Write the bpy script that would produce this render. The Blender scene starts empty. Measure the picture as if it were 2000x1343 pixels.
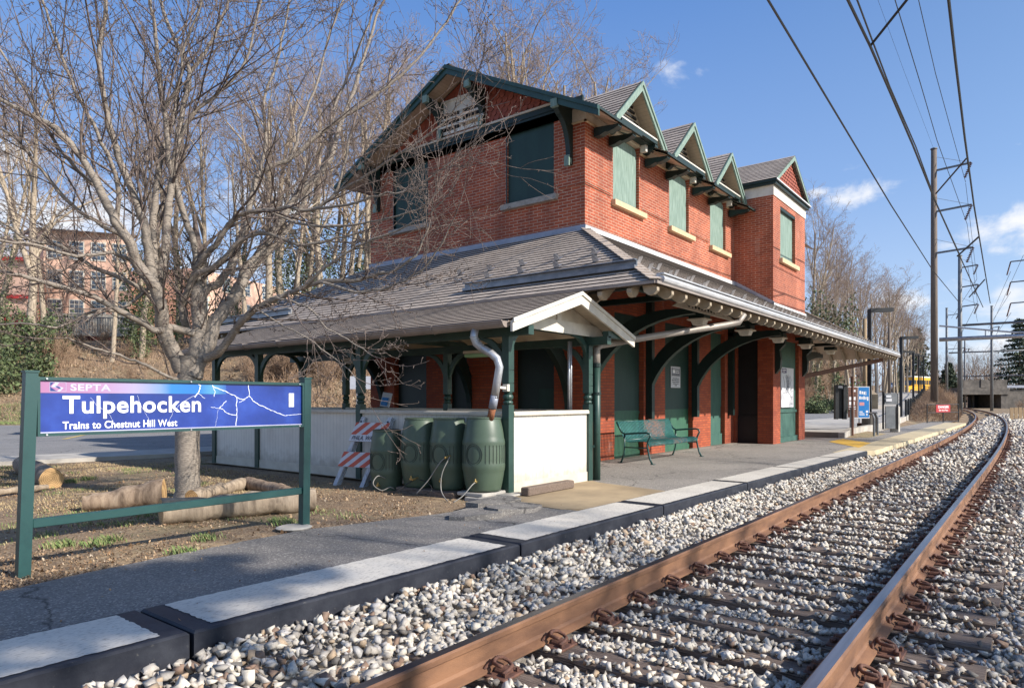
import bpy, math, random
import numpy as np
from mathutils import Vector, Matrix, noise
R = math.radians
rnd = random.Random(7)
# ------------------------------------------------------------------ camera, world, sun, exposure
sc = bpy.context.scene
col = sc.collection
CZ, CA = 1.22, R(37.96)
cam = bpy.data.objects.new("camera", bpy.data.cameras.new("camera"))
col.objects.link(cam)
cam.location = (0, 0, CZ)
cam.rotation_euler = (R(90), 0, CA - R(90))
cam.data.sensor_width = 36.0
cam.data.lens = 1320.0 / 2000.0 * 36.0
cam.data.shift_y = (781.0 - 671.5) / 2000.0
cam.data.clip_start = 0.05
cam.data.clip_end = 3000
sc.camera = cam

SUN_EL = 32.6
SUN_DIR = Vector((0.20, -1.0, 0.655)).normalized()          # towards the sun
world = bpy.data.worlds.new("World"); sc.world = world; world.use_nodes = True
wt = world.node_tree; wt.nodes.clear()
def wn(t, **k):
    n = wt.nodes.new(t)
    for a, b in k.items(): setattr(n, a, b)
    return n
wl = wt.links.new
sky = wn('ShaderNodeTexSky', sky_type='NISHITA', sun_disc=False)
sky.sun_elevation = R(SUN_EL); sky.sun_rotation = math.atan2(SUN_DIR.x, SUN_DIR.y)
sky.air_density = 1.0; sky.dust_density = 0.4; sky.ozone_density = 2.5; sky.altitude = 50
tc = wn('ShaderNodeTexCoord')
def view_dir(px, py):
    k = (px - 1000) / 1320.0
    return Vector((math.cos(CA) + k * math.sin(CA), math.sin(CA) - k * math.cos(CA), (781 - py) / 1320.0)).normalized()
# real clouds: small puffs, each round its own direction of the sky
spots = [(1300,146,.062,.85),(1362,143,.03,.7),(1333,200,.022,.45),(1595,375,.028,.8),(1682,380,.058,1.05),(1745,378,.02,.7),(1668,330,.03,.25),(1965,440,.080,1.0),(2060,445,.1,1.1),(1955,487,.028,.8),
         (1775,590,.07,.9),(1830,650,.06,.85),(1900,600,.05,.6),(1985,570,.06,.75),(1650,590,.06,.6),(1730,560,.03,.5),(1940,680,.08,.85),(1870,560,.05,.7),(1990,660,.08,.9),(1800,700,.07,.8),(1850,480,.03,.6),
         (60,420,.15,1.0),(250,420,.14,.9),(20,300,.08,.8),(560,400,.16,.9),(420,330,.08,.5),(650,280,.10,.8),(700,200,.05,.5),(820,70,.06,.35),(430,520,.15,.8),(-100,350,.15,1.0),(2200,600,.2,1.0),(-400,400,.3,.9)]
acc = None
for px, py, rad, amt in spots:
    d = view_dir(px, py)
    sub = wn('ShaderNodeVectorMath', operation='SUBTRACT'); sub.inputs[1].default_value = d
    wl(tc.outputs['Generated'], sub.inputs[0])
    sc_ = wn('ShaderNodeVectorMath', operation='MULTIPLY'); sc_.inputs[1].default_value = (1, 1, 2.6); wl(sub.outputs[0], sc_.inputs[0])
    ln = wn('ShaderNodeVectorMath', operation='LENGTH'); wl(sc_.outputs[0], ln.inputs[0])
    mr = wn('ShaderNodeMapRange', interpolation_type='SMOOTHSTEP')
    mr.inputs[1].default_value = 0; mr.inputs[2].default_value = rad * 1.25
    mr.inputs[3].default_value = amt; mr.inputs[4].default_value = 0
    wl(ln.outputs['Value'], mr.inputs[0])
    if acc is None: acc = mr.outputs[0]
    else:
        mx = wn('ShaderNodeMath', operation='MAXIMUM'); wl(acc, mx.inputs[0]); wl(mr.outputs[0], mx.inputs[1]); acc = mx.outputs[0]
mp = wn('ShaderNodeMapping'); mp.inputs['Scale'].default_value = (1, 1, 1.9); wl(tc.outputs['Generated'], mp.inputs[0])
nz = wn('ShaderNodeTexNoise'); nz.inputs['Scale'].default_value = 17; nz.inputs['Detail'].default_value = 9; nz.inputs['Roughness'].default_value = .6
nz.inputs['Distortion'].default_value = .35
wl(mp.outputs[0], nz.inputs[0])
ad = wn('ShaderNodeMath', operation='MULTIPLY_ADD'); ad.inputs[1].default_value = 2.3; ad.inputs[2].default_value = -1.28; wl(nz.outputs[0], ad.inputs[0])
a2 = wn('ShaderNodeMath', operation='ADD'); wl(ad.outputs[0], a2.inputs[0]); wl(acc, a2.inputs[1])
cr = wn('ShaderNodeMapRange', interpolation_type='SMOOTHSTEP'); cr.inputs[1].default_value = .25; cr.inputs[2].default_value = 1.15; wl(a2.outputs[0], cr.inputs[0])
# haze of the low sky: real air gets paler towards the horizon
sx = wn('ShaderNodeSeparateXYZ'); wl(tc.outputs['Generated'], sx.inputs[0])
hz = wn('ShaderNodeValToRGB'); wl(sx.outputs[2], hz.inputs[0]); K_ = 1/.191
els = hz.color_ramp.elements
while len(els) < 5: els.new(.5)
for e_, (p_, c_) in zip(els, ((0, (.60, .74, .97)), (.12, (.48, .64, .94)), (.28, (.27, .455, .85)), (.50, (.13, .30, .72)), (1, (.07, .19, .55)))): e_.position = p_; e_.color = (c_[0]*K_, c_[1]*K_, c_[2]*K_, 1)
mxh = wn('ShaderNodeMix', data_type='RGBA'); sdot = wn('ShaderNodeVectorMath', operation='DOT_PRODUCT'); sdot.inputs[1].default_value = SUN_DIR; wl(tc.outputs['Generated'], sdot.inputs[0])
smr = wn('ShaderNodeMapRange', interpolation_type='SMOOTHSTEP'); smr.inputs[1].default_value = .0; smr.inputs[2].default_value = .75; smr.inputs[3].default_value = .82; smr.inputs[4].default_value = .05
wl(sdot.outputs['Value'], smr.inputs[0]); wl(smr.outputs[0], mxh.inputs[0])      # the sky round the sun stays the brighter model sky
wl(hz.outputs[0], mxh.inputs[7]); wl(sky.outputs[0], mxh.inputs[6])
mxc = wn('ShaderNodeMix', data_type='RGBA'); mxc.inputs[7].default_value = (5.1, 5.2, 5.45, 1)
wl(cr.outputs[0], mxc.inputs[0]); wl(mxh.outputs[2], mxc.inputs[6])
bg = wn('ShaderNodeBackground'); bg.inputs[1].default_value = 0.135
wl(mxc.outputs[2], bg.inputs[0])
wo = wn('ShaderNodeOutputWorld'); wl(bg.outputs[0], wo.inputs[0])

sl = bpy.data.lights.new("sun", 'SUN'); sl.energy = 5.0; sl.angle = R(0.55); sl.color = (1, .935, .85)
so = bpy.data.objects.new("sun", sl); col.objects.link(so)
so.rotation_euler = SUN_DIR.to_track_quat('Z', 'Y').to_euler()
sc.view_settings.view_transform = 'Standard'; sc.view_settings.look = 'None'
sc.view_settings.exposure = 0.5; sc.view_settings.gamma = 1
sc.cycles.max_bounces = 6; sc.cycles.diffuse_bounces = 3; sc.cycles.glossy_bounces = 2; sc.cycles.transparent_max_bounces = 4

# ------------------------------------------------------------------ materials
def new_mat(name):
    m = bpy.data.materials.new(name); m.use_nodes = True
    nt = m.node_tree; b = nt.nodes['Principled BSDF']
    return m, nt, b
def N(nt, t, **k):
    n = nt.nodes.new(t)
    for a, b in k.items(): setattr(n, a, b)
    return n
def c4(c): return (c[0], c[1], c[2], 1)
def ramp(nt, stops, src):
    r = N(nt, 'ShaderNodeValToRGB'); e = r.color_ramp.elements
    while len(e) < len(stops): e.new(.5)
    for i, (p, c) in enumerate(stops): e[i].position = p; e[i].color = c4(c)
    nt.links.new(src, r.inputs[0]); return r.outputs[0]
def mixc(nt, f, a, b, mode='MIX'):
    m = N(nt, 'ShaderNodeMix', data_type='RGBA', blend_type=mode)
    for i, v in ((0, f), (6, a), (7, b)):
        if isinstance(v, bpy.types.NodeSocket): nt.links.new(v, m.inputs[i])
        elif i == 0: m.inputs[0].default_value = v
        else: m.inputs[i].default_value = c4(v)
    return m.outputs[2]
def noise_t(nt, scale, detail=4, rough=.55, coord='Object', stretch=None, dist=0):
    t = N(nt, 'ShaderNodeTexCoord'); n = N(nt, 'ShaderNodeTexNoise')
    n.inputs['Scale'].default_value = scale; n.inputs['Detail'].default_value = detail; n.inputs['Roughness'].default_value = rough
    n.inputs['Distortion'].default_value = dist
    if stretch:
        m = N(nt, 'ShaderNodeMapping'); m.inputs['Scale'].default_value = stretch
        nt.links.new(t.outputs[coord], m.inputs[0]); nt.links.new(m.outputs[0], n.inputs[0])
    else: nt.links.new(t.outputs[coord], n.inputs[0])
    return n.outputs[0]
def bump(nt, b, h, strength=.4, dist=.01):
    u = N(nt, 'ShaderNodeBump'); u.inputs['Strength'].default_value = strength; u.inputs['Distance'].default_value = dist
    nt.links.new(h, u.inputs['Height']); nt.links.new(u.outputs[0], b.inputs['Normal'])
def simple(name, c1, c2=None, scale=6, rough=.6, metal=0, bmp=0, stretch=None, lo=.35, hi=.65, detail=5, bscale=None, spec=None, coord='Object', dist=0):
    m, nt, b = new_mat(name)
    if c2 is None: c2 = tuple(x * .78 for x in c1)
    n = noise_t(nt, scale, detail, .6, coord, stretch, dist)
    nt.links.new(ramp(nt, [(lo, c2), (hi, c1)], n), b.inputs['Base Color'])
    b.inputs['Roughness'].default_value = rough; b.inputs['Metallic'].default_value = metal
    if spec is not None: b.inputs['Specular IOR Level'].default_value = spec
    if bmp: bump(nt, b, noise_t(nt, bscale or scale * 4, 5, .65, coord, stretch), bmp)
    return m
def brick_mat(name, c1, c2, dark, mortar, bw=.205, rh=.0608, ms=.0075):
    m, nt, b = new_mat(name)
    t = N(nt, 'ShaderNodeTexCoord'); k = N(nt, 'ShaderNodeTexBrick')
    k.inputs['Scale'].default_value = 1; k.inputs['Brick Width'].default_value = bw; k.inputs['Row Height'].default_value = rh
    k.inputs['Mortar Size'].default_value = ms; k.inputs['Mortar Smooth'].default_value = .3; k.inputs['Bias'].default_value = -.1
    k.inputs['Color1'].default_value = c4(c1); k.inputs['Color2'].default_value = c4(c2); k.inputs['Mortar'].default_value = c4(mortar)
    nt.links.new(t.outputs['UV'], k.inputs[0])
    big = noise_t(nt, 1.1, 7, .68, stretch=(1, 1, .38))
    c = mixc(nt, ramp(nt, [(.40, (0, 0, 0)), (.68, (.72, .72, .72))], big), k.outputs[0], dark)
    sm = noise_t(nt, 14, 4, .6)
    c = mixc(nt, ramp(nt, [(.3, (0, 0, 0)), (.75, (.4, .4, .4))], sm), c, tuple(x * .55 for x in c1))
    ef = noise_t(nt, 1.7, 5, .7, stretch=(1.0, 1.0, .6))       # pale salts blooming on the brick
    c = mixc(nt, ramp(nt, [(.60, (0, 0, 0)), (.78, (.32, .32, .32))], ef), c, (.55, .42, .36))
    nt.links.new(c, b.inputs['Base Color']); b.inputs['Roughness'].default_value = .8
    u = N(nt, 'ShaderNodeBump', invert=True); u.inputs['Strength'].default_value = .5; u.inputs['Distance'].default_value = .006
    nt.links.new(k.outputs[1], u.inputs['Height']); nt.links.new(u.outputs[0], b.inputs['Normal'])
    return m
def board_mat(name, c1, c2, w, axis='u', depth=.004, rough=.55, dirt=None):
    # tongue and groove boards: narrow dark joints every w metres along u (or v) of the metre UVs
    m, nt, b = new_mat(name)
    t = N(nt, 'ShaderNodeTexCoord'); s = N(nt, 'ShaderNodeSeparateXYZ'); nt.links.new(t.outputs['UV'], s.inputs[0])
    mm = N(nt, 'ShaderNodeMath', operation='PINGPONG'); mm.inputs[1].default_value = w / 2
    nt.links.new(s.outputs[0 if axis == 'u' else 1], mm.inputs[0])
    g = N(nt, 'ShaderNodeMapRange'); g.inputs[1].default_value = 0; g.inputs[2].default_value = depth
    nt.links.new(mm.outputs[0], g.inputs[0])
    n = noise_t(nt, 3, 6, .65)
    c = ramp(nt, [(.35, c2), (.65, c1)], n)
    if dirt: c = mixc(nt, ramp(nt, [(.5, (0, 0, 0)), (.75, (.7, .7, .7))], noise_t(nt, 2.2, 6, .7, stretch=(1, 1, .25))), c, dirt)
    c = mixc(nt, g.outputs[0], tuple(x * .45 for x in c1), c)
    if dirt:      # mud splashed along the foot of the boards
        so_ = N(nt, 'ShaderNodeSeparateXYZ'); nt.links.new(t.outputs['Object'], so_.inputs[0]); a = N(nt, 'ShaderNodeMath', operation='MULTIPLY_ADD'); a.inputs[1].default_value = .55; nt.links.new(noise_t(nt, 7, 7, .7), a.inputs[0]); nt.links.new(so_.outputs[2], a.inputs[2])
        c = mixc(nt, ramp(nt, [(.40, (.55, .55, .55)), (.62, (0, 0, 0))], a.outputs[0]), c, (.30, .235, .165))
    nt.links.new(c, b.inputs['Base Color']); b.inputs['Roughness'].default_value = rough
    bump(nt, b, g.outputs[0], .5, .004)
    return m
M = {}
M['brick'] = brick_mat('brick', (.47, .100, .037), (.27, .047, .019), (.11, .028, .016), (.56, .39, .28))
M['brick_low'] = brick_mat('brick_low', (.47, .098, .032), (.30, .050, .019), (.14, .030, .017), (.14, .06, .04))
M['scallop'] = simple('scallop', (.34, .085, .045), (.24, .055, .034), 5, .7, bmp=.2)
M['scallop_edge'] = simple('scallop_edge', (.07, .018, .011), (.04, .012, .008), 5, .8)
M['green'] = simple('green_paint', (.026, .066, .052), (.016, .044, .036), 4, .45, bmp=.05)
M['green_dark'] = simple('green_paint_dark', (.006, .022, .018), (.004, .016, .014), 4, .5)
M['board_green'] = simple('weathered_board', (.22, .30, .255), (.13, .20, .165), 9, .7, bmp=.15, stretch=(3, 3, .35), lo=.38, hi=.62)
M['board_dark'] = simple('dark_board', (.013, .046, .038), (.009, .034, .029), 2, .6, bmp=.05, stretch=(2, 2, .5))  # dark boards; on the doorways this tone stands for the canopy shade
M['door_green'] = simple('door_green', (.038, .125, .072), (.028, .095, .06), 3, .55, stretch=(3, 3, .5))
M['board_low'] = simple('low_board', (.052, .13, .10), (.036, .098, .08), 5, .65, bmp=.06, stretch=(3, 3, .4))
M['cream'] = simple('cream_paint', (.62, .56, .46), (.52, .46, .37), 5, .6, bmp=.05)
M['cream_board'] = board_mat('cream_board', (.56, .47, .35), (.46, .38, .28), .085, 'v')
M['soffit'] = board_mat('soffit_board', (.50, .38, .27), (.42, .31, .22), .08, 'v')
M['panel'] = board_mat('panel_board', (.74, .70, .62), (.66, .62, .55), .085, 'u', dirt=(.55, .49, .42), rough=.5)
M['white'] = simple('white_paint', (.68, .64, .56), (.56, .52, .45), 6, .5)
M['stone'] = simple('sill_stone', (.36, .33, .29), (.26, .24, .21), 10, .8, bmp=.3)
M['sill_cream'] = simple('sill_painted', (.60, .46, .28), (.48, .36, .22), 8, .7)
M['soffit_paint'] = simple('soffit_paint', (.40, .325, .235), (.30, .245, .175), 6, .7)
M['lead'] = simple('lead_flashing', (.34, .36, .42), (.25, .27, .33), 3, .5, metal=.3)
M['flash_white'] = simple('painted_flashing', (.66, .66, .66), (.56, .56, .56), 3, .5)
M['gutter_white'] = simple('gutter_metal', (.62, .62, .63), (.44, .44, .45), 2.5, .42, metal=.35, stretch=(1, 4, 4))
M['zinc'] = simple('zinc', (.30, .31, .33), (.20, .21, .23), 5, .42, metal=.75)
M['gutter_brown'] = simple('gutter_brown', (.34, .285, .25), (.24, .20, .175), 2.5, .5, metal=.2, stretch=(1, 1, 1))
M['pipe_tan'] = simple('pipe_tan', (.34, .30, .26), (.24, .21, .18), 3, .5, metal=.2)
M['galv'] = simple('galvanised', (.55, .56, .58), (.36, .37, .39), 7, .38, metal=.6)
M['rust'] = simple('rust', (.30, .115, .045), (.17, .06, .028), 14, .85, bmp=.2)
M['black'] = simple('black', (.010, .011, .012), (.006, .006, .007), 3, .6)
M['iron'] = simple('black_iron', (.030, .032, .036), (.018, .02, .022), 5, .5, metal=.3)
M['steel_grey'] = simple('steel_grey', (.20, .21, .22), (.13, .14, .15), 3, .6, metal=.3)
M['pole_wood'] = simple('pole_wood', (.19, .15, .122), (.11, .085, .068), 5, .85, bmp=.3, stretch=(6, 6, .3))
def shingle_mat():
    m, nt, b = new_mat('roof_shingle')
    t = N(nt, 'ShaderNodeTexCoord'); k = N(nt, 'ShaderNodeTexBrick')
    k.inputs['Scale'].default_value = 1; k.inputs['Brick Width'].default_value = .30; k.inputs['Row Height'].default_value = .142
    k.inputs['Mortar Size'].default_value = .0035; k.inputs['Mortar Smooth'].default_value = .1
    k.inputs['Color1'].default_value = (.54, .45, .37, 1); k.inputs['Color2'].default_value = (.39, .325, .27, 1); k.inputs['Mortar'].default_value = (.03, .025, .022, 1)
    nt.links.new(t.outputs['UV'], k.inputs[0])
    n = noise_t(nt, 1.3, 6, .6)
    c = mixc(nt, ramp(nt, [(.4, (0, 0, 0)), (.75, (.5, .5, .5))], n), k.outputs[0], (.20, .155, .13))
    n2 = noise_t(nt, 60, 3, .6)
    c = mixc(nt, ramp(nt, [(.3, (0, 0, 0)), (.8, (.4, .4, .4))], n2), c, (.27, .235, .21))
    nt.links.new(c, b.inputs['Base Color']); b.inputs['Roughness'].default_value = .85
    bump(nt, b, n2, .3, .004)
    return m
M['shingle'] = shingle_mat()
M['shingle_edge'] = simple('shingle_butt', (.045, .036, .032), (.03, .024, .02), 8, .9)
def asphalt(name, c1, c2, agg, cracks=True):
    m, nt, b = new_mat(name)
    big = noise_t(nt, .7, 6, .6)
    c = ramp(nt, [(.35, c2), (.65, c1)], big)
    t = N(nt, 'ShaderNodeTexCoord'); v = N(nt, 'ShaderNodeTexVoronoi'); v.inputs['Scale'].default_value = 95
    nt.links.new(t.outputs['Object'], v.inputs[0])
    s = N(nt, 'ShaderNodeSeparateColor'); nt.links.new(v.outputs['Color'], s.inputs[0])
    c = mixc(nt, ramp(nt, [(.72, (0, 0, 0)), (.95, (.75, .75, .75))], s.outputs[0]), c, agg)
    c = mixc(nt, ramp(nt, [(.0, (.6, .6, .6)), (.3, (0, 0, 0))], s.outputs[1]), c, tuple(x * .4 for x in c2))
    if cracks:
        v2 = N(nt, 'ShaderNodeTexVoronoi', feature='DISTANCE_TO_EDGE'); v2.inputs['Scale'].default_value = .42
        ds = N(nt, 'ShaderNodeVectorMath', operation='MULTIPLY_ADD'); nn = N(nt, 'ShaderNodeTexNoise'); nn.inputs['Scale'].default_value = 1.6; nn.inputs['Detail'].default_value = 6
        nt.links.new(t.outputs['Object'], nn.inputs[0]); nt.links.new(nn.outputs['Color'], ds.inputs[0]); ds.inputs[1].default_value = (.8, .8, .8); nt.links.new(t.outputs['Object'], ds.inputs[2])
        nt.links.new(ds.outputs[0], v2.inputs[0])
        c = mixc(nt, ramp(nt, [(.0, (.8, .8, .8)), (.006, (0, 0, 0))], v2.outputs['Distance']), c, (.02, .018, .016))
    nt.links.new(c, b.inputs['Base Color']); b.inputs['Roughness'].default_value = .9
    bump(nt, b, s.outputs[0], .35, .004)
    return m
M['asphalt'] = asphalt('asphalt', (.275, .248, .22), (.20, .182, .163), (.50, .46, .40))
M['bridge_concrete'] = simple('bridge_concrete', (.17, .15, .13), (.08, .072, .064), 1.2, .9, bmp=.2, detail=9)
M['asphalt_path'] = asphalt('asphalt_path', (.19, .175, .16), (.14, .13, .12), (.38, .35, .31))
M['road'] = asphalt('road_asphalt', (.23, .222, .215), (.175, .17, .168), (.32, .31, .29))
M['concrete'] = simple('concrete', (.46, .43, .38), (.34, .31, .27), 2.2, .85, bmp=.25, bscale=30, detail=9)
M['concrete_tan'] = simple('concrete_tan', (.40, .30, .18), (.24, .18, .11), 1.3, .9, bmp=.3, bscale=30, detail=10)
M['concrete_old'] = simple('concrete_old', (.27, .24, .20), (.12, .105, .09), .7, .9, bmp=.2, detail=9)
def coping_mat():
    m, nt, b = new_mat('platform_coping')
    n = noise_t(nt, 1.1, 8, .65)
    c = ramp(nt, [(.35, (.50, .46, .40)), (.62, (.62, .575, .50))], n)
    c = mixc(nt, ramp(nt, [(.58, (0, 0, 0)), (.72, (.55, .55, .55))], noise_t(nt, 2.6, 9, .72)), c, (.30, .265, .225))
    f = noise_t(nt, 55, 4, .6, stretch=(.5, 1.6, 1))
    c = mixc(nt, ramp(nt, [(.33, (.75, .75, .75)), (.47, (0, 0, 0))], f), c, (.24, .22, .20))
    nt.links.new(c, b.inputs['Base Color']); b.inputs['Roughness'].default_value = .85
    bump(nt, b, f, .5, .004)
    return m
M['coping'] = coping_mat()
def navy_mat():
    m, nt, b = new_mat('navy_paint')
    t = N(nt, 'ShaderNodeTexCoord'); s = N(nt, 'ShaderNodeSeparateXYZ'); nt.links.new(t.outputs['Object'], s.inputs[0])
    n = noise_t(nt, 6, 8, .7)
    c = ramp(nt, [(.4, (.018, .020, .029)), (.7, (.040, .043, .054))], n)
    # the paint stops in a ragged line above the ballast, bare concrete below
    a = N(nt, 'ShaderNodeMath', operation='MULTIPLY_ADD'); a.inputs[1].default_value = .22; nt.links.new(n, a.inputs[0]); nt.links.new(s.outputs[2], a.inputs[2])
    g = N(nt, 'ShaderNodeMapRange'); g.inputs[1].default_value = -.075; g.inputs[2].default_value = -.055; nt.links.new(a.outputs[0], g.inputs[0])
    c = mixc(nt, g.outputs[0], (.25, .235, .215), c)
    sp = noise_t(nt, 38, 4, .7)
    c = mixc(nt, ramp(nt, [(.64, (0, 0, 0)), (.72, (.5, .5, .5))], sp), c, (.16, .15, .13))
    nt.links.new(c, b.inputs['Base Color']); b.inputs['Roughness'].default_value = .6; b.inputs['Specular IOR Level'].default_value = .3
    bump(nt, b, sp, .25, .004)
    return m
M['navy'] = navy_mat()
M['tactile'] = simple('tactile_tan', (.58, .48, .30), (.44, .36, .23), 3, .8, bmp=.2, bscale=60)
M['tactile_yellow'] = simple('tactile_yellow', (.70, .42, .05), (.55, .32, .05), 8, .7)
M['rail'] = simple('rail_rust', (.25, .125, .064), (.105, .050, .029), 2.2, .75, bmp=.2, bscale=50, stretch=(1, 3, 3), detail=9, lo=.3, hi=.62)
M['rail_top'] = simple('rail_polish', (.36, .35, .36), (.22, .20, .20), 3, .28, metal=.9, stretch=(.3, 6, 1))
M['clip'] = simple('clip_rust', (.17, .075, .045), (.09, .042, .030), 25, .8, bmp=.3)
def wood_tie():
    m, nt, b = new_mat('tie_wood')
    n = noise_t(nt, 9, 8, .7, stretch=(14, 1, 14), coord='Object')
    oi = N(nt, 'ShaderNodeObjectInfo')
    c = ramp(nt, [(.34, (.045, .032, .025)), (.52, (.17, .12, .092)), (.70, (.32, .25, .20))], n)
    c = mixc(nt, mixc(nt, .55, oi.outputs['Random'], (0, 0, 0)), c, (.21, .155, .115))
    c = mixc(nt, ramp(nt, [(.38, (.85, .85, .85)), (.46, (0, 0, 0))], noise_t(nt, 5, 8, .6, stretch=(22, .6, 22))), c, (.012, .008, .007))
    nt.links.new(c, b.inputs['Base Color']); b.inputs['Roughness'].default_value = .8
    bump(nt, b, n, .8, .012)
    return m
M['tie'] = wood_tie()
def stone_mat(name, stops):
    m, nt, b = new_mat(name)
    g = N(nt, 'ShaderNodeNewGeometry')
    r = N(nt, 'ShaderNodeValToRGB'); e = r.color_ramp.elements; r.color_ramp.interpolation = 'CONSTANT'
    while len(e) < len(stops): e.new(.5)
    for i, (p, c) in enumerate(stops): e[i].position = p; e[i].color = c4(c)
    nt.links.new(g.outputs['Random Per Island'], r.inputs[0])
    n = noise_t(nt, 22, 5, .7)
    c = mixc(nt, ramp(nt, [(.4, (0, 0, 0)), (.7, (.45, .45, .45))], n), r.outputs[0], (.22, .18, .14))
    nt.links.new(c, b.inputs['Base Color']); b.inputs['Roughness'].default_value = .8
    bump(nt, b, noise_t(nt, 70, 3, .6), .3, .004)
    return m
W, G1, G2, TN, BR, DK = (.66, .60, .50), (.50, .455, .39), (.35, .32, .28), (.42, .31, .205), (.23, .145, .10), (.13, .12, .11)
M['stone_light'] = stone_mat('ballast_light', [(0, W), (.42, (.50, .48, .45)), (.62, G1), (.76, TN), (.81, G2), (.91, BR), (.95, DK)])
M['stone_mixed'] = stone_mat('ballast_mixed', [(0, W), (.22, (.47, .44, .41)), (.38, G1), (.52, TN), (.60, G2), (.76, BR), (.87, DK)])
M['stone_dark'] = stone_mat('ballast_dark', [(0, (.50, .48, .45)), (.18, G1), (.36, G2), (.56, TN), (.63, BR), (.78, DK)])
M['bed'] = simple('ballast_bed', (.46, .42, .37), (.24, .21, .175), 20, .95, bmp=.8, bscale=24, detail=6)
M['dirt'] = simple('dirt', (.26, .19, .115), (.11, .074, .046), 1.6, .95, bmp=.6, bscale=14, detail=10)
M['leaf_dead'] = stone_mat('dead_leaf', [(0, (.34, .22, .12)), (.3, (.25, .15, .08)), (.55, (.42, .30, .18)), (.75, (.16, .09, .05)), (.9, (.50, .40, .27))])
M['chips'] = stone_mat('wood_chip', [(0, (.36, .23, .125)), (.3, (.22, .125, .062)), (.55, (.13, .075, .042)), (.78, (.46, .32, .19)), (.95, (.60, .48, .34))])
M['ivy'] = stone_mat('ivy_leaf', [(0, (.055, .095, .026)), (.35, (.09, .14, .04)), (.65, (.036, .062, .02)), (.85, (.15, .18, .07))])
M['pine'] = stone_mat('pine_needles', [(0, (.03, .06, .025)), (.4, (.045, .085, .04)), (.7, (.022, .045, .022))])
M['straw'] = stone_mat('straw_blade', [(0, (.44, .33, .17)), (.4, (.34, .24, .12)), (.7, (.54, .42, .24)), (.9, (.24, .20, .08))])
M['grassblade'] = stone_mat('grass_blade', [(0, (.12, .20, .045)), (.4, (.20, .26, .08)), (.7, (.38, .32, .16)), (.9, (.08, .14, .03))])
def bark(name, c1, c2, c3, bands=False, sc_=8):
    m, nt, b = new_mat(name)
    n = noise_t(nt, sc_, 7, .65, stretch=(1, 1, 5.5) if bands else (3, 3, .5))
    c = ramp(nt, [(.30, c3), (.47, c2), (.68, c1)], n)
    nt.links.new(c, b.inputs['Base Color']); b.inputs['Roughness'].default_value = .7 if bands else .9
    bump(nt, b, n, .6, .015)
    return m
M['bark_cherry'] = bark('bark_cherry', (.38, .325, .265), (.23, .195, .16), (.085, .065, .055), True, 26)
M['twig_cherry'] = bark('twig_cherry', (.24, .185, .16), (.13, .10, .085), (.05, .036, .032))
M['bark_grey'] = bark('bark_grey', (.50, .41, .31), (.31, .25, .18), (.12, .09, .065))
M['twig_grey'] = bark('twig_grey', (.40, .31, .25), (.27, .20, .16), (.14, .10, .08))
M['brush'] = bark('dry_brush', (.50, .36, .24), (.33, .22, .145), (.18, .115, .075))
M['log_bark'] = bark('log_bark', (.40, .30, .21), (.24, .17, .115), (.09, .06, .04), False, 5)
M['log_bare'] = bark('log_bare', (.40, .32, .235), (.27, .21, .15), (.12, .09, .065), False, 5)
def log_end():
    m, nt, b = new_mat('log_end')
    t = N(nt, 'ShaderNodeTexCoord'); w = N(nt, 'ShaderNodeTexWave', wave_type='RINGS', rings_direction='SPHERICAL'); w.inputs['Scale'].default_value = 14; w.inputs['Distortion'].default_value = 2.5; w.inputs['Detail'].default_value = 3
    nt.links.new(t.outputs['Object'], w.inputs[0])
    nt.links.new(ramp(nt, [(0, (.34, .19, .08)), (1, (.58, .38, .17))], w.outputs[0]), b.inputs['Base Color']); b.inputs['Roughness'].default_value = .8
    return m
M['log_end'] = log_end()
M['barrel'] = simple('barrel_plastic', (.082, .118, .078), (.060, .090, .062), 2.2, .42, bmp=.03, bscale=60)
M['barrel_groove'] = simple('barrel_groove', (.022, .034, .024), (.016, .026, .018), 3, .6)
M['orange'] = simple('reflective_orange', (.62, .115, .05), (.50, .09, .045), 8, .5)
M['sign_white'] = simple('sign_white', (.66, .66, .68), (.58, .58, .61), 8, .5)
M['bar_wood'] = simple('painted_timber', (.52, .54, .58), (.26, .26, .27), 7, .7, bmp=.3, stretch=(2, 2, .6), lo=.3, hi=.5)
M['hose'] = simple('hose_white', (.30, .285, .26), (.20, .19, .175), 9, .5)
M['hose_black'] = simple('hose_black', (.02, .02, .02), (.012, .012, .012), 9, .5)
M['brass'] = simple('brass', (.55, .40, .16), (.40, .28, .11), 9, .4, metal=.7)
M['post_green'] = simple('sign_post_green', (.008, .040, .042), (.014, .060, .058), 9, .42, bmp=.05, lo=.5, hi=.8)
M['bench'] = simple('bench_teal', (.040, .165, .155), (.028, .12, .118), 6, .35)
M['bench_frame'] = simple('bench_frame', (.016, .075, .070), (.010, .05, .048), 6, .35)
M['bench_worn'] = simple('bench_worn', (.17, .16, .14), (.035, .145, .165), 11, .5, lo=.42, hi=.55)
M['pink_wall'] = simple('pink_brick_wall', (.74, .49, .37), (.62, .39, .29), .5, .85, detail=8)
M['roof_grey'] = simple('pale_roof', (.42, .39, .40), (.32, .30, .31), 1, .8)
M['red_paint'] = simple('red_paint', (.42, .035, .03), (.30, .025, .022), 2, .5)
M['maroon'] = simple('maroon_wall', (.15, .035, .03), (.09, .022, .02), 1, .7)
M['bus'] = simple('bus_yellow', (.80, .42, .02), (.72, .36, .02), 2, .35)
M['bus_white'] = simple('bus_roof', (.75, .70, .60), (.7, .65, .55), 2, .4)
M['car_white'] = simple('car_silver', (.72, .74, .77), (.66, .68, .7), 2, .25, metal=.3)
M['car_dark'] = simple('car_dark', (.03, .032, .036), (.02, .022, .025), 2, .25)
M['tyre'] = simple('tyre', (.015, .015, .016), (.01, .01, .01), 5, .8)
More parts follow.
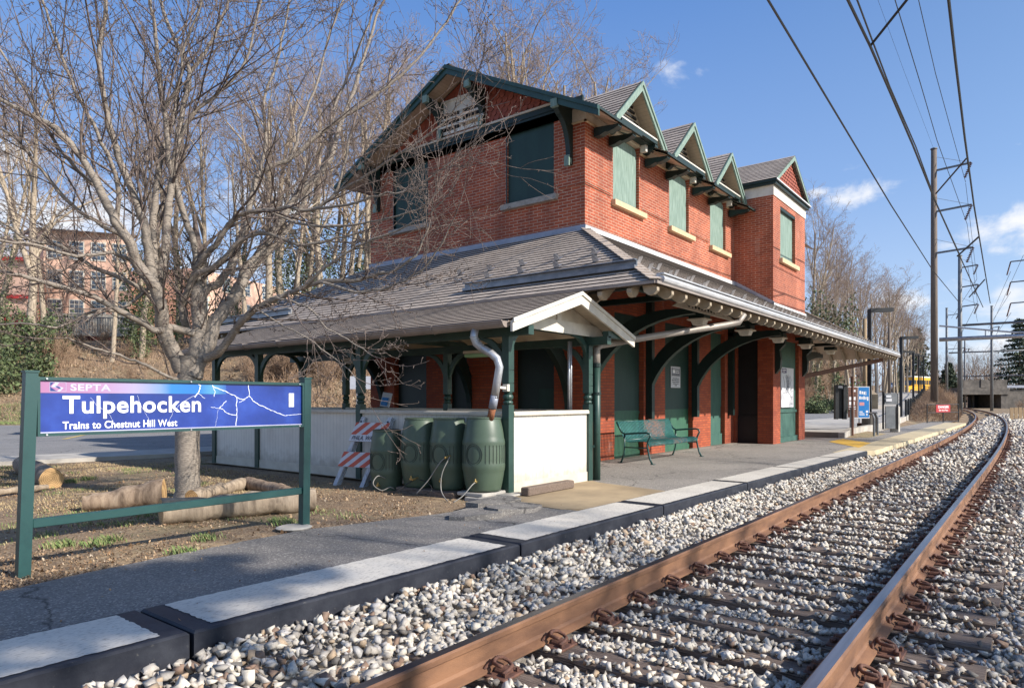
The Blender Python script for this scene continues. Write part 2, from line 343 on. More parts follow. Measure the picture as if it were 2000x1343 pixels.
M['glass'] = simple('window_glass', (.10, .14, .19), (.04, .05, .07), 2, .08, spec=.8)
M['fence_wood'] = simple('fence_wood', (.36, .25, .14), (.24, .165, .095), 5, .85, stretch=(6, 6, .5))
M['fixture'] = simple('lamp_glass', (.62, .58, .50), (.45, .42, .36), 6, .4)
M['paper'] = simple('paper_white', (.62, .63, .66), (.54, .55, .58), 5, .6)
M['ink'] = simple('ink_dark', (.04, .04, .05), (.03, .03, .035), 5, .6)
M['ink_grey'] = simple('ink_grey', (.20, .21, .24), (.16, .17, .2), 5, .6)
M['ink_purple'] = simple('ink_purple', (.05, .03, .12), (.04, .025, .1), 5, .6)
M['poster_blue'] = simple('poster_blue', (.015, .20, .55), (.012, .17, .48), 3, .35)
M['poster_brown'] = simple('poster_brown', (.20, .09, .06), (.10, .05, .04), 12, .4)
M['poster_pink'] = simple('poster_pink', (.65, .30, .32), (.6, .26, .28), 3, .4)
M['danger_red'] = simple('danger_red', (.42, .02, .025), (.34, .016, .02), 3, .5)
M['text_white'] = simple('text_white', (.80, .80, .82), (.70, .71, .75), 30, .4, lo=.25, hi=.45)
M['text_fade'] = simple('text_faded', (.46, .45, .60), (.40, .40, .54), 20, .4)
M['logo_navy'] = simple('logo_navy', (.014, .04, .20), (.01, .03, .16), 5, .4)
M['crack'] = simple('crack_pale', (.78, .80, .90), (.62, .66, .82), 20, .6)
M['line_yellow'] = simple('road_yellow', (.62, .45, .12), (.4, .3, .12), 6, .8)
def panel_blue():
    m, nt, b = new_mat('sign_blue'); n = noise_t(nt, 2.2, 6, .6)
    nt.links.new(ramp(nt, [(.3, (.010, .028, .16)), (.55, (.017, .046, .26)), (.75, (.034, .085, .39))], n), b.inputs['Base Color']); b.inputs['Roughness'].default_value = .3
    return m
M['sign_blue'] = panel_blue()
def strip_mat():
    m, nt, b = new_mat('sign_faded_strip'); t = N(nt, 'ShaderNodeTexCoord'); s = N(nt, 'ShaderNodeSeparateXYZ'); nt.links.new(t.outputs['Object'], s.inputs[0])
    d = N(nt, 'ShaderNodeMath', operation='MULTIPLY_ADD'); d.inputs[1].default_value = .04; nt.links.new(noise_t(nt, 9, 5, .6), d.inputs[0]); nt.links.new(s.outputs[0], d.inputs[2])
    g = N(nt, 'ShaderNodeMapRange'); g.inputs[1].default_value = .02; g.inputs[2].default_value = 1.62; nt.links.new(d.outputs[0], g.inputs[0])
    nt.links.new(ramp(nt, [(0, (.34, .15, .29)), (.24, (.36, .20, .35)), (.40, (.33, .29, .46)), (.52, (.16, .25, .47)), (.58, (.02, .17, .50)), (.72, (.02, .15, .46)), (.80, (.07, .26, .42)), (.88, (.025, .08, .34)), (1, (.024, .046, .30))], g.outputs[0]), b.inputs['Base Color'])
    b.inputs['Roughness'].default_value = .35
    return m
M['sign_strip'] = strip_mat()

# ------------------------------------------------------------------ mesh helpers
class MB:
    def __init__(s): s.v = []; s.f = []; s.m = []; s.c = []
    def add(s, vs, fs, m=0):
        if not vs: return s
        o = len(s.v); s.c.append((o, len(s.f))); s.v += [tuple(p) for p in vs]; s.f += [tuple(i + o for i in f) for f in fs]; s.m += [m] * len(fs); return s
    def box(s, x0, x1, y0, y1, z0, z1, m=0):
        return s.add([(x0,y0,z0),(x1,y0,z0),(x1,y1,z0),(x0,y1,z0),(x0,y0,z1),(x1,y0,z1),(x1,y1,z1),(x0,y1,z1)],
                     [(0,3,2,1),(4,5,6,7),(0,1,5,4),(1,2,6,5),(2,3,7,6),(3,0,4,7)], m)
    def bbox(s, x0, x1, y0, y1, z0, z1, b=.008, m=0):      # bevelled box
        for (p, q, r, t, u, w) in ((x0,x1,y0+b,y1-b,z0+b,z1-b),): pass
        P = []
        def ring(z, i): return [(x0+i,y0+i+b,z),(x0+i+b,y0+i,z),(x1-i-b,y0+i,z),(x1-i,y0+i+b,z),(x1-i,y1-i-b,z),(x1-i-b,y1-i,z),(x0+i+b,y1-i,z),(x0+i,y1-i-b,z)]
        vs = ring(z0, b) + ring(z0+b, 0) + ring(z1-b, 0) + ring(z1, b); fs = [tuple(range(7, -1, -1)), tuple(range(24, 32))]
        for k in range(3):
            for i in range(8): j = (i+1) % 8; fs.append((k*8+i, k*8+j, k*8+8+j, k*8+8+i))
        return s.add(vs, fs, m)
    def beam(s, p, q, w, h, m=0, up=(0,0,1)):
        p, q, up = Vector(p), Vector(q), Vector(up); d = (q - p).normalized(); a = d.cross(up)
        if a.length < 1e-4: a = d.cross(Vector((1, 0, 0)))
        a.normalize(); b = a.cross(d).normalized(); a *= w / 2; b *= h / 2
        vs = [p-a-b, p+a-b, p+a+b, p-a+b, q-a-b, q+a-b, q+a+b, q-a+b]
        return s.add(vs, [(0,1,2,3),(7,6,5,4),(0,4,5,1),(1,5,6,2),(2,6,7,3),(3,7,4,0)], m)
    def tube(s, pts, rad, n=8, cap=True, m=0):
        pts = [Vector(p) for p in pts]; k = len(pts)
        rs = rad if isinstance(rad, (list, tuple)) else [rad] * k
        t0 = (pts[1] - pts[0]).normalized(); a = t0.cross(Vector((0, 0, 1)))
        if a.length < .05: a = t0.cross(Vector((1, 0, 0)))
        a.normalize(); vs = []
        for i in range(k):
            t = (pts[min(i+1, k-1)] - pts[max(i-1, 0)])
            if t.length < 1e-9: t = t0
            t.normalize(); a = (a - t * a.dot(t)); a = a.normalized() if a.length > 1e-6 else t.orthogonal().normalized(); b = t.cross(a)
            for j in range(n):
                c, d = math.cos(2*math.pi*j/n), math.sin(2*math.pi*j/n); vs.append(pts[i] + (a*c + b*d) * rs[i])
        fs = []
        for i in range(k-1):
            for j in range(n): l = (j+1) % n; fs.append((i*n+j, i*n+l, (i+1)*n+l, (i+1)*n+j))
        if cap: fs += [tuple(range(n-1, -1, -1)), tuple((k-1)*n + j for j in range(n))]
        return s.add(vs, fs, m)
    def prism(s, poly, vec, m=0):
        n = len(poly); poly = [Vector(p) for p in poly]; vec = Vector(vec)
        fs = [tuple(range(n-1, -1, -1)), tuple(range(n, 2*n))] + [(i, (i+1) % n, n+(i+1) % n, n+i) for i in range(n)]
        return s.add(poly + [p + vec for p in poly], fs, m)
    def lathe(s, prof, c, n=24, m=0):
        vs = []; c = Vector(c)
        for r, z in prof: vs += [c + Vector((r*math.cos(2*math.pi*j/n), r*math.sin(2*math.pi*j/n), z)) for j in range(n)]
        fs = [((i*n+j), i*n+(j+1) % n, (i+1)*n+(j+1) % n, (i+1)*n+j) for i in range(len(prof)-1) for j in range(n)]
        fs += [tuple(range(n-1, -1, -1)), tuple((len(prof)-1)*n + j for j in range(n))]
        return s.add(vs, fs, m)
    def quad(s, *p, m=0): return s.add(p, [tuple(range(len(p)))], m)
    def build(s, name, mats, parent=None, smooth=False, loc=None, uv=True, recalc=True):
        base = Vector((0, 0, 0))
        if parent is not None: base = Vector(parent['_b'])
        elif loc is not None: base = Vector(loc)
        me = bpy.data.meshes.new(name)
        me.from_pydata([(p[0]-base.x, p[1]-base.y, p[2]-base.z) for p in s.v], [], s.f)
        for k in (mats if isinstance(mats, (list, tuple)) else [mats]): me.materials.append(M[k])
        me.polygons.foreach_set('material_index', s.m)
        if smooth: me.polygons.foreach_set('use_smooth', [True] * len(s.f))
        if uv:
            ul = me.uv_layers.new(name='UVMap').data
            for p in me.polygons:
                n = p.normal; ax, ay, az = abs(n.x), abs(n.y), abs(n.z)
                if az > .985: U, V = Vector((1, 0, 0)), Vector((0, 1, 0))
                else: U = Vector((-n.y, n.x, 0)).normalized(); V = n.cross(U)
                if V.z < 0: V = -V
                for li in p.loop_indices:
                    q = Vector(s.v[me.loops[li].vertex_index]); ul[li].uv = (q.dot(U), q.dot(V))
        me.update()
        o = bpy.data.objects.new(name, me); col.objects.link(o)
        if parent is not None: o.parent = parent; o['_b'] = tuple(parent['_b'])
        else: o.location = base; o['_b'] = tuple(base)
        return o
def builds(s, name, mats, parent=None, **k):      # every separate piece becomes a part of its own
    out = None; n = len(s.c)
    for i in range(n):
        v0, f0 = s.c[i]; v1, f1 = s.c[i+1] if i+1 < n else (len(s.v), len(s.f)); m_ = MB(); m_.v = s.v[v0:v1]; m_.f = [tuple(j-v0 for j in f) for f in s.f[f0:f1]]; m_.m = s.m[f0:f1]; out = m_.build(name, mats, parent, **k)
    return out
MB.builds = builds
def tag(o, label, cat, group=None, kind=None):
    if label: o['label'] = label
    if cat: o['category'] = cat
    if group: o['group'] = group
    if kind: o['kind'] = kind
    return o
def thing(name, label, cat, loc, group=None):
    o = bpy.data.objects.new(name, None); col.objects.link(o); o.location = loc; o['_b'] = tuple(loc); o.empty_display_size = .2
    return tag(o, label, cat, group)
def copy_tree(o, parent=None):
    c = o.copy(); col.objects.link(c); c.parent = parent
    for ch in o.children: copy_tree(ch, c)
    return c
def place_copy(o, loc, rz=0, scl=None, label=None):
    c = copy_tree(o); c.location = loc; c.rotation_euler = (0, 0, rz)
    if scl: c.scale = (scl, scl, scl) if not isinstance(scl, tuple) else scl
    if label: c['label'] = label
    return c
def structure(o): o['kind'] = 'structure'; return o
def mesh_np(name, V, F, mat, loc=(0, 0, 0), smooth=False):
    me = bpy.data.meshes.new(name); k = F.shape[1]
    me.vertices.add(len(V)); me.vertices.foreach_set('co', V.astype(np.float32).ravel())
    me.loops.add(F.size); me.loops.foreach_set('vertex_index', F.astype(np.int32).ravel())
    me.polygons.add(len(F)); me.polygons.foreach_set('loop_start', np.arange(0, F.size, k, dtype=np.int32))
    me.polygons.foreach_set('loop_total', np.full(len(F), k, dtype=np.int32))
    if smooth: me.polygons.foreach_set('use_smooth', np.ones(len(F), dtype=bool))
    me.materials.append(M[mat]); me.update(calc_edges=True)
    o = bpy.data.objects.new(name, me); col.objects.link(o); o.location = loc; return o
def text_polys(body, origin, u, v, width, height, off=.0, track=1.0):
    # outline of a line of writing, fitted into width x height metres on the plane (u, v)
    cu = bpy.data.curves.new('t', 'FONT'); cu.body = body; cu.size = 1; cu.offset = off; cu.fill_mode = 'FRONT'; cu.space_character = track; cu.resolution_u = 4
    ob = bpy.data.objects.new('t', cu); col.objects.link(ob)
    bpy.context.view_layer.update()
    me = bpy.data.meshes.new_from_object(ob.evaluated_get(bpy.context.evaluated_depsgraph_get()))
    vs = [p.co.copy() for p in me.vertices]; fs = [tuple(p.vertices) for p in me.polygons]
    bpy.data.objects.remove(ob); bpy.data.curves.remove(cu); bpy.data.meshes.remove(me)
    x0, x1 = min(p.x for p in vs), max(p.x for p in vs); y0, y1 = min(p.y for p in vs), max(p.y for p in vs)
    o, u, v = Vector(origin), Vector(u), Vector(v)
    return [o + u * ((p.x-x0)/(x1-x0)*width) + v * ((p.y-y0)/(y1-y0)*height) for p in vs], fs
def lerp(a, b, t): return a + (b - a) * t
def interp(x, xs, ys): return float(np.interp(x, xs, ys))
def uz(px, py, z=0):
    d = 1320.*(CZ-z)/(py-781.); r = (px-1000.)/1320.*d; return Vector((d*math.cos(CA)+r*math.sin(CA), d*math.sin(CA)-r*math.cos(CA), z))
def ud(px, py, d):
    r = (px-1000.)/1320.*d; return Vector((d*math.cos(CA)+r*math.sin(CA), d*math.sin(CA)-r*math.cos(CA), CZ-(py-781.)/1320.*d))
# ------------------------------------------------------------------ terrain
def yoff(x): return 0.0 if x < 14 else (x - 14) ** 2 / 1500.0
PX = [-60, 24, 24.6, 34, 42, 50, 57, 73, 88, 105, 121, 400]; PZ = [0, 0, .10, .15, .18, .30, .50, 1.10, 1.85, 2.25, 2.45, 3.5]
def prof(x): return interp(x, PX, PZ)
FOOT = [(-80, 150), (-30, 100), (12.6, 41), (21, 29), (38, 17), (53, 13.8), (75, 16.5), (100, 20.5), (130, 25), (400, 70)]
FX = [p[0] for p in FOOT]; FY = [p[1] for p in FOOT]
def foot_dist(x, y):        # signed distance beyond the foot of the wooded bank
    best = 1e9; sgn = -1 if y < interp(x, FX, FY) else 1
    for (ax, ay), (bx, by) in zip(FOOT, FOOT[1:]):
        dx, dy = bx-ax, by-ay; t = max(0, min(1, ((x-ax)*dx+(y-ay)*dy)/(dx*dx+dy*dy)))
        best = min(best, math.hypot(x-ax-t*dx, y-ay-t*dy))
    return sgn * best
YFX = [24, 28.6, 40.7, 57.7, 73, 88.6, 121, 400]; YFY = [4.9, 5.03, 5.66, 7.2, 8.7, 10.2, 16, 80]
def fence_y(x): return interp(x, YFX, YFY)
def bank_h(d):
    if d <= 0: return 0
    return 6.6 * (1 - math.exp(-(d / 13.0) ** 1.25)) + .02 * d
def sstep(t): t = max(0., min(1., t)); return t*t*(3-2*t)
def ground_z(x, y):
    n = noise.noise(Vector((x*.22, y*.22, 0)))
    d = foot_dist(x, y)
    if x < 44.6 and y < 4.05: return -.34
    if y > 3.4:
        z = prof(x) if (x < 24 or y > fence_y(x)) or x > 44.5 else 0.0
        if d > 0: return z + bank_h(d) + n * min(1, d/6.) * .45 + noise.noise(Vector((x*.9, y*.9, 3))) * min(.14, d*.03)
        if x > 44:
            yt = 3.2 + yoff(x); yf = fence_y(x)
            if y < yf - .2:
                t = (y - yt) / max(.8, (yf - .2 - yt)); zb = -.26; top = max(prof(x) + .25, .55 + .02 * (x - 44))
                hump = top * sstep((x - 44) / 5.0)
                return lerp(zb, hump, sstep(t * 1.25)) + n * .12
        if y > 4.9 and x < 23.5 and y < 14: return z - .018 + .012 * noise.noise(Vector((x*.7, y*.7, 0)))
        return z - .012
    if x < 44.5: return -.26 + n * .015
    return -.26 + n*.015
def sheet(name, xs, ys, fz, mats, dz=0.0, kind='structure', uv=False, jit=0):
    nx, ny = len(xs), len(ys); b = MB()
    b.v = [(x, y, fz(x, y) + dz) for y in ys for x in xs]
    b.f = [(j*nx+i, j*nx+i+1, (j+1)*nx+i+1, (j+1)*nx+i) for j in range(ny-1) for i in range(nx-1)]; b.m = [0]*len(b.f)
    o = b.build(name, mats, uv=uv, smooth=True); o['kind'] = kind; return o
def frange(a, b, s):
    r = []; x = a
    while x < b - 1e-6: r.append(x); x += s
    return r + [b]
gx = frange(-60, -4, 4) + frange(-3, 50, .8)[0:] + frange(51, 140, 2) + frange(145, 420, 12)
gy = frange(-90, -6, 6) + frange(-5, 3.2, 1.0) + [3.42] + frange(4.2, 20, .8) + frange(21, 70, 1.6) + frange(74, 240, 8)
# leaf litter and soil: one sheet to the horizon
def ground_mat():
    m, nt, b = new_mat('ground_soil')
    t = N(nt, 'ShaderNodeTexCoord')
    n = noise_t(nt, .55, 8, .62); n2 = noise_t(nt, 9, 8, .7)
    c = ramp(nt, [(.32, (.10, .06, .034)), (.48, (.215, .135, .070)), (.64, (.40, .28, .15))], n)
    c = mixc(nt, ramp(nt, [(.35, (0, 0, 0)), (.62, (.75, .75, .75))], n2), c, (.080, .048, .028))
    gr = noise_t(nt, .35, 6, .7)
    c = mixc(nt, ramp(nt, [(.52, (0, 0, 0)), (.62, (.45, .45, .45))], gr), c, (.16, .17, .065))
    fine = noise_t(nt, 48, 5, .7)
    c = mixc(nt, ramp(nt, [(.48, (0, 0, 0)), (.60, (.8, .8, .8))], fine), c, (.40, .31, .21))
    nt.links.new(c, b.inputs['Base Color']); b.inputs['Roughness'].default_value = .95
    bump(nt, b, n2, .8, .03); return m
M['ground'] = ground_mat()
GZ = sheet('ground', gx, gy, ground_z, ['ground'])
# the ground under the far right trees, beyond the second track
# asphalt lot and road behind the station, running up to the bridge
def road_edge(x): return interp(x, FX, FY) - (1.2 if x > 30 else 4.5)
def road_strip(name, xs, ylo, yhi, mat, dz):
    b = MB(); n = 14
    for x in xs:
        a, c = ylo(x), yhi(x)
        for k in range(n+1): y = lerp(a, c, k/n); b.v.append((x, y, prof(x) + dz))
    for i in range(len(xs)-1):
        for k in range(n): b.f.append((i*(n+1)+k, (i+1)*(n+1)+k, (i+1)*(n+1)+k+1, i*(n+1)+k+1))
    b.m = [0]*len(b.f); return structure(b.build(name, mat, smooth=True, uv=False))
def walk_y(x): return interp(x, [-40, 4.1, 6.85, 8.0, 24], [30, 15.3, 14.75, 14.7, 14.6])
road_strip('road', frange(-40, 24, 2) , lambda x: walk_y(x) + 1.6, lambda x: road_edge(x), 'road', .006)
road_strip('road', [24.65] + frange(26, 125, 2), lambda x: min(fence_y(x) + .3, road_edge(x)-1), road_edge, 'road', .012)
# concrete apron beside the platform
road_strip('concrete_apron', frange(24.65, 92, 1), lambda x: 5.12 if x < 28.6 else fence_y(x) + .08, lambda x: interp(x, [24, 42, 68, 92], [10.6, 9.3, 12.2, 14.6]), 'concrete', .022)
# concrete walk along the near side of the road
b = MB()
xs = frange(-20, 24, 1.5)
for x in xs: y = walk_y(x); b.v += [(x, y, .07), (x, y+1.55, .07), (x, y+1.55, -.05), (x, y, -.05)]
for i in range(len(xs)-1):
    a = i*4; c = a+4; b.f += [(a, c, c+1, a+1), (a+1, c+1, c+2, a+2), (a+3, c+3, c, a)]
b.m = [0]*len(b.f); structure(b.build('pavement', 'concrete', uv=False))
b = MB()       # faded parking lines
for k in range(7): b.beam((-4 + k*3.0, 27.5 - k*.9, .014), (-1.6 + k*3.0, 31.5 - k*.9, .014), .12, .004)
structure(b.build('parking_lines', 'line_yellow', uv=False))
b = MB(); b.beam((27, 8.9, .132), (34, 8.2, .165), .10, .004); structure(b.build('painted_line', 'flash_white', uv=False))

# platform: asphalt sheet between the station and the coping
def cop_out(x): return 3.47 - .0165 * x
def cop_in(x): return 4.10 - .026 * x
def dirt_edge(x): return interp(x, [-8, 1.4, 2.4, 3.8, 4.8, 6.0, 6.3], [5.1, 5.22, 5.36, 5.45, 5.18, 4.9, 4.86])
b = MB(); xs = frange(-8, 6.3, .12)
for x in xs:
    e = dirt_edge(x) + .035 * noise.noise(Vector((x*3, 0, 0))) + .018 * noise.noise(Vector((x*11, 0, 0)))
    b.v += [(x, cop_in(x) - .004, .006), (x, lerp(cop_in(x), e, .6), .006), (x, e, .004), (x, e+.01, -.05)]
for i in range(len(xs)-1):
    a = i*4; c = a+4; b.f += [(a, c, c+1, a+1), (a+1, c+1, c+2, a+2), (a+2, c+2, c+3, a+3)]
b.m = [0]*len(b.f); structure(b.build('platform_path', 'asphalt_path', uv=False))
def yin_plat(x): return cop_in(x) - .004 if x < 17 else 3.78
b = MB(); xs = [8.3] + frange(8.6, 45, .6)
for x in xs:
    yt = 6.86 if x < 19.0 else (5.75 if x < 22.4 else (6.9 if x < 23.6 else 4.93))
    a0 = max(yin_plat(x), cop_in(x) - .004 if x < 17 else 3.62)
    zz = lambda y: .006
    for k in range(5): y = lerp(a0 if x > 8.5 else 3.90, yt, k/4.); b.v.append((x, y, zz(y)))
n = 5
for i in range(len(xs)-1):
    for k in range(4): b.f.append((i*n+k, (i+1)*n+k, (i+1)*n+k+1, i*n+k+1))
b.m = [0]*len(b.f); structure(b.build('platform', 'asphalt', uv=False))
# floor slab of old concrete in front of and under the shelter
b = MB(); b.add([(6.30, 4.89, .012), (6.25, 4.2, .012), (6.45, 3.96, .012), (8.35, 3.90, .012), (8.62, 5.1, .012), (8.9, 5.5, .012), (8.9, 12.9, .012), (6.7, 12.9, .012), (6.7, 5.2, .012),
      (6.30, 4.89, -.1), (6.25, 4.2, -.1), (6.45, 3.96, -.1)], [(0, 1, 2, 3, 4, 5, 6, 7, 8), (0, 9, 10, 1), (1, 10, 11, 2)])
structure(b.build('concrete_slab', 'concrete_tan', uv=False))
b = MB()      # broken asphalt patch lifting at the slab edge
prng = random.Random(3); ctr = (5.70, 4.68)
for k in range(3):
    cx, cy = [(5.35, 4.62), (5.85, 4.55), (5.95, 4.92)][k]; pts = []
    for a in range(9): t = a/9*2*math.pi; rr = prng.uniform(.24, .34); pts.append((cx + math.cos(t)*rr*1.25, cy + math.sin(t)*rr*.8, .0))
    top = [(x, y, .045 + .02*k + .02*math.sin(x*5)) for x, y, z in pts]; m_ = len(pts)
    b.add(pts + top, [tuple(range(m_, 2*m_))] + [(i, (i+1) % m_, m_+(i+1) % m_, m_+i) for i in range(m_)])
tag(b.build('broken_asphalt', 'asphalt_path', uv=False, loc=(5.7, 4.7, 0)), 'broken lifted slabs of asphalt at the corner of the shelter by the barrels', 'paving')
b = MB(); b.box(8.75, 10.9, 6.72, 6.86, -.05, .03); structure(b.build('pavement', 'concrete_old', uv=False))
b = MB(); b.box(11.2, 19.0, 6.70, 6.865, -.05, .016)
structure(b.build('pavement', 'concrete_old', uv=False))

# coping slabs (each ~2.7 m) with navy painted borders and faces
CXS = [-6.6, -3.85, -1.1, 1.73, 4.47, 7.09, 9.75, 12.4, 15.2, 17.6]
for a, c in zip(CXS, CXS[1:]):
    g = .012; x0, x1 = a + g, c - g
    o0, o1, i0, i1 = cop_out(a), cop_out(c), cop_in(a), cop_in(c)
    if a == 15.2: o1, i1 = 3.17, 3.62
    b = MB(); zt = .028 + rnd.uniform(-.004, .004); bv = .012
    b.add([(x0, o0, -.42), (x1, o1, -.42), (x1, i1, -.42), (x0, i0, -.42), (x0, o0, zt-bv), (x1, o1, zt-bv), (x1, i1, zt-bv), (x0, i0, zt-bv),
           (x0+bv, o0+bv, zt), (x1-bv, o1+bv, zt), (x1-bv, i1-bv, zt), (x0+bv, i0-bv, zt)],
          [(0,1,5,4), (1,2,6,5), (2,3,7,6), (3,0,4,7), (4,5,9,8), (5,6,10,9), (6,7,11,10), (7,4,8,11), (8,9,10,11)])
    # painted border on the top: ragged inner edge
    s = structure(b.build('platform_edge', 'navy', uv=False))
    t = MB(); wB, wS = .055, .12 if a < 5 else .05
    if a > 8: wB = .03
    loop = []
    def edge(p, q, n_):
        for k in range(n_):
            u = k / n_; x, y = lerp(p[0], q[0], u), lerp(p[1], q[1], u); j = rnd.uniform(-.006, .006)
            dx, dy = q[0]-p[0], q[1]-p[1]; L = math.hypot(dx, dy); loop.append((x - dy/L*j, y + dx/L*j, zt + .0035))
    P = [(x0+wS, lerp(o0, i0, wB/.63)), (x1-wS, lerp(o1, i1, wB/.63)), (x1-wS, i1-.03), (x0+wS, i0-.03)]
    edge(P[0], P[1], 90); edge(P[1], P[2], 24); edge(P[2], P[3], 90); edge(P[3], P[0], 24)
    t.add(loop, [tuple(range(len(loop)))]); structure(t.build('platform_edge_top', 'coping', uv=False))
# older tan edge with crumbling lip beyond the new slabs
b = MB(); xs = frange(16.9, 43, .25)
for x in xs:
    t_ = (x - 17.0) / 26.; yo = (3.30 if x < 18 else lerp(3.12, 2.98, t_)) + .05 * noise.noise(Vector((x*1.7, 2, 0))) + yoff(x)*.15
    yi = lerp(3.66, 3.86, t_) + .3 * (1 if x > 17.6 else 0) * 0
    b.v += [(x, yi + .12, .010), (x, yo, .010), (x, yo - .02, -.10), (x, yo + .12, -.30)]
for i in range(len(xs)-1):
    a = i*4; c = a+4; b.f += [(a, a+1, c+1, c), (a+1, a+2, c+2, c+1), (a+2, a+3, c+3, c+2)]
b.m = [0]*len(b.f); structure(b.build('platform_edge', 'tactile', uv=False))
b = MB(); b.add([(19.0, 3.62, .013), (21.3, 3.75, .013), (23.0, 4.84, .013), (21.2, 4.84, .013)], [(0, 1, 2, 3)])
structure(b.build('tactile_paving', 'tactile_yellow', uv=False))
# kerb wall between the platform and the apron
b = MB(); b.box(23.7, 24.0, 5.12, 11.5, -.1, .17); b.add([], [])
structure(b.build('kerb', 'concrete_old', uv=False))
b = MB(); xs = frange(23.7, 44, 1.2)
for x in xs: y = 4.93 if x < 28 else fence_y(x) - .12; b.v += [(x, y, -.1), (x, y, prof(x) + .17 if x > 24.5 else .17), (x, y+.19, prof(x) + .17 if x > 24.5 else .17), (x, y+.19, -.1)]
for i in range(len(xs)-1):
    a = i*4; c = a+4; b.f += [(a, c, c+1, a+1), (a+1, c+1, c+2, a+2), (a+2, c+2, c+3, a+3)]
b.f += [(0, 1, 2, 3)]; b.m = [0]*len(b.f); structure(b.build('kerb', 'concrete', uv=False))
tag(MB().bbox(29.0, 29.35, 5.35, 5.6, .15, .33, .02).build('timber_block', 'clip', loc=(29.1, 5.4, .15)), 'small rusty brown block lying on the concrete apron beside the kerb', 'block')
# dropped road kerb blocks behind the station, old timber sleepers edging
b = MB(); b.box(24.1, 24.5, 6.0, 11.4, -.02, .13); structure(b.build('kerb', 'log_bark', uv=False))
tag(MB().lathe([(.16, 0), (.17, .012), (.14, .022)], (3.80, 5.60, .0), 14).build('footing', 'concrete', loc=(3.8, 5.6, 0), uv=False), 'flat round concrete pad at the foot of the right sign post', 'footing')
# manhole-like gravel patch
# ------------------------------------------------------------------ track
TN_, TF_ = 2.262, .765       # near and far rail heads (y)
def rail_profile(side):
    # (offset, z) around a rail section, foot to head; z relative to the head top
    return [(-.068, -.172), (.068, -.172), (.068, -.160), (.020, -.145), (.010, -.130), (.010, -.050), (.034, -.036), (.036, -.010), (.026, -.001), (-.026, -.001), (-.036, -.010), (-.034, -.036), (-.010, -.050), (-.010, -.130), (-.020, -.145), (-.068, -.160)]
def make_rail(y0, label):
    pr = rail_profile(1); n = len(pr); xs = frange(-6, 40, 2.0) + frange(42, 150, 3); b = MB()
    for x in xs:
        yc = y0 + yoff(x); a = math.atan(2*max(0, x-14)/1500.)
        for o_, z_ in pr: b.v.append((x - math.sin(a)*o_, yc + math.cos(a)*o_, .012 + z_))
    for i in range(len(xs)-1):
        for k in range(n):
            k2 = (k+1) % n; b.f.append((i*n+k, (i+1)*n+k, (i+1)*n+k2, i*n+k2)); b.m.append(1 if k in (8,) else 0)
    o = b.build('rail', ['rail', 'rail_top'], uv=False, loc=(-6, y0, -.16)); tag(o, label, 'rail', 'running rails of the track'); return o
make_rail(TN_, 'rusty steel rail nearest the station platform')
make_rail(TF_, 'rusty steel rail on the side away from the platform')
# one tie with its plates and clips, then copies
def make_tie():
    r = thing('railway_tie', 'weathered timber tie lying in the ballast under the two rails', 'railway tie', (0, 1.515, -.172), 'timber ties under the rails')
    b = MB(); L = 1.30; xs = [(-.115, .115)]; ns = 14; rg = random.Random(5)
    for i in range(ns+1):
        y = 1.515 - L + 2*L*i/ns; j = [rg.uniform(-.006, .006) for _ in range(4)]
        b.v += [(-.113+j[0], y, -.36), (.113+j[1], y, -.36), (.116+j[1], y, -.182+j[2]*.5), (.105+j[1], y, -.1735+j[2]*.5), (-.105+j[0], y, -.1735+j[3]*.5), (-.116+j[0], y, -.182+j[3]*.5)]
    for i in range(ns):
        for k in range(6): k2 = (k+1) % 6; b.f.append((i*6+k, i*6+k2, (i+1)*6+k2, (i+1)*6+k))
    b.f += [(5, 4, 3, 2, 1, 0), tuple(ns*6+k for k in range(6))]; b.m = [0]*len(b.f); b.build('timber', 'tie', r, uv=False)
    for yr in (TN_, TF_):
        p = MB(); p.bbox(-.09, .09, yr-.19, yr+.19, -.174, -.160, .004)
        for sgn in (-1, 1):
            yy = yr + sgn*.105      # shoulder casting: a half round housing with two lugs
            pts = []
            for a in range(9):
                t = math.pi*a/8; pts.append((-.032*math.cos(t)*1.1, yy - sgn*.022, -.160 + .028*math.sin(t)))
            p.prism(pts, (0, sgn*.07, 0))
            p.tube([(-.05, yy+sgn*.062, -.165), (-.05, yy+sgn*.062, -.138)], .011, 6); p.tube([(.05, yy+sgn*.062, -.165), (.05, yy+sgn*.062, -.138)], .011, 6)
        pl = p.build('tie_plate', 'clip', r, uv=False)
        for sgn in (-1, 1):
            c = MB(); yy = yr + sgn*.105
            # spring clip: a round bar looping from the housing over onto the rail foot
            c.tube([(-.055, yy+sgn*.05, -.146), (.0, yy+sgn*.045, -.142), (.048, yy+sgn*.03, -.138), (.060, yy+sgn*.0, -.126), (.050, yy-sgn*.032, -.112), (.024, yy-sgn*.046, -.106), (-.005, yy-sgn*.044, -.110), (-.026, yy-sgn*.03, -.118), (-.042, yy+sgn*.01, -.116), (-.050, yy+sgn*.04, -.112)], .0105, 7)
            c.tube([(.024, yy-sgn*.05, -.108), (.0, yy-sgn*.06, -.124), (-.035, yy-sgn*.066, -.138), (-.07, yy-sgn*.06, -.142)], [.012, .013, .012, .007], 6)
            c.build('rail_clip', 'clip', r, smooth=True, uv=False)
    return r
tie = make_tie()
xs, x = [], .1
while x < 128: xs.append(x); x += .515 if x < 40 else .56
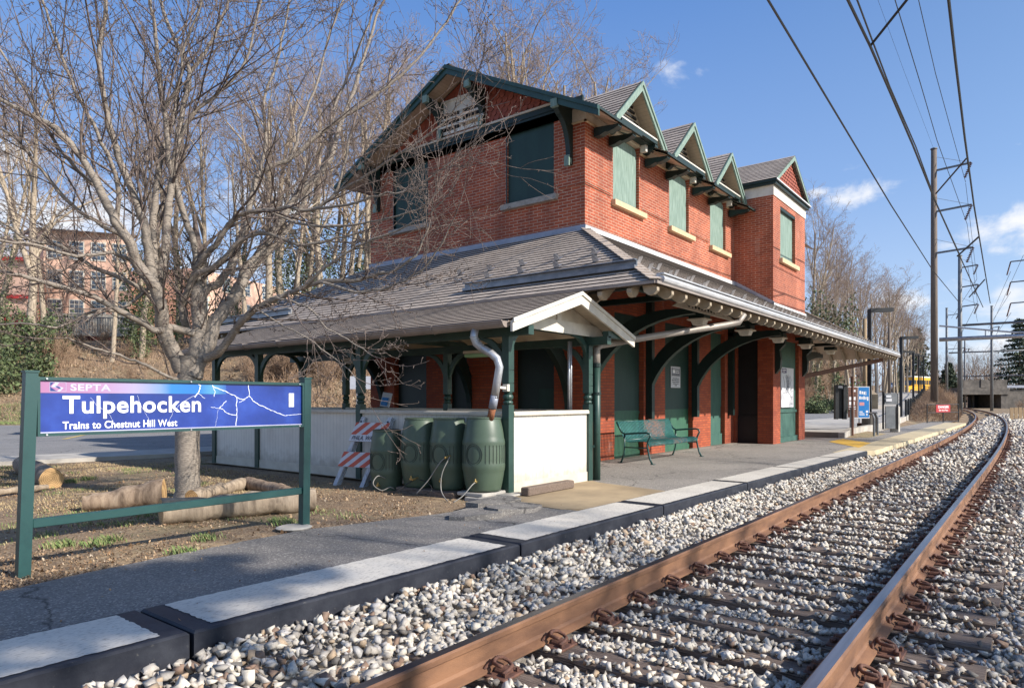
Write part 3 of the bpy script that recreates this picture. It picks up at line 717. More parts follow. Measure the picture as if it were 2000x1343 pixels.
for i, x in enumerate(xs):
    if i == 0: o = tie
    elif x < 34: o = place_copy(tie, (0, 0, 0))
    else:
        o = tie.copy(); col.objects.link(o); c = tie.children[0].copy(); col.objects.link(c); c.parent = o
    a = math.atan(2*max(0, x-14)/1500.); o.location = (x + rnd.uniform(-.02, .02), 1.515 + yoff(x), -.172 + rnd.uniform(-.006, .004))
    o.rotation_euler = (0, 0, a + rnd.uniform(-.012, .012))
TIES = xs
# ballast -----------------------------------------------------------------
def bed_z(x, y):
    yy = y - yoff(x); m = .5*noise.noise(Vector((x*1.3, y*1.3, 5)))
    if -.55 < yy < 3.5:
        if yy > 2.45: z = -.190 + .118*sstep((yy-2.6)/.6) + .02*m
        elif yy < .6: z = -.198 + .02*m
        else: z = -.196 + .012*m
    else: z = -.21 - .10*sstep((-.55-yy)/1.2) + .07*m
    return z
sheet('ballast_bed', frange(-4, 45, .5) + frange(47, 150, 2), frange(-6, 3.4, .4), lambda x, y: bed_z(x, y + 0) - (.03 if y < 3 else .10), ['bed'])
rs = np.random.RandomState(11)
def stone_shapes(k):
    ph = (1+5**.5)/2
    V = np.array([(-1,ph,0),(1,ph,0),(-1,-ph,0),(1,-ph,0),(0,-1,ph),(0,1,ph),(0,-1,-ph),(0,1,-ph),(ph,0,-1),(ph,0,1),(-ph,0,-1),(-ph,0,1)], float) / math.sqrt(1+ph*ph)
    F = np.array([(0,11,5),(0,5,1),(0,1,7),(0,7,10),(0,10,11),(1,5,9),(5,11,4),(11,10,2),(10,7,6),(7,1,8),(3,9,4),(3,4,2),(3,2,6),(3,6,8),(3,8,9),(4,9,5),(2,4,11),(6,2,10),(8,6,7),(9,8,1)])
    out = []
    for _ in range(k):
        W_ = V.copy()
        for _ in range(4):          # cut flat facets, like crushed stone
            n = rs.normal(size=3); n /= np.linalg.norm(n); c = rs.uniform(.35, .72)
            d = W_ @ n; W_ -= np.outer(np.maximum(d - c, 0), n)
        W_ *= rs.uniform(.72, 1.22, (12, 1)); W_ *= np.array([rs.uniform(.9, 1.5), rs.uniform(.7, 1.0), rs.uniform(.5, .9)]); out.append(W_)
    return np.array(out), F
SH, SF = stone_shapes(40)
CV = np.array([(-1,-1,-1),(1,-1,-1),(1,1,-1),(-1,1,-1),(-1,-1,1),(1,-1,1),(1,1,1),(-1,1,1)], float)*.62
CF = np.array([(0,2,1),(0,3,2),(4,5,6),(4,6,7),(0,1,5),(0,5,4),(1,2,6),(1,6,5),(2,3,7),(2,7,6),(3,0,4),(3,4,7)])
CH = []
for _ in range(60):
    W_ = CV + rs.uniform(-.42, .42, (8, 3)); W_[4:, :2] *= rs.uniform(.45, .95); W_ *= np.array([rs.uniform(1.0, 1.7), rs.uniform(.75, 1.05), rs.uniform(.55, .95)]); CH.append(W_)
CH = np.array(CH)
def rot_mats(n):
    q = rs.normal(size=(n, 4)); q /= np.linalg.norm(q, axis=1)[:, None]; w, x, y, z = q.T
    return np.stack([1-2*(y*y+z*z), 2*(x*y-z*w), 2*(x*z+y*w), 2*(x*y+z*w), 1-2*(x*x+z*z), 2*(y*z-x*w), 2*(x*z-y*w), 2*(y*z+x*w), 1-2*(x*x+y*y)], 1).reshape(n, 3, 3)
def scatter_stones(name, P, S, mat, flatten=.0):
    n = len(P); SHx, SFx = (CH, CF) if name == 'cubes' else (SH, SF); nv = SHx.shape[1]; sh = SHx[rs.randint(0, len(SHx), n)]; Rm = rot_mats(n)
    V = np.einsum('nij,nkj->nki', Rm, sh) * S[:, None, None]; V[:, :, 2] *= .85
    V += P[:, None, :]; F = SFx[None] + (np.arange(n)*nv)[:, None, None]
    return mesh_np('ballast', V.reshape(-1, 3), F.reshape(-1, 3), mat)
def stones_for(x0, x1, y0, y1, dens, s0, s1):
    n = int((x1-x0)*(y1-y0)*dens); X = rs.uniform(x0, x1, n); Y = rs.uniform(y0, y1, n)
    d = X*math.cos(CA) + Y*math.sin(CA); r = X*math.sin(CA) - Y*math.cos(CA); px = 1000 + 1320*r/d
    k = (d > 2.0) & (px > -300) & (px < 2140) | (d > .8) & (px >= 2140) & (rs.rand(n) < .45) & (Y > -4.2) & (X < 30)
    return X[k], Y[k], rs.uniform(s0, s1, k.sum()) * np.where(rs.rand(k.sum()) < .08, 1.35, 1)
TA = np.array(TIES)
def noise_np(X, Y): return np.array([noise.noise(Vector((a*.9, b_*.9, 17))) for a, b_ in zip(X, Y)])
def keep(X, Y):
    yo = np.where(X < 14, 0, (X-14)**2/1500.); yy = Y - yo
    dt = np.abs(X[:, None] - TA[None, :]).min(1)
    on_tie = (dt < .128) & (yy > .20) & (yy < 2.40)
    on_tie &= ~((dt > .070) & (rs.rand(len(X)) < .88)); on_tie &= ~(rs.rand(len(X)) < .03 + .10*(noise_np(X, Y) > .15))
    on_tie |= (dt < .075) & (yy > .20) & (yy < .55) & (rs.rand(len(X)) < .0)
    rail = (np.abs(yy - TN_) < .085) | (np.abs(yy - TF_) < .085)
    plate = (dt < .10) & ((np.abs(yy - TN_) < .21) | (np.abs(yy - TF_) < .21))
    end = Y > np.where(X < 17.4, 3.42 - .0165*X, 3.02) + yo*.15
    return ~(on_tie | rail | plate | end)
sets = {'stone_light': [], 'stone_mixed': [], 'stone_dark': []}
for (x0, x1, y0, y1, dens, s0, s1) in [(.9, 4.5, -3.0, 2.3, 1250, .013, .027), (.9, 9, 2.3, 3.45, 760, .017, .035), (4.5, 9, -4, 2.3, 950, .014, .028), (9, 16, -5, 3.4, 470, .021, .035), (16, 27, -6, 3.3, 170, .036, .056), (27, 46, -6, 3.6, 80, .05, .08), (46, 80, -6, 8, 30, .08, .12)]:
    X, Y, S = stones_for(x0, x1, y0, y1, dens, s0, s1)
    k = keep(X, Y); X, Y, S = X[k], Y[k], S[k]
    Z = np.array([bed_z(a, c) for a, c in zip(X, Y)]) + rs.uniform(-.030, .008, len(X)) - np.where((Y > TF_+.1) & (Y < TN_-.1), .004, 0)
    dt = np.abs(X[:, None] - TA[None, :]).min(1); Z = np.where((dt < .128) & (Y > .25) & (Y < 2.8), -.165 + S*.25, Z)
    dirty = np.clip((3.0 - X)/2.5 + (Y - 2.9)*1.1, 0, .9)*(Y > 2.4); q = rs.rand(len(X))
    mixed = (q < dirty + .12*(Y > 2.4)); dark = (Y < .35) & (q < .62 + .3*(Y < -.4)); mixed |= (Y < .6) & ~dark & (q < .85)
    for key, msk in (('stone_mixed', mixed & ~dark), ('stone_dark', dark), ('stone_light', ~mixed & ~dark)):
        sets[key].append((np.stack([X, Y, Z], 1)[msk], S[msk]))
for key, lab in (('stone_light', 'pale crushed stone ballast between and beside the rails'), ('stone_mixed', 'browner mixed ballast stones on the shoulder below the platform edge'), ('stone_dark', 'darker grey ballast stones beyond the far rail')):
    P = np.concatenate([p for p, s_ in sets[key]]); S = np.concatenate([s_ for p, s_ in sets[key]])
    h_ = rs.rand(len(P)) < .15; tag(scatter_stones('ballast', P[h_], S[h_], key), lab, 'ballast', kind='stuff'); tag(scatter_stones('cubes', P[~h_], S[~h_], key), lab, 'ballast', kind='stuff')
# ------------------------------------------------------------------ station building
X0, X1, YF, YB = 11.08, 25.1, 6.87, 13.10
BX0, BX1, BY = 19.07, 22.26, 5.77
st = thing('station_building', 'red brick railway station with boarded windows, gabled dormers and a wide hipped canopy roof', 'station', (X0, YF, 0))
def wall(mb, o, u, n, W_, z0, z1, holes, depth=.14, m=0):
    # brick face with rectangular openings (u0, u1, v0, v1) and reveals of the given depth
    o, u, n = Vector(o), Vector(u), Vector(n); us = sorted({0, W_} | {h[0] for h in holes} | {h[1] for h in holes}); vs = sorted({z0, z1} | {h[2] for h in holes} | {h[3] for h in holes})
    P = lambda a, z, d=0: o + u*a + Vector((0, 0, z)) - n*d
    for a, b_ in zip(us, us[1:]):
        for c, d in zip(vs, vs[1:]):
            ma, mc = (a+b_)/2, (c+d)/2
            if any(h[0] < ma < h[1] and h[2] < mc < h[3] for h in holes): continue
            mb.quad(P(a, c), P(b_, c), P(b_, d), P(a, d), m=m)
    for a, b_, c, d in holes:
        mb.quad(P(a, c), P(a, d), P(a, d, depth), P(a, c, depth), m=m); mb.quad(P(b_, c), P(b_, c, depth), P(b_, d, depth), P(b_, d), m=m)
        mb.quad(P(a, c), P(a, c, depth), P(b_, c, depth), P(b_, c), m=m); mb.quad(P(a, d), P(b_, d), P(b_, d, depth), P(a, d, depth), m=m)
fx, fy = Vector((1, 0, 0)), Vector((0, 1, 0))
WIN = [(12.16, 13.30), (14.82, 15.95), (17.33, 18.45)]
up = MB()
wall(up, (X0, YF, 0), fx, -fy, BX0 - X0, 4.5, 6.95, [(a-X0, b_-X0, 5.30, 6.72) for a, b_ in WIN])
wall(up, (X0, YF, 0), fy, -fx, YB - YF, 4.5, 6.95, [(.72, 1.90, 5.29, 6.93), (4.23, 5.37, 5.29, 6.93)])
wall(up, (BX0, YF, 0), fx, -fy, X1 - BX0, 4.5, 6.95, [])
wall(up, (X1, YF, 0), fy, fx, YB - YF, 2.2, 6.95, []); wall(up, (X0, YB, 0), fx, fy, X1 - X0, 0, 6.95, [])
up.build('upper_wall', 'brick', st)
# string course of moulded brick below the sills
b = MB()
for z, p in ((5.405, .012), (5.36, .020)):
    b.box(X0 - p, X0, YF - p, YF + .62, z, z + .022); b.box(X0-p, X0, YF+2.0, YF+4.1, z, z+.022)
    for a, c in ((X0, 12.05), (13.42, 14.7), (16.07, 17.2), (18.55, BX0-.01)): b.box(a, c, YF - p, YF, z, z + .022)
b.builds('string_course', 'brick', st)
# gable triangle with scalloped tiles
GY = (YF + YB) / 2; GZB, GAP = 7.12, 8.22
def slope_z(y): return 8.27 - abs(y - GY) * .495       # underside of the main roof
b = MB(); b.prism([(X0 - .01, YF - .0, 6.95), (X0 - .01, YB + .0, 6.95), (X0 - .01, YB, slope_z(YB)), (X0 - .01, GY, slope_z(GY)), (X0 - .01, YF, slope_z(YF))], (.08, 0, 0))
b.build('gable_backing', 'scallop', st)
b = MB(); row = 0; z = 7.12
while z < 8.25:
    hw = (8.27 - z) / .495; y = GY - hw + (.08 if row % 2 else 0)
    y0 = GY - 3.2 + (.075 if row % 2 else 0); k = 0
    while y0 + .15*k < GY + 3.2:
        yc = y0 + .15*k; k += 1
        if abs(yc - GY) + .06 > (8.27 - z - .12)/.495 or (GY-.62 < yc < GY + .72 and z < 7.62): continue
        pts = [(X0-.012, yc-.072, z+.17), (X0-.012, yc+.072, z+.17)] + [(X0-.034, yc+.072*math.cos(a), z+.065-.068*math.sin(a)) for a in [math.pi*t/7 for t in range(8)]]
        b.add(pts, [tuple(range(len(pts)))]); b.add([(p[0]+.012, p[1], p[2]-.0) for p in pts[2:]] + pts[2:], [(i, i+1, i+9, i+8) for i in range(7)], 1)
    z += .112; row += 1
b.build('scalloped_tiles', ['scallop', 'scallop_edge'], st)
# louvred window in the gable
lv = MB(); a, c = GY - .60, GY + .70
lv.box(X0-.05, X0-.01, a, c, 7.15, 7.22); lv.box(X0-.055, X0-.01, a, a+.07, 7.22, 7.60); lv.box(X0-.055, X0-.01, c-.07, c, 7.22, 7.60); lv.box(X0-.06, X0-.01, a, c, 7.60, 7.66)
lv.box(X0-.045, X0-.01, a+.05, c-.05, 7.66, 7.86); lv.box(X0-.07, X0-.01, a-.02, c+.02, 7.86, 7.90); lv.box(X0-.05, X0-.015, GY-.0, GY+.09, 7.22, 7.60)
for z in (7.28, 7.44): lv.box(X0-.12, X0-.09, a-.10, c, z, z+.04)
for z in (7.28, 7.44): lv.box(X0-.12, X0-.03, a-.10, a-.07, z, z+.04)
lo = lv.build('gable_window', 'white', st)
MB().box(X0-.02, X0-.011, a+.07, c-.07, 7.22, 7.60).build('pane', 'black', lo)
MB().box(X0-.028, X0-.021, a+.10, a+.5, 7.22, 7.40).build('blind', 'sill_cream', lo)
b = MB(); b.box(X0-.05, X0-.001, YF+.02, YB-.02, 6.95, 7.06); b.box(X0-.03, X0-.001, YF+.02, YB-.02, 6.90, 6.95); b.builds('gable_band', 'green_dark', st)
MB().box(X0-.075, X0-.001, YF+.3, YB-.3, 7.06, 7.10).build('band_cap', 'cream', st)
# frieze
for a, c in ((X0-.03, 12.12), (13.34, 14.78), (15.99, 17.29), (18.49, BX0)):
    b = MB(); b.box(a, c, YF - .03, YF - .001, 6.585, 6.84)
    if a < X0: b.box(X0-.03, X0-.001, YF-.001, YF+.30, 6.585, 6.84)
    b.build('frieze', 'cream', st)
b = MB()
for a, c in ((X0-.045, 12.14), (13.32, 14.80), (15.97, 17.31), (18.47, BX0)): b.box(a, c, YF-.045, YF-.001, 6.555, 6.584)
b.box(X0-.045, X0-.001, YF-.045, YF+.33, 6.555, 6.584)
b.builds('frieze_moulding', 'sill_cream', st)
b = MB()
for a, c in WIN: b.box(c+.0, c+.10, YF-.16, YF-.031, 6.60, 6.92); b.box(a-.07, a, YF-.10, YF-.031, 6.66, 6.92)
b.builds('window_jamb', 'white', st)
# boarded upper windows
for a, c in WIN:
    w = MB(); w.box(a, c, YF+.07, YF+.09, 5.30, 6.56)
    pts = [(a+(c-a)*(.5-.5*math.cos(math.pi*t/10)), YF+.07, 6.56+.13*math.sin(math.pi*t/10)**.6) for t in range(11)]
    w.prism(pts, (0, .02, 0)); w.box(a, c, YF+.095, YF+.12, 5.3, 6.9)
    o = w.build('boarded_window', 'board_green', st); MB().box(a-.07, c+.20, YF-.10, YF+.06, 5.19, 5.298).build('sill', 'sill_cream', o)
for a, c in ((7.59, 8.77), (11.10, 12.24)):
    w = MB().box(X0+.04, X0+.06, a, c, 5.29, 6.93); o = w.build('boarded_window', 'board_dark', st)
    MB().box(X0-.09, X0+.07, a-.10, c+.12, 5.18, 5.288).build('sill', 'stone', o)
    MB().box(X0-.004, X0+.10, c-.0, c+.03, 5.29, 6.9).build('frame', 'green_dark', o)
# shingle roofs in real stepped courses
def shingle(mb, bl, br, tl, tr, n, lift=.016, mt=0, me=1):
    bl, br, tl, tr = map(Vector, (bl, br, tl, tr)); nrm = (br-bl).cross(tl-bl).normalized()
    if nrm.z < 0: nrm = -nrm
    for i in range(n):
        t0, t1 = i/n, (i+1)/n; a, b_ = bl.lerp(tl, t0), br.lerp(tr, t0); c, d = br.lerp(tr, t1), bl.lerp(tl, t1); k = nrm*lift
        mb.quad(a+k, b_+k, c+k*.12, d+k*.12, m=mt); mb.quad(a-nrm*.002, b_-nrm*.002, b_+k, a+k, m=me)
RX0, RX1 = 10.52, X1 + .5; RZ = 8.36; RS = .495
def rz(y): return RZ - abs(y - GY)*RS
r = MB(); EF = 6.27
segs = [(RX0, 12.24), (13.42, 14.90), (16.05, 17.43), (18.50, BX0 + .35), (BX0+.35, RX1)]
shingle(r, (RX0, YF-.15, rz(YF-.15)), (RX1, YF-.15, rz(YF-.15)), (RX0, GY, RZ), (RX1, GY, RZ), 25)
for a, c in segs: shingle(r, (a, EF, rz(EF)), (c, EF, rz(EF)), (a, YF-.15, rz(YF-.15)), (c, YF-.15, rz(YF-.15)), 3)
shingle(r, (RX1, YB+.6, rz(YB+.6)), (RX0, YB+.6, rz(YB+.6)), (RX1, GY, RZ), (RX0, GY, RZ), 29)
mr = r.build('main_roof', ['shingle', 'shingle_edge'], st)
b = MB(); b.beam((RX0, GY, RZ+.012), (RX1, GY, RZ+.012), .16, .03); b.build('ridge_cap', 'shingle_edge', mr)
b = MB()    # soffit boards under the rake and eaves
b.add([(RX0+.02, EF+.02, rz(EF)-.05), (X0, EF+.02, rz(EF)-.05), (X0, GY, RZ-.05), (RX0+.02, GY, RZ-.05), (RX0+.02, YB+.58, rz(YB+.58)-.05), (X0, YB+.58, rz(YB+.58)-.05)], [(0, 3, 2, 1), (3, 4, 5, 2)])
for a, c in segs[:4]: b.add([(max(a, X0), EF+.02, rz(EF)-.055), (c, EF+.02, rz(EF)-.055), (c, YF, rz(YF)-.055), (max(a, X0), YF, rz(YF)-.055)], [(0, 3, 2, 1)])
b.build('soffit', 'soffit', mr)
# bargeboards of the big gable, two stepped members each side
b = MB()
for s_, ye in ((-1, EF-.04), (1, YB+.66)):
    for (x, w, off, h) in ((RX0-.02, .045, -.085, .19), (RX0-.055, .035, -.03, .075)):
        P = [(x, ye, rz(ye)+off-h/2), (x, ye, rz(ye)+off+h/2), (x, GY, RZ+off+h/2), (x, GY, RZ+off-h/2)]; b.prism(P, (w, 0, 0))
b.builds('bargeboard', 'green', mr)
b = MB()    # fascia pieces + shaped corbels at the eaves
for a, c in segs[:4]:
    b.box(a, c, EF-.02, EF+.0, rz(EF)-.045, rz(EF)+.004)
b.builds('fascia', 'green_dark', mr)
def ogee(mb, x, y0, y1, z, w=.09, h=.17, rise=0):
    L = y1-y0; P = [(x, y1, z+rise), (x, y1, z-h), (x, y1-.25*L, z-h*.95), (x, y1-.42*L, z-h*.70), (x, y1-.50*L, z-h*.62), (x, y1-.55*L, z-h*.80), (x, y1-.80*L, z-h*.62), (x, y0, z-h*.30), (x, y0, z)]
    mb.prism(P, (w, 0, 0))
for x in (11.35, 11.93, 13.50, 14.55, 16.08, 17.12, 18.60):
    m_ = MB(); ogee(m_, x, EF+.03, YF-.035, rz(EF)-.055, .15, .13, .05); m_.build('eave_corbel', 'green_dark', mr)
# dormers
for a, c in WIN:
    xc = (a+c)/2; hw = 1.13; yf = 6.52; zb, zt = 6.76, 7.84; k = (zt-zb)/hw
    yr = GY - (RZ - zt)/RS; ye = lambda z: GY - (RZ - z)/RS
    g = MB()
    shingle(g, (xc-hw, yf, zb), (xc-hw, ye(zb)+.02, zb), (xc, yf, zt), (xc, ye(zt)+.04, zt), 11); shingle(g, (xc+hw, ye(zb)+.02, zb), (xc+hw, yf, zb), (xc, ye(zt)+.04, zt), (xc, yf, zt), 11)
    dm = g.build('dormer', ['shingle', 'shingle_edge'], st)
    s_ = MB(); s_.add([(xc-hw+.03, yf+.01, zb-.02), (xc, yf+.01, zt-.05), (xc, YF+.5, zt-.05), (xc-hw+.03, YF+.5, zb-.02), (xc+hw-.03, yf+.01, zb-.02), (xc+hw-.03, YF+.5, zb-.02)], [(0, 1, 2, 3), (4, 5, 2, 1)])
    s_.build('soffit', 'cream_board', dm)
    f = MB(); f.prism([(xc-hw+.25, YF-.02, zb+.14), (xc+hw-.25, YF-.02, zb+.14), (xc, YF-.02, zt-.09)], (0, .05, 0)); f.box(xc-.78, xc+.78, YF-.04, YF+.1, 6.70, 6.92)
    f.build('gable_board', 'cream_board', dm)
    l_ = MB()
    for j in range(5):
        z = zb+.26+j*.10; h_ = (zt-.16-z)/k*.75
        if h_ > .05: l_.box(xc-h_, xc+h_, YF-.05, YF-.025, z, z+.05)
    l_.build('louvre', 'black', dm)
    bb = MB()
    for s2 in (-1, 1):
        for (y, w, off, h) in ((yf-.03, .04, -.10, .17), (yf-.055, .03, -.035, .065)):
            bb.prism([(xc+s2*hw, y, zb+off-h/2), (xc+s2*hw, y, zb+off+h/2), (xc, y, zt+off+h/2), (xc, y, zt+off-h/2-.02)], (0, w, 0))
    bb.builds('bargeboard', 'board_green', dm)
    t_ = MB(); t_.box(xc-.80, xc+.80, yf+.02, yf+.12, 6.76, 6.84); t_.box(xc-.80, xc+.80, yf+.12, YF-.05, 6.74, 6.80)
    for xx in (xc-.83, xc+.68): ogee(t_, xx, yf+.02, YF-.04, 6.74, .14, .16)
    t_.build('tie_beam', 'green_dark', dm); MB().box(xc-.80, xc+.80, yf+.015, yf+.10, 6.842, 6.875).build('beam_cap', 'white', dm)
# gable brackets (big sawn knees)
def knee(mb, x0, y, zt, zb_, reach, w=.10, m=0):
    # bracket in the x-z plane projecting to -x from the gable wall
    P = [(x0, y, zt), (x0-reach, y, zt), (x0-reach, y, zt-.14), (x0-reach*.86, y, zt-.22)]
    for t in range(1, 9):
        a = math.pi/2*t/9; P.append((x0-.10-(reach*.76)*(1-math.sin(a)), y, zt-.22-(zt-.22-zb_-.12)*(1-math.cos(a))))
    P += [(x0-.10, y, zb_+.10), (x0-.13, y, zb_+.04), (x0-.06, y, zb_-.02), (x0, y, zb_-.02)]
    mb.prism(P, (0, w, 0), m)
for y, zt, zb_ in ((YF+.27, 6.86, 5.80), (9.34, 7.86, 7.12), (10.56, 7.86, 7.12), (YB-.37, 6.86, 5.85)):
    k_ = MB(); knee(k_, X0-.005, y, zt, zb_, .52, .10); o = k_.build('gable_bracket', 'green_dark', st)
    e = MB(); e.box(X0-.60, X0-.525, y-.02, y+.12, zt-.13, zt+.02); e.box(X0-.16, X0-.125, y-.005, y+.105, zb_-.06, zb_+.14); e.builds('bracket_end', 'board_green', o)
# lead flashing where the canopy meets the walls
b = MB(); b.box(X0-.035, X0, YF-.035, YB+.03, 4.47, 4.585); b.builds('flashing', 'lead', st)
b = MB(); b.box(X0-.03, BX0, YF-.036, YF, 4.47, 4.58); b.box(BX0-.03, BX1+.03, BY-.035, BY, 3.76, 3.90); b.builds('flashing', 'flash_white', st)
b = MB(); P = [(BX0-.03, BY-.03, 3.78), (BX0-.03, BY-.03, 3.93), (BX0-.03, YF, 4.62), (BX0-.03, YF, 4.46)]; b.prism(P, (.03, 0, 0)); b.builds('flashing', 'lead', st)
# bay
bay = MB(); wall(bay, (BX0, BY, 0), fx, -fy, BX1-BX0, 3.7, 6.86, [(19.72-BX0, 21.20-BX0, 5.22, 6.70)]); wall(bay, (BX0, BY, 0), fy, -fx, YF-BY, 3.7, 6.86, []); wall(bay, (BX1, BY, 0), fy, fx, YF-BY+.4, 0, 6.86, [])
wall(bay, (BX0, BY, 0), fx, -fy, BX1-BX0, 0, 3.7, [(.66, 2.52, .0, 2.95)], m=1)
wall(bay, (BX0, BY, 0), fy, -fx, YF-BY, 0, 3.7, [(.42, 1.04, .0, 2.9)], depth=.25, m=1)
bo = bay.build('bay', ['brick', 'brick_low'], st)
b = MB(); b.box(BX0-.02, BX1+.02, BY-.02, BY+.0, 6.86, 7.14); b.box(BX0-.02, BX0, BY, YF, 6.86, 7.14); b.box(BX1, BX1+.02, BY, YF, 6.86, 7.14); b.build('frieze', 'white', bo)
b = MB(); b.box(BX0-.10, BX1+.10, BY-.10, YF+1, 7.14, 7.21); b.box(BX0-.14, BX1+.14, BY-.14, YF+1, 7.21, 7.27); b.build('cornice', 'green_dark', bo)
b = MB(); b.box(BX0-.15, BX1+.15, BY-.155, BY-.141, 7.235, 7.27); b.build('cornice_edge', 'flash_white', bo)
xc = (BX0+BX1)/2; hw = 1.72; zb, zt = 7.28, 8.36; byf = BY-.02
g = MB(); shingle(g, (xc-hw, byf-.12, zb), (xc-hw, 10, zb), (xc, byf-.12, zt), (xc, 10, zt), 13); shingle(g, (xc+hw, 10, zb), (xc+hw, byf-.12, zb), (xc, 10, zt), (xc, byf-.12, zt), 13)
g.build('bay_roof', ['shingle', 'shingle_edge'], bo)
b = MB()
for s2 in (-1, 1): b.prism([(xc+s2*hw, byf-.12, zb-.02), (xc+s2*hw*.93, byf-.12, zb-.04), (xc, byf-.12, zt-.14), (xc, byf-.12, zt-.01)], (0, .05, 0))
b.builds('bargeboard', 'board_green', bo)
b = MB(); b.prism([(xc-hw+.16, byf+.02, zb), (xc+hw-.16, byf+.02, zb), (xc, byf+.02, zt-.10)], (0, .05, 0)); row = 0; z = zb+.0
while z < zt-.2:
    h_ = (zt-.14-z)/((zt-zb)/hw) - .07; kk = int(h_/.09)
    for q in range(-kk-1, kk+2):
        x = xc + q*.18 + (.09 if row % 2 else 0)
        if abs(x-xc)+.08 > h_: continue
        pts = [(x-.085, byf+.018, z+.14), (x+.085, byf+.018, z+.14), (x+.085, byf-.006, z+.05), (x+.04, byf-.012, z), (x-.04, byf-.012, z), (x-.085, byf-.006, z+.05)]
        b.add(pts + [(p[0], p[1]+.012, p[2]) for p in pts[2:]], [(5, 4, 3, 2, 1, 0)]); b.add([pts[2], pts[3], pts[4], pts[5]] + [(p[0], p[1]+.012, p[2]) for p in pts[2:]], [(0, 1, 5, 4), (1, 2, 6, 5), (2, 3, 7, 6)], 1)
    z += .10; row += 1
b.build('gable_tiles', ['scallop', 'scallop_edge'], bo)
w = MB().box(19.72, 21.20, BY+.09, BY+.11, 5.22, 6.70); o = w.build('boarded_window', 'board_green', bo); MB().box(19.64, 21.36, BY-.09, BY+.08, 5.10, 5.218).build('sill', 'sill_cream', o)
MB().box(19.72, 21.20, BY+.01, BY+.088, 6.62, 6.70).build('frame', 'green_dark', o)
w = MB(); w.box(BX0+.66, BX0+2.52, BY+.10, BY+.13, .16, 2.95); w.box(BX0+.66, BX0+2.52, BY+.04, BY+.13, .0, .16); w.box(BX0+.66, BX0+2.52, BY+.06, BY+.135, .86, .94); w.build('boarded_window', 'board_low', bo)
dr = MB(); dr.box(BX0+.22, BX0+.245, BY+.42, BY+1.04, 0, 2.9); dr.box(BX0+.17, BX0+.22, BY+.42, BY+1.04, 0, .78); o = dr.build('door', 'black', bo)
# small rear eave seen past the bay
# ground floor
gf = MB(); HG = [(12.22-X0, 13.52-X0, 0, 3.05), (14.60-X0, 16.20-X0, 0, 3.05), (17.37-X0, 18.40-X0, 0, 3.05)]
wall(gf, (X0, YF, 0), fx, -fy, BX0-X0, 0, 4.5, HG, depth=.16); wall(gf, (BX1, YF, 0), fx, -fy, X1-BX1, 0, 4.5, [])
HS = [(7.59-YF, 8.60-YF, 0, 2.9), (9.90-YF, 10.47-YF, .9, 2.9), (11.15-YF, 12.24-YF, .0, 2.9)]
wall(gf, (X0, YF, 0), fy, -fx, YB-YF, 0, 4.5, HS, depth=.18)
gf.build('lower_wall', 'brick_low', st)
for (a, c, mt) in ((12.22, 13.52, 'door_green'), (14.60, 16.20, 'door_green'), (17.37, 18.40, 'board_low')):
    w = MB(); w.box(a, c, YF+.12, YF+.14, .12, 3.05); w.box(a, c, YF+.09, YF+.14, 0, .12)
    if c < 14: w.box(a, c, YF+.10, YF+.13, .93, .98)
    if a > 17: w.box(a, c, YF+.08, YF+.13, .0, .30); w.box(a, c, YF+.105, YF+.13, 1.05, 1.10); w.box(a+.02, c-.02, YF+.10, YF+.13, 1.1, 1.85)
    o = w.build('boarded_doorway', mt, st)
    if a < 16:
        MB().box(a+.02, c-.02, YF+.105, YF+.119, 1.0, 3.05).build('shade_panel', 'board_dark', o)  # dark sheet colours the canopy's shade onto the upper doorway boards
for a, c, z in ((7.59, 8.60, 0), (9.90, 10.47, .9), (11.15, 12.24, 0)):
    MB().box(X0+.14, X0+.16, a, c, z, 2.9).build('boarded_doorway', 'green_dark', st)
b = MB().box(X0+.125, X0+.139, 7.66, 8.05, .95, 1.45); b.build('meter_panel', 'board_dark', st)
# hipped canopy all round
T_, ZE, ZT = 2.87, 2.80, 4.50
cx0, cx1, cy0, cy1 = X0-T_, X1+T_, YF-T_, YB+T_
k = MB(); nC = 24
shingle(k, (cx0, cy0, ZE), (cx1, cy0, ZE), (X0, YF, ZT), (X1, YF, ZT), nC); shingle(k, (cx0, cy1, ZE), (cx0, cy0, ZE), (X0, YB, ZT), (X0, YF, ZT), nC)
shingle(k, (cx1, cy0, ZE), (cx1, cy1, ZE), (X1, YF, ZT), (X1, YB, ZT), nC); shingle(k, (cx1, cy1, ZE), (cx0, cy1, ZE), (X1, YB, ZT), (X0, YB, ZT), nC)
cn = k.build('canopy_roof', ['shingle', 'shingle_edge'], st)
for (p, q) in (((cx0, cy0, ZE), (X0, YF, ZT)), ((cx1, cy0, ZE), (X1, YF, ZT))):
    b = MB()
    p, q = Vector(p), Vector(q); nn = 24
    for i in range(nn):
        a_, c_ = p.lerp(q, i/nn), p.lerp(q, (i+1)/nn + .004); b.beam(a_+Vector((0, 0, .030)), c_+Vector((0, 0, .016)), .17, .012)
    b.build('hip_cap', 'shingle', cn)
b = MB(); dz = -.05
b.add([(cx0+.01, cy0+.01, ZE+dz), (cx1-.01, cy0+.01, ZE+dz), (cx1-.01, cy1, ZE+dz), (cx0+.01, cy1, ZE+dz), (X0, YF, ZT+dz), (X1, YF, ZT+dz), (X1, YB, ZT+dz), (X0, YB, ZT+dz)], [(0, 1, 5, 4), (1, 2, 6, 5), (2, 3, 7, 6), (3, 0, 4, 7)])
b.build('soffit', 'soffit', cn)
b = MB(); e = .006
b.box(cx0-e, cx1+e, cy0-.03, cy0, ZE-.035, ZE+.003); b.box(cx0-.03, cx0, cy0, cy1, ZE-.035, ZE+.003); b.box(cx1, cx1+.03, cy0, cy1, ZE-.035, ZE+.003)
b.builds('fascia', 'gutter_brown', cn)
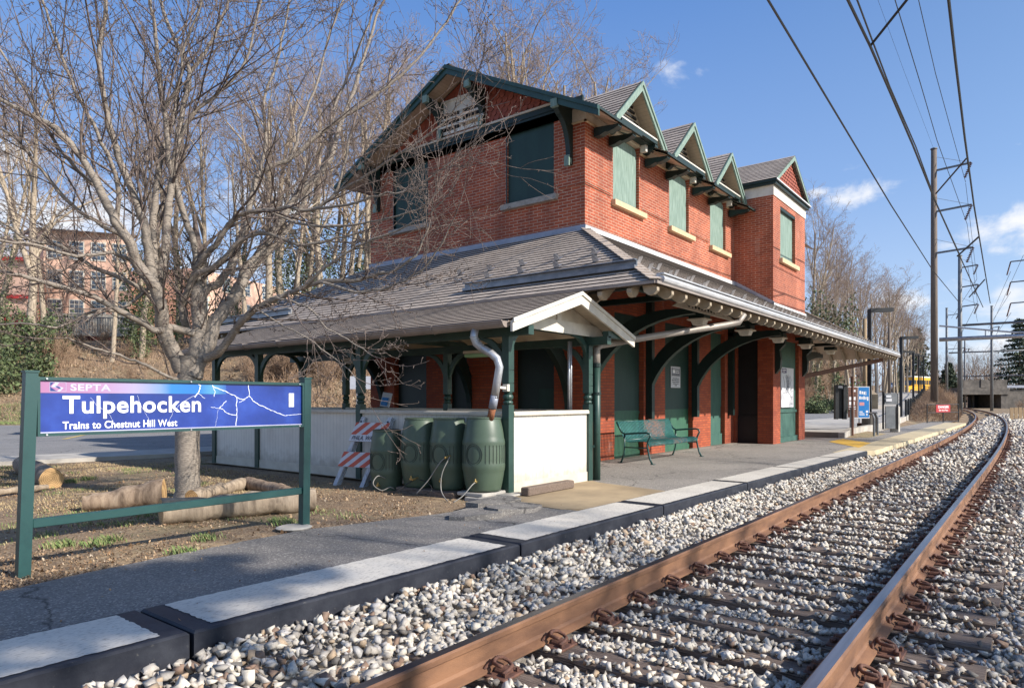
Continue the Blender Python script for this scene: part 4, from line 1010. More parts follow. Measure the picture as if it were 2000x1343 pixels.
# rafter tails with rounded ends, on the track side and the gable side
def tail(p, d, along, LL=.9):      # p: outer end at the eave; d: unit vector inwards; sloping up
    p, d, al = Vector(p), Vector(d), Vector(along)*.075; s_ = Vector((d.x, d.y, .592)).normalized()
    P = [p, p+Vector((0, 0, -.05))+d*.0, p+Vector((0, 0, -.095))+d*.05, p+Vector((0, 0, -.105))+d*.12, p+Vector((0, 0, -.095))+d*.19+Vector((0, 0, .04)), p+s_*LL+Vector((0, 0, -.09)), p+s_*LL]
    MB().prism([q - al/2 for q in P], al).build('rafter_tail', 'soffit_paint', cn, uv=False)
x = cx0 + .12
while x < cx1 - .05: tail((x, cy0+.02, ZE-.065), (0, 1, 0), (1, 0, 0), max(.25, min(.9, x-cx0-.1, cx1-x-.1))); x += .46
y = cy0 + .4
while y < cy1-.4: tail((cx0+.02, y, ZE-.065), (1, 0, 0), (0, 1, 0), max(.25, min(.9, y-cy0-.1, cy1-y-.1))); y += .46
y = cy0 + .4
while y < YB: tail((cx1-.02, y, ZE-.065), (-1, 0, 0), (0, 1, 0), max(.25, min(.9, y-cy0-.1))); y += .46
# raised gutters standing on the shingles, with little snow guards above them
def on_roof_f(x, t): return Vector((x, cy0 + t, ZE + t*.592))       # front slope
def on_roof_l(y, t): return Vector((cx0 + t, y, ZE + t*.592))
b = MB(); tl = .05
p0, p1 = on_roof_f(cx0+.14, tl), on_roof_f(cx1-.25, tl)
b.beam(p0+Vector((0, -.02, .02)), p1+Vector((0, -.02, .02)), .05, .12); b.tube([p0+Vector((0, -.065, .01)), p1+Vector((0, -.065, .01))], .052, 10); b.beam(p0+Vector((0, -.05, .085)), p1+Vector((0, -.05, .085)), .11, .016)
b.build('roof_gutter', 'gutter_white', cn)
for ya, yb in ((4.52, 7.80), (12.9, 15.9)):
    b = MB(); p0, p1 = on_roof_l(ya, .48), on_roof_l(yb, .48)
    b.beam(p0+Vector((0, 0, .07)), p1+Vector((0, 0, .07)), .03, .13); b.beam(p0+Vector((-.03, 0, .135)), p1+Vector((-.03, 0, .135)), .09, .016); b.beam(p0+Vector((-.05, 0, .03)), p1+Vector((-.05, 0, .03)), .06, .05)
    b.build('roof_gutter', 'zinc', cn)
gmb = MB(); gmb.add([(-.035, -.03, .012), (.035, -.03, .012), (.035, .06, .012), (-.035, .06, .012), (-.032, -.03, .075), (.032, -.03, .075), (0, -.045, .095), (-.035, -.024, .012), (.035, -.024, .012)], [(0, 1, 2, 3), (0, 1, 5, 6, 4)])
gmb.add([(-.035, -.024, .012), (.035, -.024, .012), (.032, -.024, .075), (0, -.039, .095), (-.032, -.024, .075)], [(0, 1, 2, 3, 4)])
def guard(p, rzz, tilt, mt):
    pass
guards = []
for row, (t, off) in enumerate(((.52, 0), (.86, .33))):
    x = cx0 + .75 + off
    while x < cx1 - .9: guards.append((on_roof_f(x, t), 0, 0)); x += .66
for row, (t, off) in enumerate(((1.02, 0), (1.36, .0))):
    y = cy0 + 1.5 + off
    while y < cy1 - 1.2: guards.append((on_roof_l(y + (.22 if row else 0), t), -90, 1)); y += .74
pro = {}
tilt = math.atan(.592)
for i, (p, rzz, kind_) in enumerate(guards[:98]):
    if kind_ not in pro:
        me = bpy.data.meshes.new('snow_guard'); g_ = 1.5; me.from_pydata([(v_[0]*g_, v_[1]*g_, v_[2]*g_) for v_ in gmb.v], [], gmb.f); me.materials.append(M['galv']); pro[kind_] = me
    o = bpy.data.objects.new('snow_guard', pro[kind_]); col.objects.link(o); o.parent = cn
    o.matrix_local = Matrix.Translation(p - Vector(st['_b'])) @ Matrix.Rotation(R(rzz), 4, 'Z') @ Matrix.Rotation(tilt, 4, 'X')
# canopy framing: plate beams, ties, posts against the wall and curved braces
def brace_f(mb, x, w=.13, yw=YF, z0=.88, yo=4.72, z1=2.72, hollow=True):
    # large curved bracket in the y-z plane, from the wall down low to the plate beam far out
    outer, inner = [], []; n = 14
    for i in range(n+1):
        a = math.pi/2*i/n; outer.append((x, yw-.03-(yw-.03-yo)*(1-math.cos(a)), z0+.12+(z1-z0-.12)*math.sin(a)))
    for i in range(n+1):
        a = math.pi/2*i/n; th = .06 + .21*math.sin(2*a)
        y, z = outer[i][1], outer[i][2]; inner.append((x, min(yw-.005, y + th*math.cos(a)*.9 + .02), min(z1+.12, z + th*math.sin(a)*.9 + .02)))
    for i in range(n):
        q = [outer[i], outer[i+1], inner[i+1], inner[i]]; mb.prism(q, (w, 0, 0))
    return outer
fr = MB()
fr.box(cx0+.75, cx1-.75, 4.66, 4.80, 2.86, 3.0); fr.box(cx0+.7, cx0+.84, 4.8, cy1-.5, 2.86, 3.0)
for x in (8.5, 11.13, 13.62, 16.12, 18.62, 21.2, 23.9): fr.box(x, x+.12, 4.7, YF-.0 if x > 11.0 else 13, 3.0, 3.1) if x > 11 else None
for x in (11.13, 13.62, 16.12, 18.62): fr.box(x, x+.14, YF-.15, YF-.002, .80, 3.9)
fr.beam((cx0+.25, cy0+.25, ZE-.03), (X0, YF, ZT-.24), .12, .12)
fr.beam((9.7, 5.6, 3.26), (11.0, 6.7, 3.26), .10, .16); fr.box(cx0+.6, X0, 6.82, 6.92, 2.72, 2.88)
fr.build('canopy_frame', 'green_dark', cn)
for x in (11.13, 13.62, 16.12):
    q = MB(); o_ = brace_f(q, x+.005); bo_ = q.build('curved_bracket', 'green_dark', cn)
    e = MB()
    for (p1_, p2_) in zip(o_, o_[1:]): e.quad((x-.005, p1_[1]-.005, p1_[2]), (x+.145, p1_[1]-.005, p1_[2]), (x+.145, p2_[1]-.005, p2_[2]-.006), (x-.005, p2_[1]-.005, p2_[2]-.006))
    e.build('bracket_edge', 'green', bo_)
q = MB()     # bracket on the right end of the bay
for (xx, yy) in ((BX1+.0, 6.0),):
    n = 14; O = []
    for i in range(n+1): a = math.pi/2*i/n; O.append((BX1+.02+(3.2)*(1-math.cos(a)), yy, 1.55+1.15*math.sin(a)))
    for i in range(n):
        a = math.pi/2*i/n; th = .10+.16*math.sin(2*a); p, p2 = O[i], O[i+1]; q.prism([p, p2, (p2[0], yy, p2[2]+th), (p[0], yy, p[2]+th)], (0, .14, 0))
q.build('curved_bracket', 'green_dark', cn)
MB().beam((BX1+.03, 5.85, 1.95), (27.3, 4.45, 2.66), .09, .13).build('diagonal_strut', 'clip', cn, uv=False)
for x, y in ((19.22, BY), (21.95, BY)):
    q = MB(); P = [(x, y, 3.0), (x, y-.28, 3.0), (x, y-.26, 2.75), (x, y-.12, 2.6), (x, y-.16, 2.35), (x, y-.14, 2.1), (x, y-.02, 1.95), (x, y, 1.95)]; q.prism(P, (.16, 0, 0)); q.build('wall_corbel', 'green_dark', bo)
for y in (7.20, 9.75, 12.6):
    q = MB(); n = 12; O = []
    for i in range(n+1): a = math.pi/2*i/n; O.append((X0-.02-(1.9)*(1-math.cos(a)), y, .95+1.6*math.sin(a)))
    for i in range(n):
        a = math.pi/2*i/n; th = .08+.18*math.sin(2*a); p, p2 = O[i], O[i+1]; q.prism([p, p2, (p2[0]+th*.8, y, min(2.72, p2[2]+th*.8)), (min(X0, p[0]+th*.8), y, p[2]+th*.8)], (0, .12, 0))
    q.build('wall_brace', 'green_dark', cn)
# cream fretwork panels in the corner framing
b = MB(); b.prism([(9.2, 5.32, 2.86), (10.55, 6.50, 2.86), (10.55, 6.50, 3.20), (9.9, 5.93, 3.22)], (.02, -.02, 0)); b.prism([(10.3, 4.70, 2.76), (13.2, 4.70, 2.76), (11.9, 4.72, 3.0), (11.0, 4.72, 3.02)], (0, .03, 0))
b.builds('fretwork_panel', 'cream', cn)
b = MB()
for kx in range(9): b.box(10.9+kx*.14, 10.93+kx*.14, 4.685, 4.70, 2.80, 2.90)
b.builds('fretwork_hole', 'black', cn)
# downpipe crossing from the front gutter to the shelter and down to the ground
pts = [on_roof_f(11.67, .02)+Vector((0, .0, -.10)), (11.62, 4.10, 2.56), (11.35, 4.25, 2.50), (8.95, 5.22, 2.14), (8.80, 5.24, 2.10), (8.80, 5.24, 2.0), (8.86, 5.28, 1.74)]
pts = [pts[0], pts[1], pts[2], (8.62+1.2, 4.95, 2.22), (8.98, 5.28, 2.06), (8.90, 5.31, 2.0), (8.90, 5.31, 1.74)]
dp = MB().tube(pts, .055, 12).build('downpipe', 'pipe_tan', cn, smooth=True); MB().tube([(8.90, 5.31, 1.74), (8.90, 5.31, .0)], .058, 12).build('lower_pipe', 'green', dp, smooth=True)
b = MB(); b.lathe([(.068, 1.72), (.068, 1.78)], (8.90, 5.31, 0), 12); b.lathe([(.068, 1.30), (.068, 1.34)], (8.90, 5.31, 0), 12); b.box(8.80, 9.0, 5.31, 5.33, .50, .54); b.builds('pipe_collar', 'green_dark', dp)
# ceiling lights under the canopy edge
lt = thing('canopy_light', 'square cream light box hanging under the canopy edge, nearest the shelter', 'light', (11.85, 4.9, 2.62))
MB().bbox(11.70, 12.0, 4.75, 5.05, 2.70, 2.80, .01).build('housing', 'green_dark', lt); b = MB(); b.add([(11.72,4.77,2.70),(11.98,4.77,2.70),(11.98,5.03,2.70),(11.72,5.03,2.70),(11.76,4.81,2.585),(11.94,4.81,2.585),(11.94,4.99,2.585),(11.76,4.99,2.585)], [(0,1,5,4),(1,2,6,5),(2,3,7,6),(3,0,4,7),(4,5,6,7)]); b.build('diffuser', 'fixture', lt)
MB().box(11.68, 12.02, 4.73, 5.07, 2.675, 2.70).build('rim', 'cream', lt)
for i, (x, lab) in enumerate(((14.31, 'second light box from the shelter under the canopy edge'), (16.59, 'third light box from the shelter, under the canopy before the bay'), (19.0, 'light box under the canopy at the near corner of the bay'), (21.69, 'light box under the canopy past the far pier of the bay'))):
    place_copy(lt, (x, 4.9, 2.62), 0, None, lab)
# notices on the wall
nt_ = thing('notice_sign', 'white notice with a dark heading fixed on the boarded doorway behind the bench', 'notice', (15.11, YF+.09, 1.58))
MB().box(15.11, 15.64, YF+.085, YF+.10, 1.52, 2.03).build('board', 'paper', nt_); MB().box(15.15, 15.60, YF+.079, YF+.084, 1.80, 2.00).build('heading', 'ink_grey', nt_)
def bars(mb, x, z, w, h, y, words, seed, n=(0, 0)):
    # lines of lettering too small to read: short word-like strokes
    rg = random.Random(seed); x1 = x + w
    while x < x1 - .01:
        L = min(rg.uniform(.4, 1.1)*words, x1 - x); mb.box(x, x+L, y, y+.002, z, z+h*rg.uniform(.75, 1)); x += L + words*.18
b = MB(); b.box(15.19, 15.32, YF+.075, YF+.078, 1.87, 1.95); bars(b, 15.35, 1.92, .20, .022, YF+.075, .07, 1); bars(b, 15.35, 1.875, .20, .022, YF+.075, .07, 2); b.box(15.2, 15.56, YF+.075, YF+.078, 1.975, 1.985); b.build('heading_marks', 'text_white', nt_, uv=False)
b = MB()
for i, wd in enumerate((.36, .44, .38, .30, .12)): bars(b, 15.375-wd/2, 1.735-i*.043, wd, .022, YF+.081, .08, 10+i)
b.build('text', 'ink', nt_, uv=False)
mp_ = thing('route_map', 'tall white transit route map with a purple title on the bay of the station', 'map', (19.9, BY, 1.0))
MB().box(19.91, 21.14, BY+.03, BY+.05, 1.01, 2.16).build('board', 'paper', mp_); MB().box(19.98, 20.42, BY+.026, BY+.029, 2.00, 2.13).build('title', 'ink_purple', mp_)
b = MB(); bars(b, 20.02, 2.075, .34, .03, BY+.023, .16, 3); bars(b, 20.02, 2.03, .24, .025, BY+.023, .12, 4); b.build('title_text', 'text_white', mp_, uv=False)
b = MB(); rg = random.Random(4)
for j in range(16):
    p = Vector((20.5 + rg.uniform(-.15, .15), BY+.027, 1.45+rg.uniform(-.05, .08))); a = rg.uniform(.1, math.pi-.1); P = [p]
    for s_ in range(5): a += rg.uniform(-.5, .5); p = p + Vector((math.cos(a)*.12, 0, math.sin(a)*.11)); p.x = min(21.08, max(19.97, p.x)); p.z = min(1.97, max(1.06, p.z)); P.append(p.copy())
    b.tube(P, .004, 4)
for (x, z) in ((20.85, 1.30), (20.95, 1.30), (20.85, 1.10), (20.95, 1.10)): b.box(x, x+.06, BY+.026, BY+.029, z, z+.03)
b.build('route_lines', 'ink_grey', mp_, uv=False)
# ------------------------------------------------------------------ waiting shelter (low gabled pavilion)
sh = thing('waiting_shelter', 'low open waiting shelter with white boarded half walls, green posts and a shingled gable roof', 'shelter', (6.8, 5.35, 0))
PXs, PYs = (6.80, 8.74), (5.37, 8.27, 11.09, 12.58)
def post(x, y):
    p = MB(); w = .055
    p.box(x-w, x+w, y-w, y+w, 0, 1.16); p.lathe([(.05, 1.16), (.062, 1.175), (.066, 1.19), (.062, 1.205), (.045, 1.215), (.064, 1.235), (.070, 1.26), (.064, 1.285), (.045, 1.30), (.062, 1.31), (.05, 1.325)], (x, y, 0), 14)
    p.box(x-w, x+w, y-w, y+w, 1.325, 1.43); p.box(x-w+.008, x+w-.008, y-w+.008, y+w-.008, 1.43, 1.438); p.box(x-w, x+w, y-w, y+w, 1.438, 1.60); p.box(x-w+.008, x+w-.008, y-w+.008, y+w-.008, 1.60, 1.608); p.box(x-w, x+w, y-w, y+w, 1.608, 2.04)
    return p.build('post', 'green', sh)
for x in PXs:
    for y in PYs: post(x, y)
b = MB()
for x in PXs: b.box(x-.055, x+.055, 5.0, 12.95, 2.04, 2.16)
for y in PYs: b.box(6.62, 9.22, y-.05, y+.05, 2.165, 2.26)
b.builds('beam', 'green', sh)
def arch(mb, c, d, z1=2.04, r=.62, w=.05):
    # quarter-arch brace from a post up to the beam; d horizontal unit direction
    c, d = Vector(c), Vector(d); n = 9; side = Vector((-d.y, d.x, 0))*w; o1, o2 = [], []
    for i in range(n+1):
        a = math.pi/2*i/n; o1.append(c + d*(.055 + r*(1-math.cos(a))*.95) + Vector((0, 0, z1-r*1.0 + r*math.sin(a)*.98))); th = .055 + .03*math.sin(2*a)
        o2.append(o1[-1] + d*(-th*math.cos(a)) + Vector((0, 0, th*math.sin(a)))*.9)
    o2 = [Vector((p.x, p.y, min(p.z, z1))) for p in o2]
    for i in range(n): mb.prism([o1[i]-side/2, o1[i+1]-side/2, o2[i+1]-side/2, o2[i]-side/2], side)
for x in PXs:
    for j, y in enumerate(PYs):
        b = MB()
        for s_ in (-1, 1):
            if (j == 0 and s_ < 0) or (j == 3 and s_ > 0): continue
            arch(b, (x, y, 0), (0, s_, 0), r=.40 if j >= 2 and (s_ > 0) == (j == 2) else .56)
        if j in (0, 3): arch(b, (x, y, 0), (1 if x < 8 else -1, 0, 0), z1=2.16, r=.40)
        b.build('brace', 'green', sh)
def half_wall(p, q, base=.0):
    p, q = Vector(p), Vector(q); o = MB().beam(p+Vector((0, 0, .53)), q+Vector((0, 0, .53)), .035, .98).build('half_wall', 'panel', sh)
    cpm = MB(); d = (q-p).normalized(); s_ = Vector((-d.y, d.x, 0)); pr = [(-.062, 1.02), (-.062, 1.05), (-.05, 1.072), (.05, 1.072), (.062, 1.05), (.062, 1.02)]
    cpm.prism([p + s_*a + Vector((0, 0, z)) for a, z in pr], q-p); cpm.build('rail_cap', 'cream', o)
    MB().beam(p+Vector((0, 0, .075)), q+Vector((0, 0, .075)), .06, .15).build('skirting', 'cream', o)
for x in PXs:
    for a, c in zip(PYs, PYs[1:]): half_wall((x, a+.056, 0), (x, c-.056, 0))
half_wall((6.856, PYs[0], 0), (8.684, PYs[0], 0)); half_wall((6.856, PYs[3], 0), (8.684, PYs[3], 0))
# roof
SX0, SX1, SXR, SY0, SY1, SZE, SZR = 6.36, 9.44, 7.90, 4.98, 13.0, 2.19, 2.70
g = MB(); shingle(g, (SX0, SY1, SZE), (SX0, SY0, SZE), (SXR, SY1, SZR), (SXR, SY0, SZR), 13, .013); shingle(g, (SX1, SY0, SZE), (SX1, SY1, SZE), (SXR, SY0, SZR), (SXR, SY1, SZR), 13, .013)
sr = g.build('shelter_roof', ['shingle', 'shingle_edge'], sh)
b = MB(); b.add([(SX0+.01, SY0+.01, SZE-.03), (SXR, SY0+.01, SZR-.03), (SXR, SY1, SZR-.03), (SX0+.01, SY1, SZE-.03), (SX1-.01, SY0+.01, SZE-.03), (SX1-.01, SY1, SZE-.03)], [(0, 1, 2, 3), (4, 5, 2, 1)]); b.build('soffit', 'cream_board', sr)
b = MB()
for ex, s_ in ((SX0, -1), (SX1, 1)):
    b.prism([(ex, SY0-.03, SZE-.15), (ex, SY0-.03, SZE-.02), (SXR, SY0-.03, SZR-.02), (SXR, SY0-.03, SZR-.165)], (0, .035, 0)); b.prism([(ex, SY0-.05, SZE-.04), (ex, SY0-.05, SZE+.01), (SXR, SY0-.05, SZR+.01), (SXR, SY0-.05, SZR-.04)], (0, .018, 0))
b.builds('bargeboard', 'white', sr)
b = MB(); b.prism([(6.66, 5.33, 2.27), (9.10, 5.33, 2.27), (SXR, 5.33, 2.655)], (0, .03, 0)); b.build('gable_board', 'cream', sr)
b = MB(); b.box(6.62, 9.18, 5.305, 5.328, 2.26, 2.40) if False else b.add([(6.60, 5.31, 2.17), (9.14, 5.31, 2.17), (8.95, 5.31, 2.34), (6.82, 5.31, 2.34), (6.60, 5.33, 2.17), (9.14, 5.33, 2.17), (8.95, 5.33, 2.34), (6.82, 5.33, 2.34)], [(0, 1, 2, 3), (3, 2, 6, 7), (0, 4, 5, 1), (1, 5, 6, 2)])
b.box(SXR-.06, SXR+.04, 5.31, 5.33, 2.34, 2.62); b.builds('gable_trim', 'white', sr)
b = MB(); b.box(8.72, 9.20, 5.0, 5.10, 2.14, 2.24); b.box(6.72, 6.84, 4.955, 5.3, 2.20, 2.30); b.builds('beam_end', 'green', sr)
b = MB()
for j, yy in enumerate(frange(5.2, 12.9, .55)): b.box(SX1-.35, SX1-.02, yy, yy+.06, 2.10, 2.155)
b.builds('rafter_tail', 'sill_cream', sr)
# half-round gutter
def gutter(name, p, q, r, mat, parent, sag=0.02):
    p, q = Vector(p), Vector(q); d = (q-p).normalized(); s_ = Vector((-d.y, d.x, 0)).normalized(); m_ = MB(); n = 14; K = 10; vs = []
    for i in range(n+1):
        t = i/n; c = p.lerp(q, t) + Vector((0, 0, -sag*math.sin(t*7)*.5))
        for j in range(K+1): a = math.pi*j/K; vs.append(c + s_*(r*math.cos(a)) + Vector((0, 0, -r*math.sin(a))))
        for j in range(K, -1, -1): a = math.pi*j/K; vs.append(c + s_*((r-.006)*math.cos(a)) + Vector((0, 0, -(r-.006)*math.sin(a))))
    L = 2*(K+1); fs = [(i*L+j, i*L+(j+1) % L, (i+1)*L+(j+1) % L, (i+1)*L+j) for i in range(n) for j in range(L)]
    fs += [tuple(range(L))]; m_.add(vs, fs); m_.tube([p + s_*r, q + s_*r], .011, 6); m_.tube([p - s_*r, q - s_*r], .011, 6)
    m_.prism([p + s_*(r*math.cos(math.pi*j/8)) + Vector((0, 0, -r*math.sin(math.pi*j/8))) for j in range(9)], -d*.006)
    return m_.build(name, mat, parent, uv=False)
gt = gutter('gutter', (SX0-.035, SY0+.05, 2.165), (SX0-.045, SY1, 2.15), .075, 'gutter_brown', sr)
b = MB()
for yy in (6.2, 7.5, 8.7, 9.7, 10.7, 11.8): b.tube([(SX0+.06, yy, 2.18), (SX0-.12, yy, 2.17), (SX0-.13, yy, 2.12), (SX0-.05, yy, 2.075), (SX0+.04, yy, 2.10)], .008, 5)
b.builds('gutter_bracket', 'gutter_brown', gt, uv=False)
b = MB(); b.box(SX0+.01, SX0+.03, SY0+.05, SY1, 2.10, 2.185); b.builds('fascia', 'gutter_brown', sr)
# metal pipe from the gutter into the nearest barrel
B1 = Vector((6.60, 5.66, 0))
pp = [(6.33, 5.52, 2.10), (6.32, 5.53, 2.0), (6.34, 5.51, 1.925), (6.385, 5.45, 1.86), (6.43, 5.35, 1.80), (6.455, 5.27, 1.73), (6.465, 5.24, 1.63), (6.47, 5.28, 1.45), (6.48, 5.33, 1.25)]
dn = MB().tube(pp, .050, 14).build('downspout', 'galv', sr, smooth=True)
b = MB()
for i in range(7): t = i/6.; c = Vector(pp[1]).lerp(Vector(pp[3]), t); b.lathe([(.050, -.006), (.055, 0), (.050, .006)], c, 14)
b.build('elbow_ribs', 'galv', dn)
MB().tube([(6.478, 5.325, 1.28), (6.488, 5.37, 1.12)], .052, 14).build('coupling', 'lead', dn, smooth=True); MB().tube([(6.487, 5.365, 1.13), (6.50, 5.42, .97)], .045, 14).build('clay_pipe', 'rust', dn, smooth=True)
b = MB(); b.beam((6.52, 5.31, 1.38), (6.76, 5.36, 1.37), .05, .03); b.bbox(6.70, 6.75, 5.30, 5.38, 1.33, 1.42, .004); b.build('pipe_strap', 'white', dn)
# green-lit fixture and white fixture beneath the roof
for (x, y, mt, lab) in ((8.6, 7.35, 'm_green', 'pale green tube light under the shelter roof, beside the crooked downspout'), (8.6, 10.75, 'fixture', 'small cream light at the far corner post of the shelter')):
    if mt == 'm_green': M[mt] = simple('light_green_glass', (.38, .62, .36), (.30, .52, .28), 4, .4)
    l_ = thing('shelter_light', lab, 'light', (x, y, 2.02)); MB().bbox(x-.09, x+.09, y-.35 if mt == 'm_green' else y-.15, y+.35 if mt == 'm_green' else y+.15, 2.0, 2.05, .008).build('housing', 'cream', l_); MB().bbox(x-.08, x+.08, y-.33 if mt == 'm_green' else y-.14, y+.33 if mt == 'm_green' else y+.14, 1.94, 1.998, .012).build('diffuser', mt, l_)
b = MB(); b.tube([(8.50, 5.55, 1.08), (8.50, 5.55, 2.1)], .022, 8); b.tube([(8.56, 5.55, 1.08), (8.56, 5.55, 2.1)], .014, 8); b.build('conduit', 'galv', sh, smooth=True)
# small ticket notice on the inner wall of the shelter
lf = thing('leaflet_holder', 'small white and blue leaflet propped on the rail inside the shelter', 'leaflet', (8.74, 9.98, 1.08))
MB().beam((8.74, 9.93, 1.09), (8.80, 9.90, 1.36), .26, .015, up=(1, 0, 0)).build('card', 'paper', lf); MB().beam((8.722, 9.93, 1.12), (8.755, 9.915, 1.27), .17, .012, up=(1, 0, 0)).build('picture', 'poster_blue', lf); MB().box(8.69, 8.82, 9.82, 10.08, 1.075, 1.09).build('base', 'ink', lf)
ps = thing('parking_sign', 'white rectangular sign standing at the road edge behind the shelter', 'sign', (16.2, 20.5, 0))
c_ = ud(697, 772, 29.0); MB().beam((c_.x-.38, c_.y+.5, c_.z+.55), (c_.x+.38, c_.y-.5, c_.z+.55), .03, .55).build('board', 'paper', ps); MB().tube([(c_.x+.1, c_.y+.1, -.1), (c_.x+.1, c_.y+.1, c_.z+.5)], .035, 6).build('post', 'galv', ps)

# ------------------------------------------------------------------ rain barrels
def barrel(mb_c, h=.93, rt=.225, rm=.285, rb=.225, lean=(0, 0), label='', loc=(0, 0, 0), open_top=False):
    r = thing('rain_barrel', label, 'barrel', loc, 'green rain barrels in a row by the shelter'); cx, cy, cz = loc; RR = lambda t: rm - ((rm-rb) if t < .5 else (rm-rt))*abs((t-.5)/.5)**2.2
    prof_ = []; n = 30
    for i in range(n+1):
        t = i/n; rad = RR(t); prof_.append([rad, t*h])
    for p in prof_:      # two raised hoops
        t = p[1]/h
        for c_ in (.335, .685):
            if abs(t-c_) < .042: p[0] += .006
    if open_top: prof_ += [[rt*.90, h+.004], [rt*.86, h-.02]]
    else: prof_ += [[rt*1.0, h+.012], [rt*.93, h+.016], [rt*.90, h+.004]]
    b = MB(); b.lathe([tuple(p) for p in prof_], loc, 36); bd = b.build('body', 'barrel', r, smooth=True)
    g = MB()
    for k in range(34):
        a = 2*math.pi*k/34 + .05
        if abs(((a - math.radians(192) + math.pi) % (2*math.pi)) - math.pi) < .50: continue
        pts = []
        for j in range(7):
            t = lerp(.385, .64, j/6); rr = RR(t); pts.append((cx+(rr+.0012)*math.cos(a), cy+(rr+.0012)*math.sin(a), cz+t*h))
        g.tube(pts, .0045, 4, cap=False)
    a0 = math.radians(192); pts = []
    for rr_ in (.115, .095):
        pts = []
        for j in range(25):
            q = 2*math.pi*j/24; da = rr_*math.cos(q)/rm; t = .51 + rr_*1.15*math.sin(q)/h; rr = RR(t); pts.append((cx+(rr+.001)*math.cos(a0+da), cy+(rr+.001)*math.sin(a0+da), cz+t*h))
        g.tube(pts, .0045, 5, cap=False)
    g.build('grooves', 'barrel_groove', bd, uv=False)
    l_ = MB(); l_.lathe([(rt*.99, h-.0), (rt*1.03, h+.004), (rt*1.03, h+.022), (rt*.97, h+.026)] if not open_top else [(rt*1.0, h-.02), (rt*1.04, h-.01), (rt*1.04, h+.012), (rt*.95, h+.012), (rt*.93, h-.03)], loc, 32); l_.build('rim', 'barrel', r, smooth=False)
    if open_top: MB().lathe([(rt*.92, h-.002), (rt*.92, h+.0145)], loc, 24).build('opening', 'black', r)
    s_ = MB(); a = math.radians(198); s_.tube([(cx+rb*.97*math.cos(a), cy+rb*.97*math.sin(a), cz+.13), (cx+(rb+.07)*math.cos(a), cy+(rb+.07)*math.sin(a), cz+.125)], .016, 8); s_.tube([(cx+(rb+.05)*math.cos(a), cy+(rb+.05)*math.sin(a), cz+.12), (cx+(rb+.05)*math.cos(a), cy+(rb+.05)*math.sin(a), cz+.165)], .009, 6); s_.build('tap', 'brass', r)
    return r
b1 = barrel(None, .90, .215, .272, .215, label='green rain barrel nearest the track, with the clay pipe entering its lid', loc=(6.54, 5.56, .075)); b1.rotation_euler = (R(-1.5), R(2), 0)
barrel(None, .90, .205, .255, .205, label='green rain barrel standing on the timber beside the one with the pipe', loc=(6.50, 6.12, .06))
barrel(None, .90, .205, .260, .205, label='green rain barrel, second from the striped barricade', loc=(6.46, 6.62, .055))
barrel(None, .86, .190, .228, .19, label='green open-topped rain barrel next to the striped barricade, the furthest left', loc=(6.33, 7.14, -.06), open_top=True)
tag(MB().bbox(6.22, 6.42, 5.80, 6.85, -.05, .055, .012).build('timber_beam', 'tie', loc=(6.3, 6.3, 0)), 'old timber beam laid under the two middle rain barrels', 'beam')
tag(MB().bbox(6.52, 6.70, 5.80, 6.85, -.05, .055, .012).build('timber_beam', 'tie', loc=(6.6, 6.3, 0)), 'rear timber beam under the two middle rain barrels, against the shelter', 'beam')
for i, (x0, x1, y0, y1, z0, z1, lab) in enumerate(((6.22, 6.62, 5.30, 5.60, -.03, .025, 'lowest grey concrete slab in the stack under the rain barrel with the pipe'), (6.28, 6.75, 5.36, 5.78, .026, .072, 'upper grey concrete slab directly under the rain barrel with the pipe'), (6.55, 6.92, 5.16, 5.44, .014, .040, 'thin pale concrete slab lying by the corner post of the shelter'), (6.16, 6.33, 5.22, 5.36, .0, .04, 'loose broken grey concrete brick in front of the slab stack'))):
    tag(MB().bbox(x0, x1, y0, y1, z0, z1, .008).build('concrete_block', 'concrete', loc=((x0+x1)/2, (y0+y1)/2, z0)), lab, 'slab')
MBt = MB(); MBt.bbox(6.80, 7.86, 5.04, 5.17, .014, .12, .012); tag(MBt.build('timber_plank', 'tie', loc=(7.3, 5.1, .014)), 'rough brown timber lying on the slab before the white half wall', 'timber')
MBt = None
# hoses
def hose(name, pts, lab, mt='hose', r=.0065):
    P = [Vector(p) for p in pts]; out = []
    for i in range(len(P)-1):
        p0, p1, p2, p3 = P[max(0, i-1)], P[i], P[i+1], P[min(len(P)-1, i+2)]
        for k in range(5):
            t = k/5; out.append(.5*((2*p1)+(p2-p0)*t+(2*p0-5*p1+4*p2-p3)*t*t+(-p0+3*p1-3*p2+p3)*t**3))
    out.append(P[-1]); tag(MB().tube(out, r, 7).build(name, mt, smooth=True, loc=tuple(P[0]), uv=False), lab, 'hose')
hose('hose', [(6.27, 5.47, .205), (6.20, 5.46, .18), (6.08, 5.50, .06), (5.98, 5.56, -.01)], 'pale hose curving from the tap of the piped barrel to the soil')
hose('hose', [(6.30, 5.92, .50), (6.24, 5.88, .48), (6.16, 5.92, .30), (6.12, 5.90, .10), (6.05, 5.75, .0), (5.98, 5.66, .0)], 'pale hose hanging from the brass fitting of the third barrel')
hose('hose', [(6.26, 5.94, .50), (6.22, 6.02, .42), (6.16, 6.16, .2), (6.08, 6.30, .02)], 'second pale hose slanting down from the brass fitting to the left', 'hose')
hose('hose', [(6.16, 6.98, .16), (6.06, 7.02, .20), (5.98, 7.02, .10), (6.02, 6.90, .02), (6.1, 6.82, .06), (6.16, 6.8, .03)], 'white looped hose at the foot of the open-topped barrel')
hose('hose', [(6.24, 6.46, .19), (6.14, 6.52, .13), (6.02, 6.60, .03), (5.95, 6.7, .0), (5.98, 6.45, .0), (6.05, 6.2, .01), (6.1, 6.05, .08), (6.2, 6.2, .15), (6.24, 6.4, .18)], 'black hose lying in a loop before the middle barrels', 'hose_black')
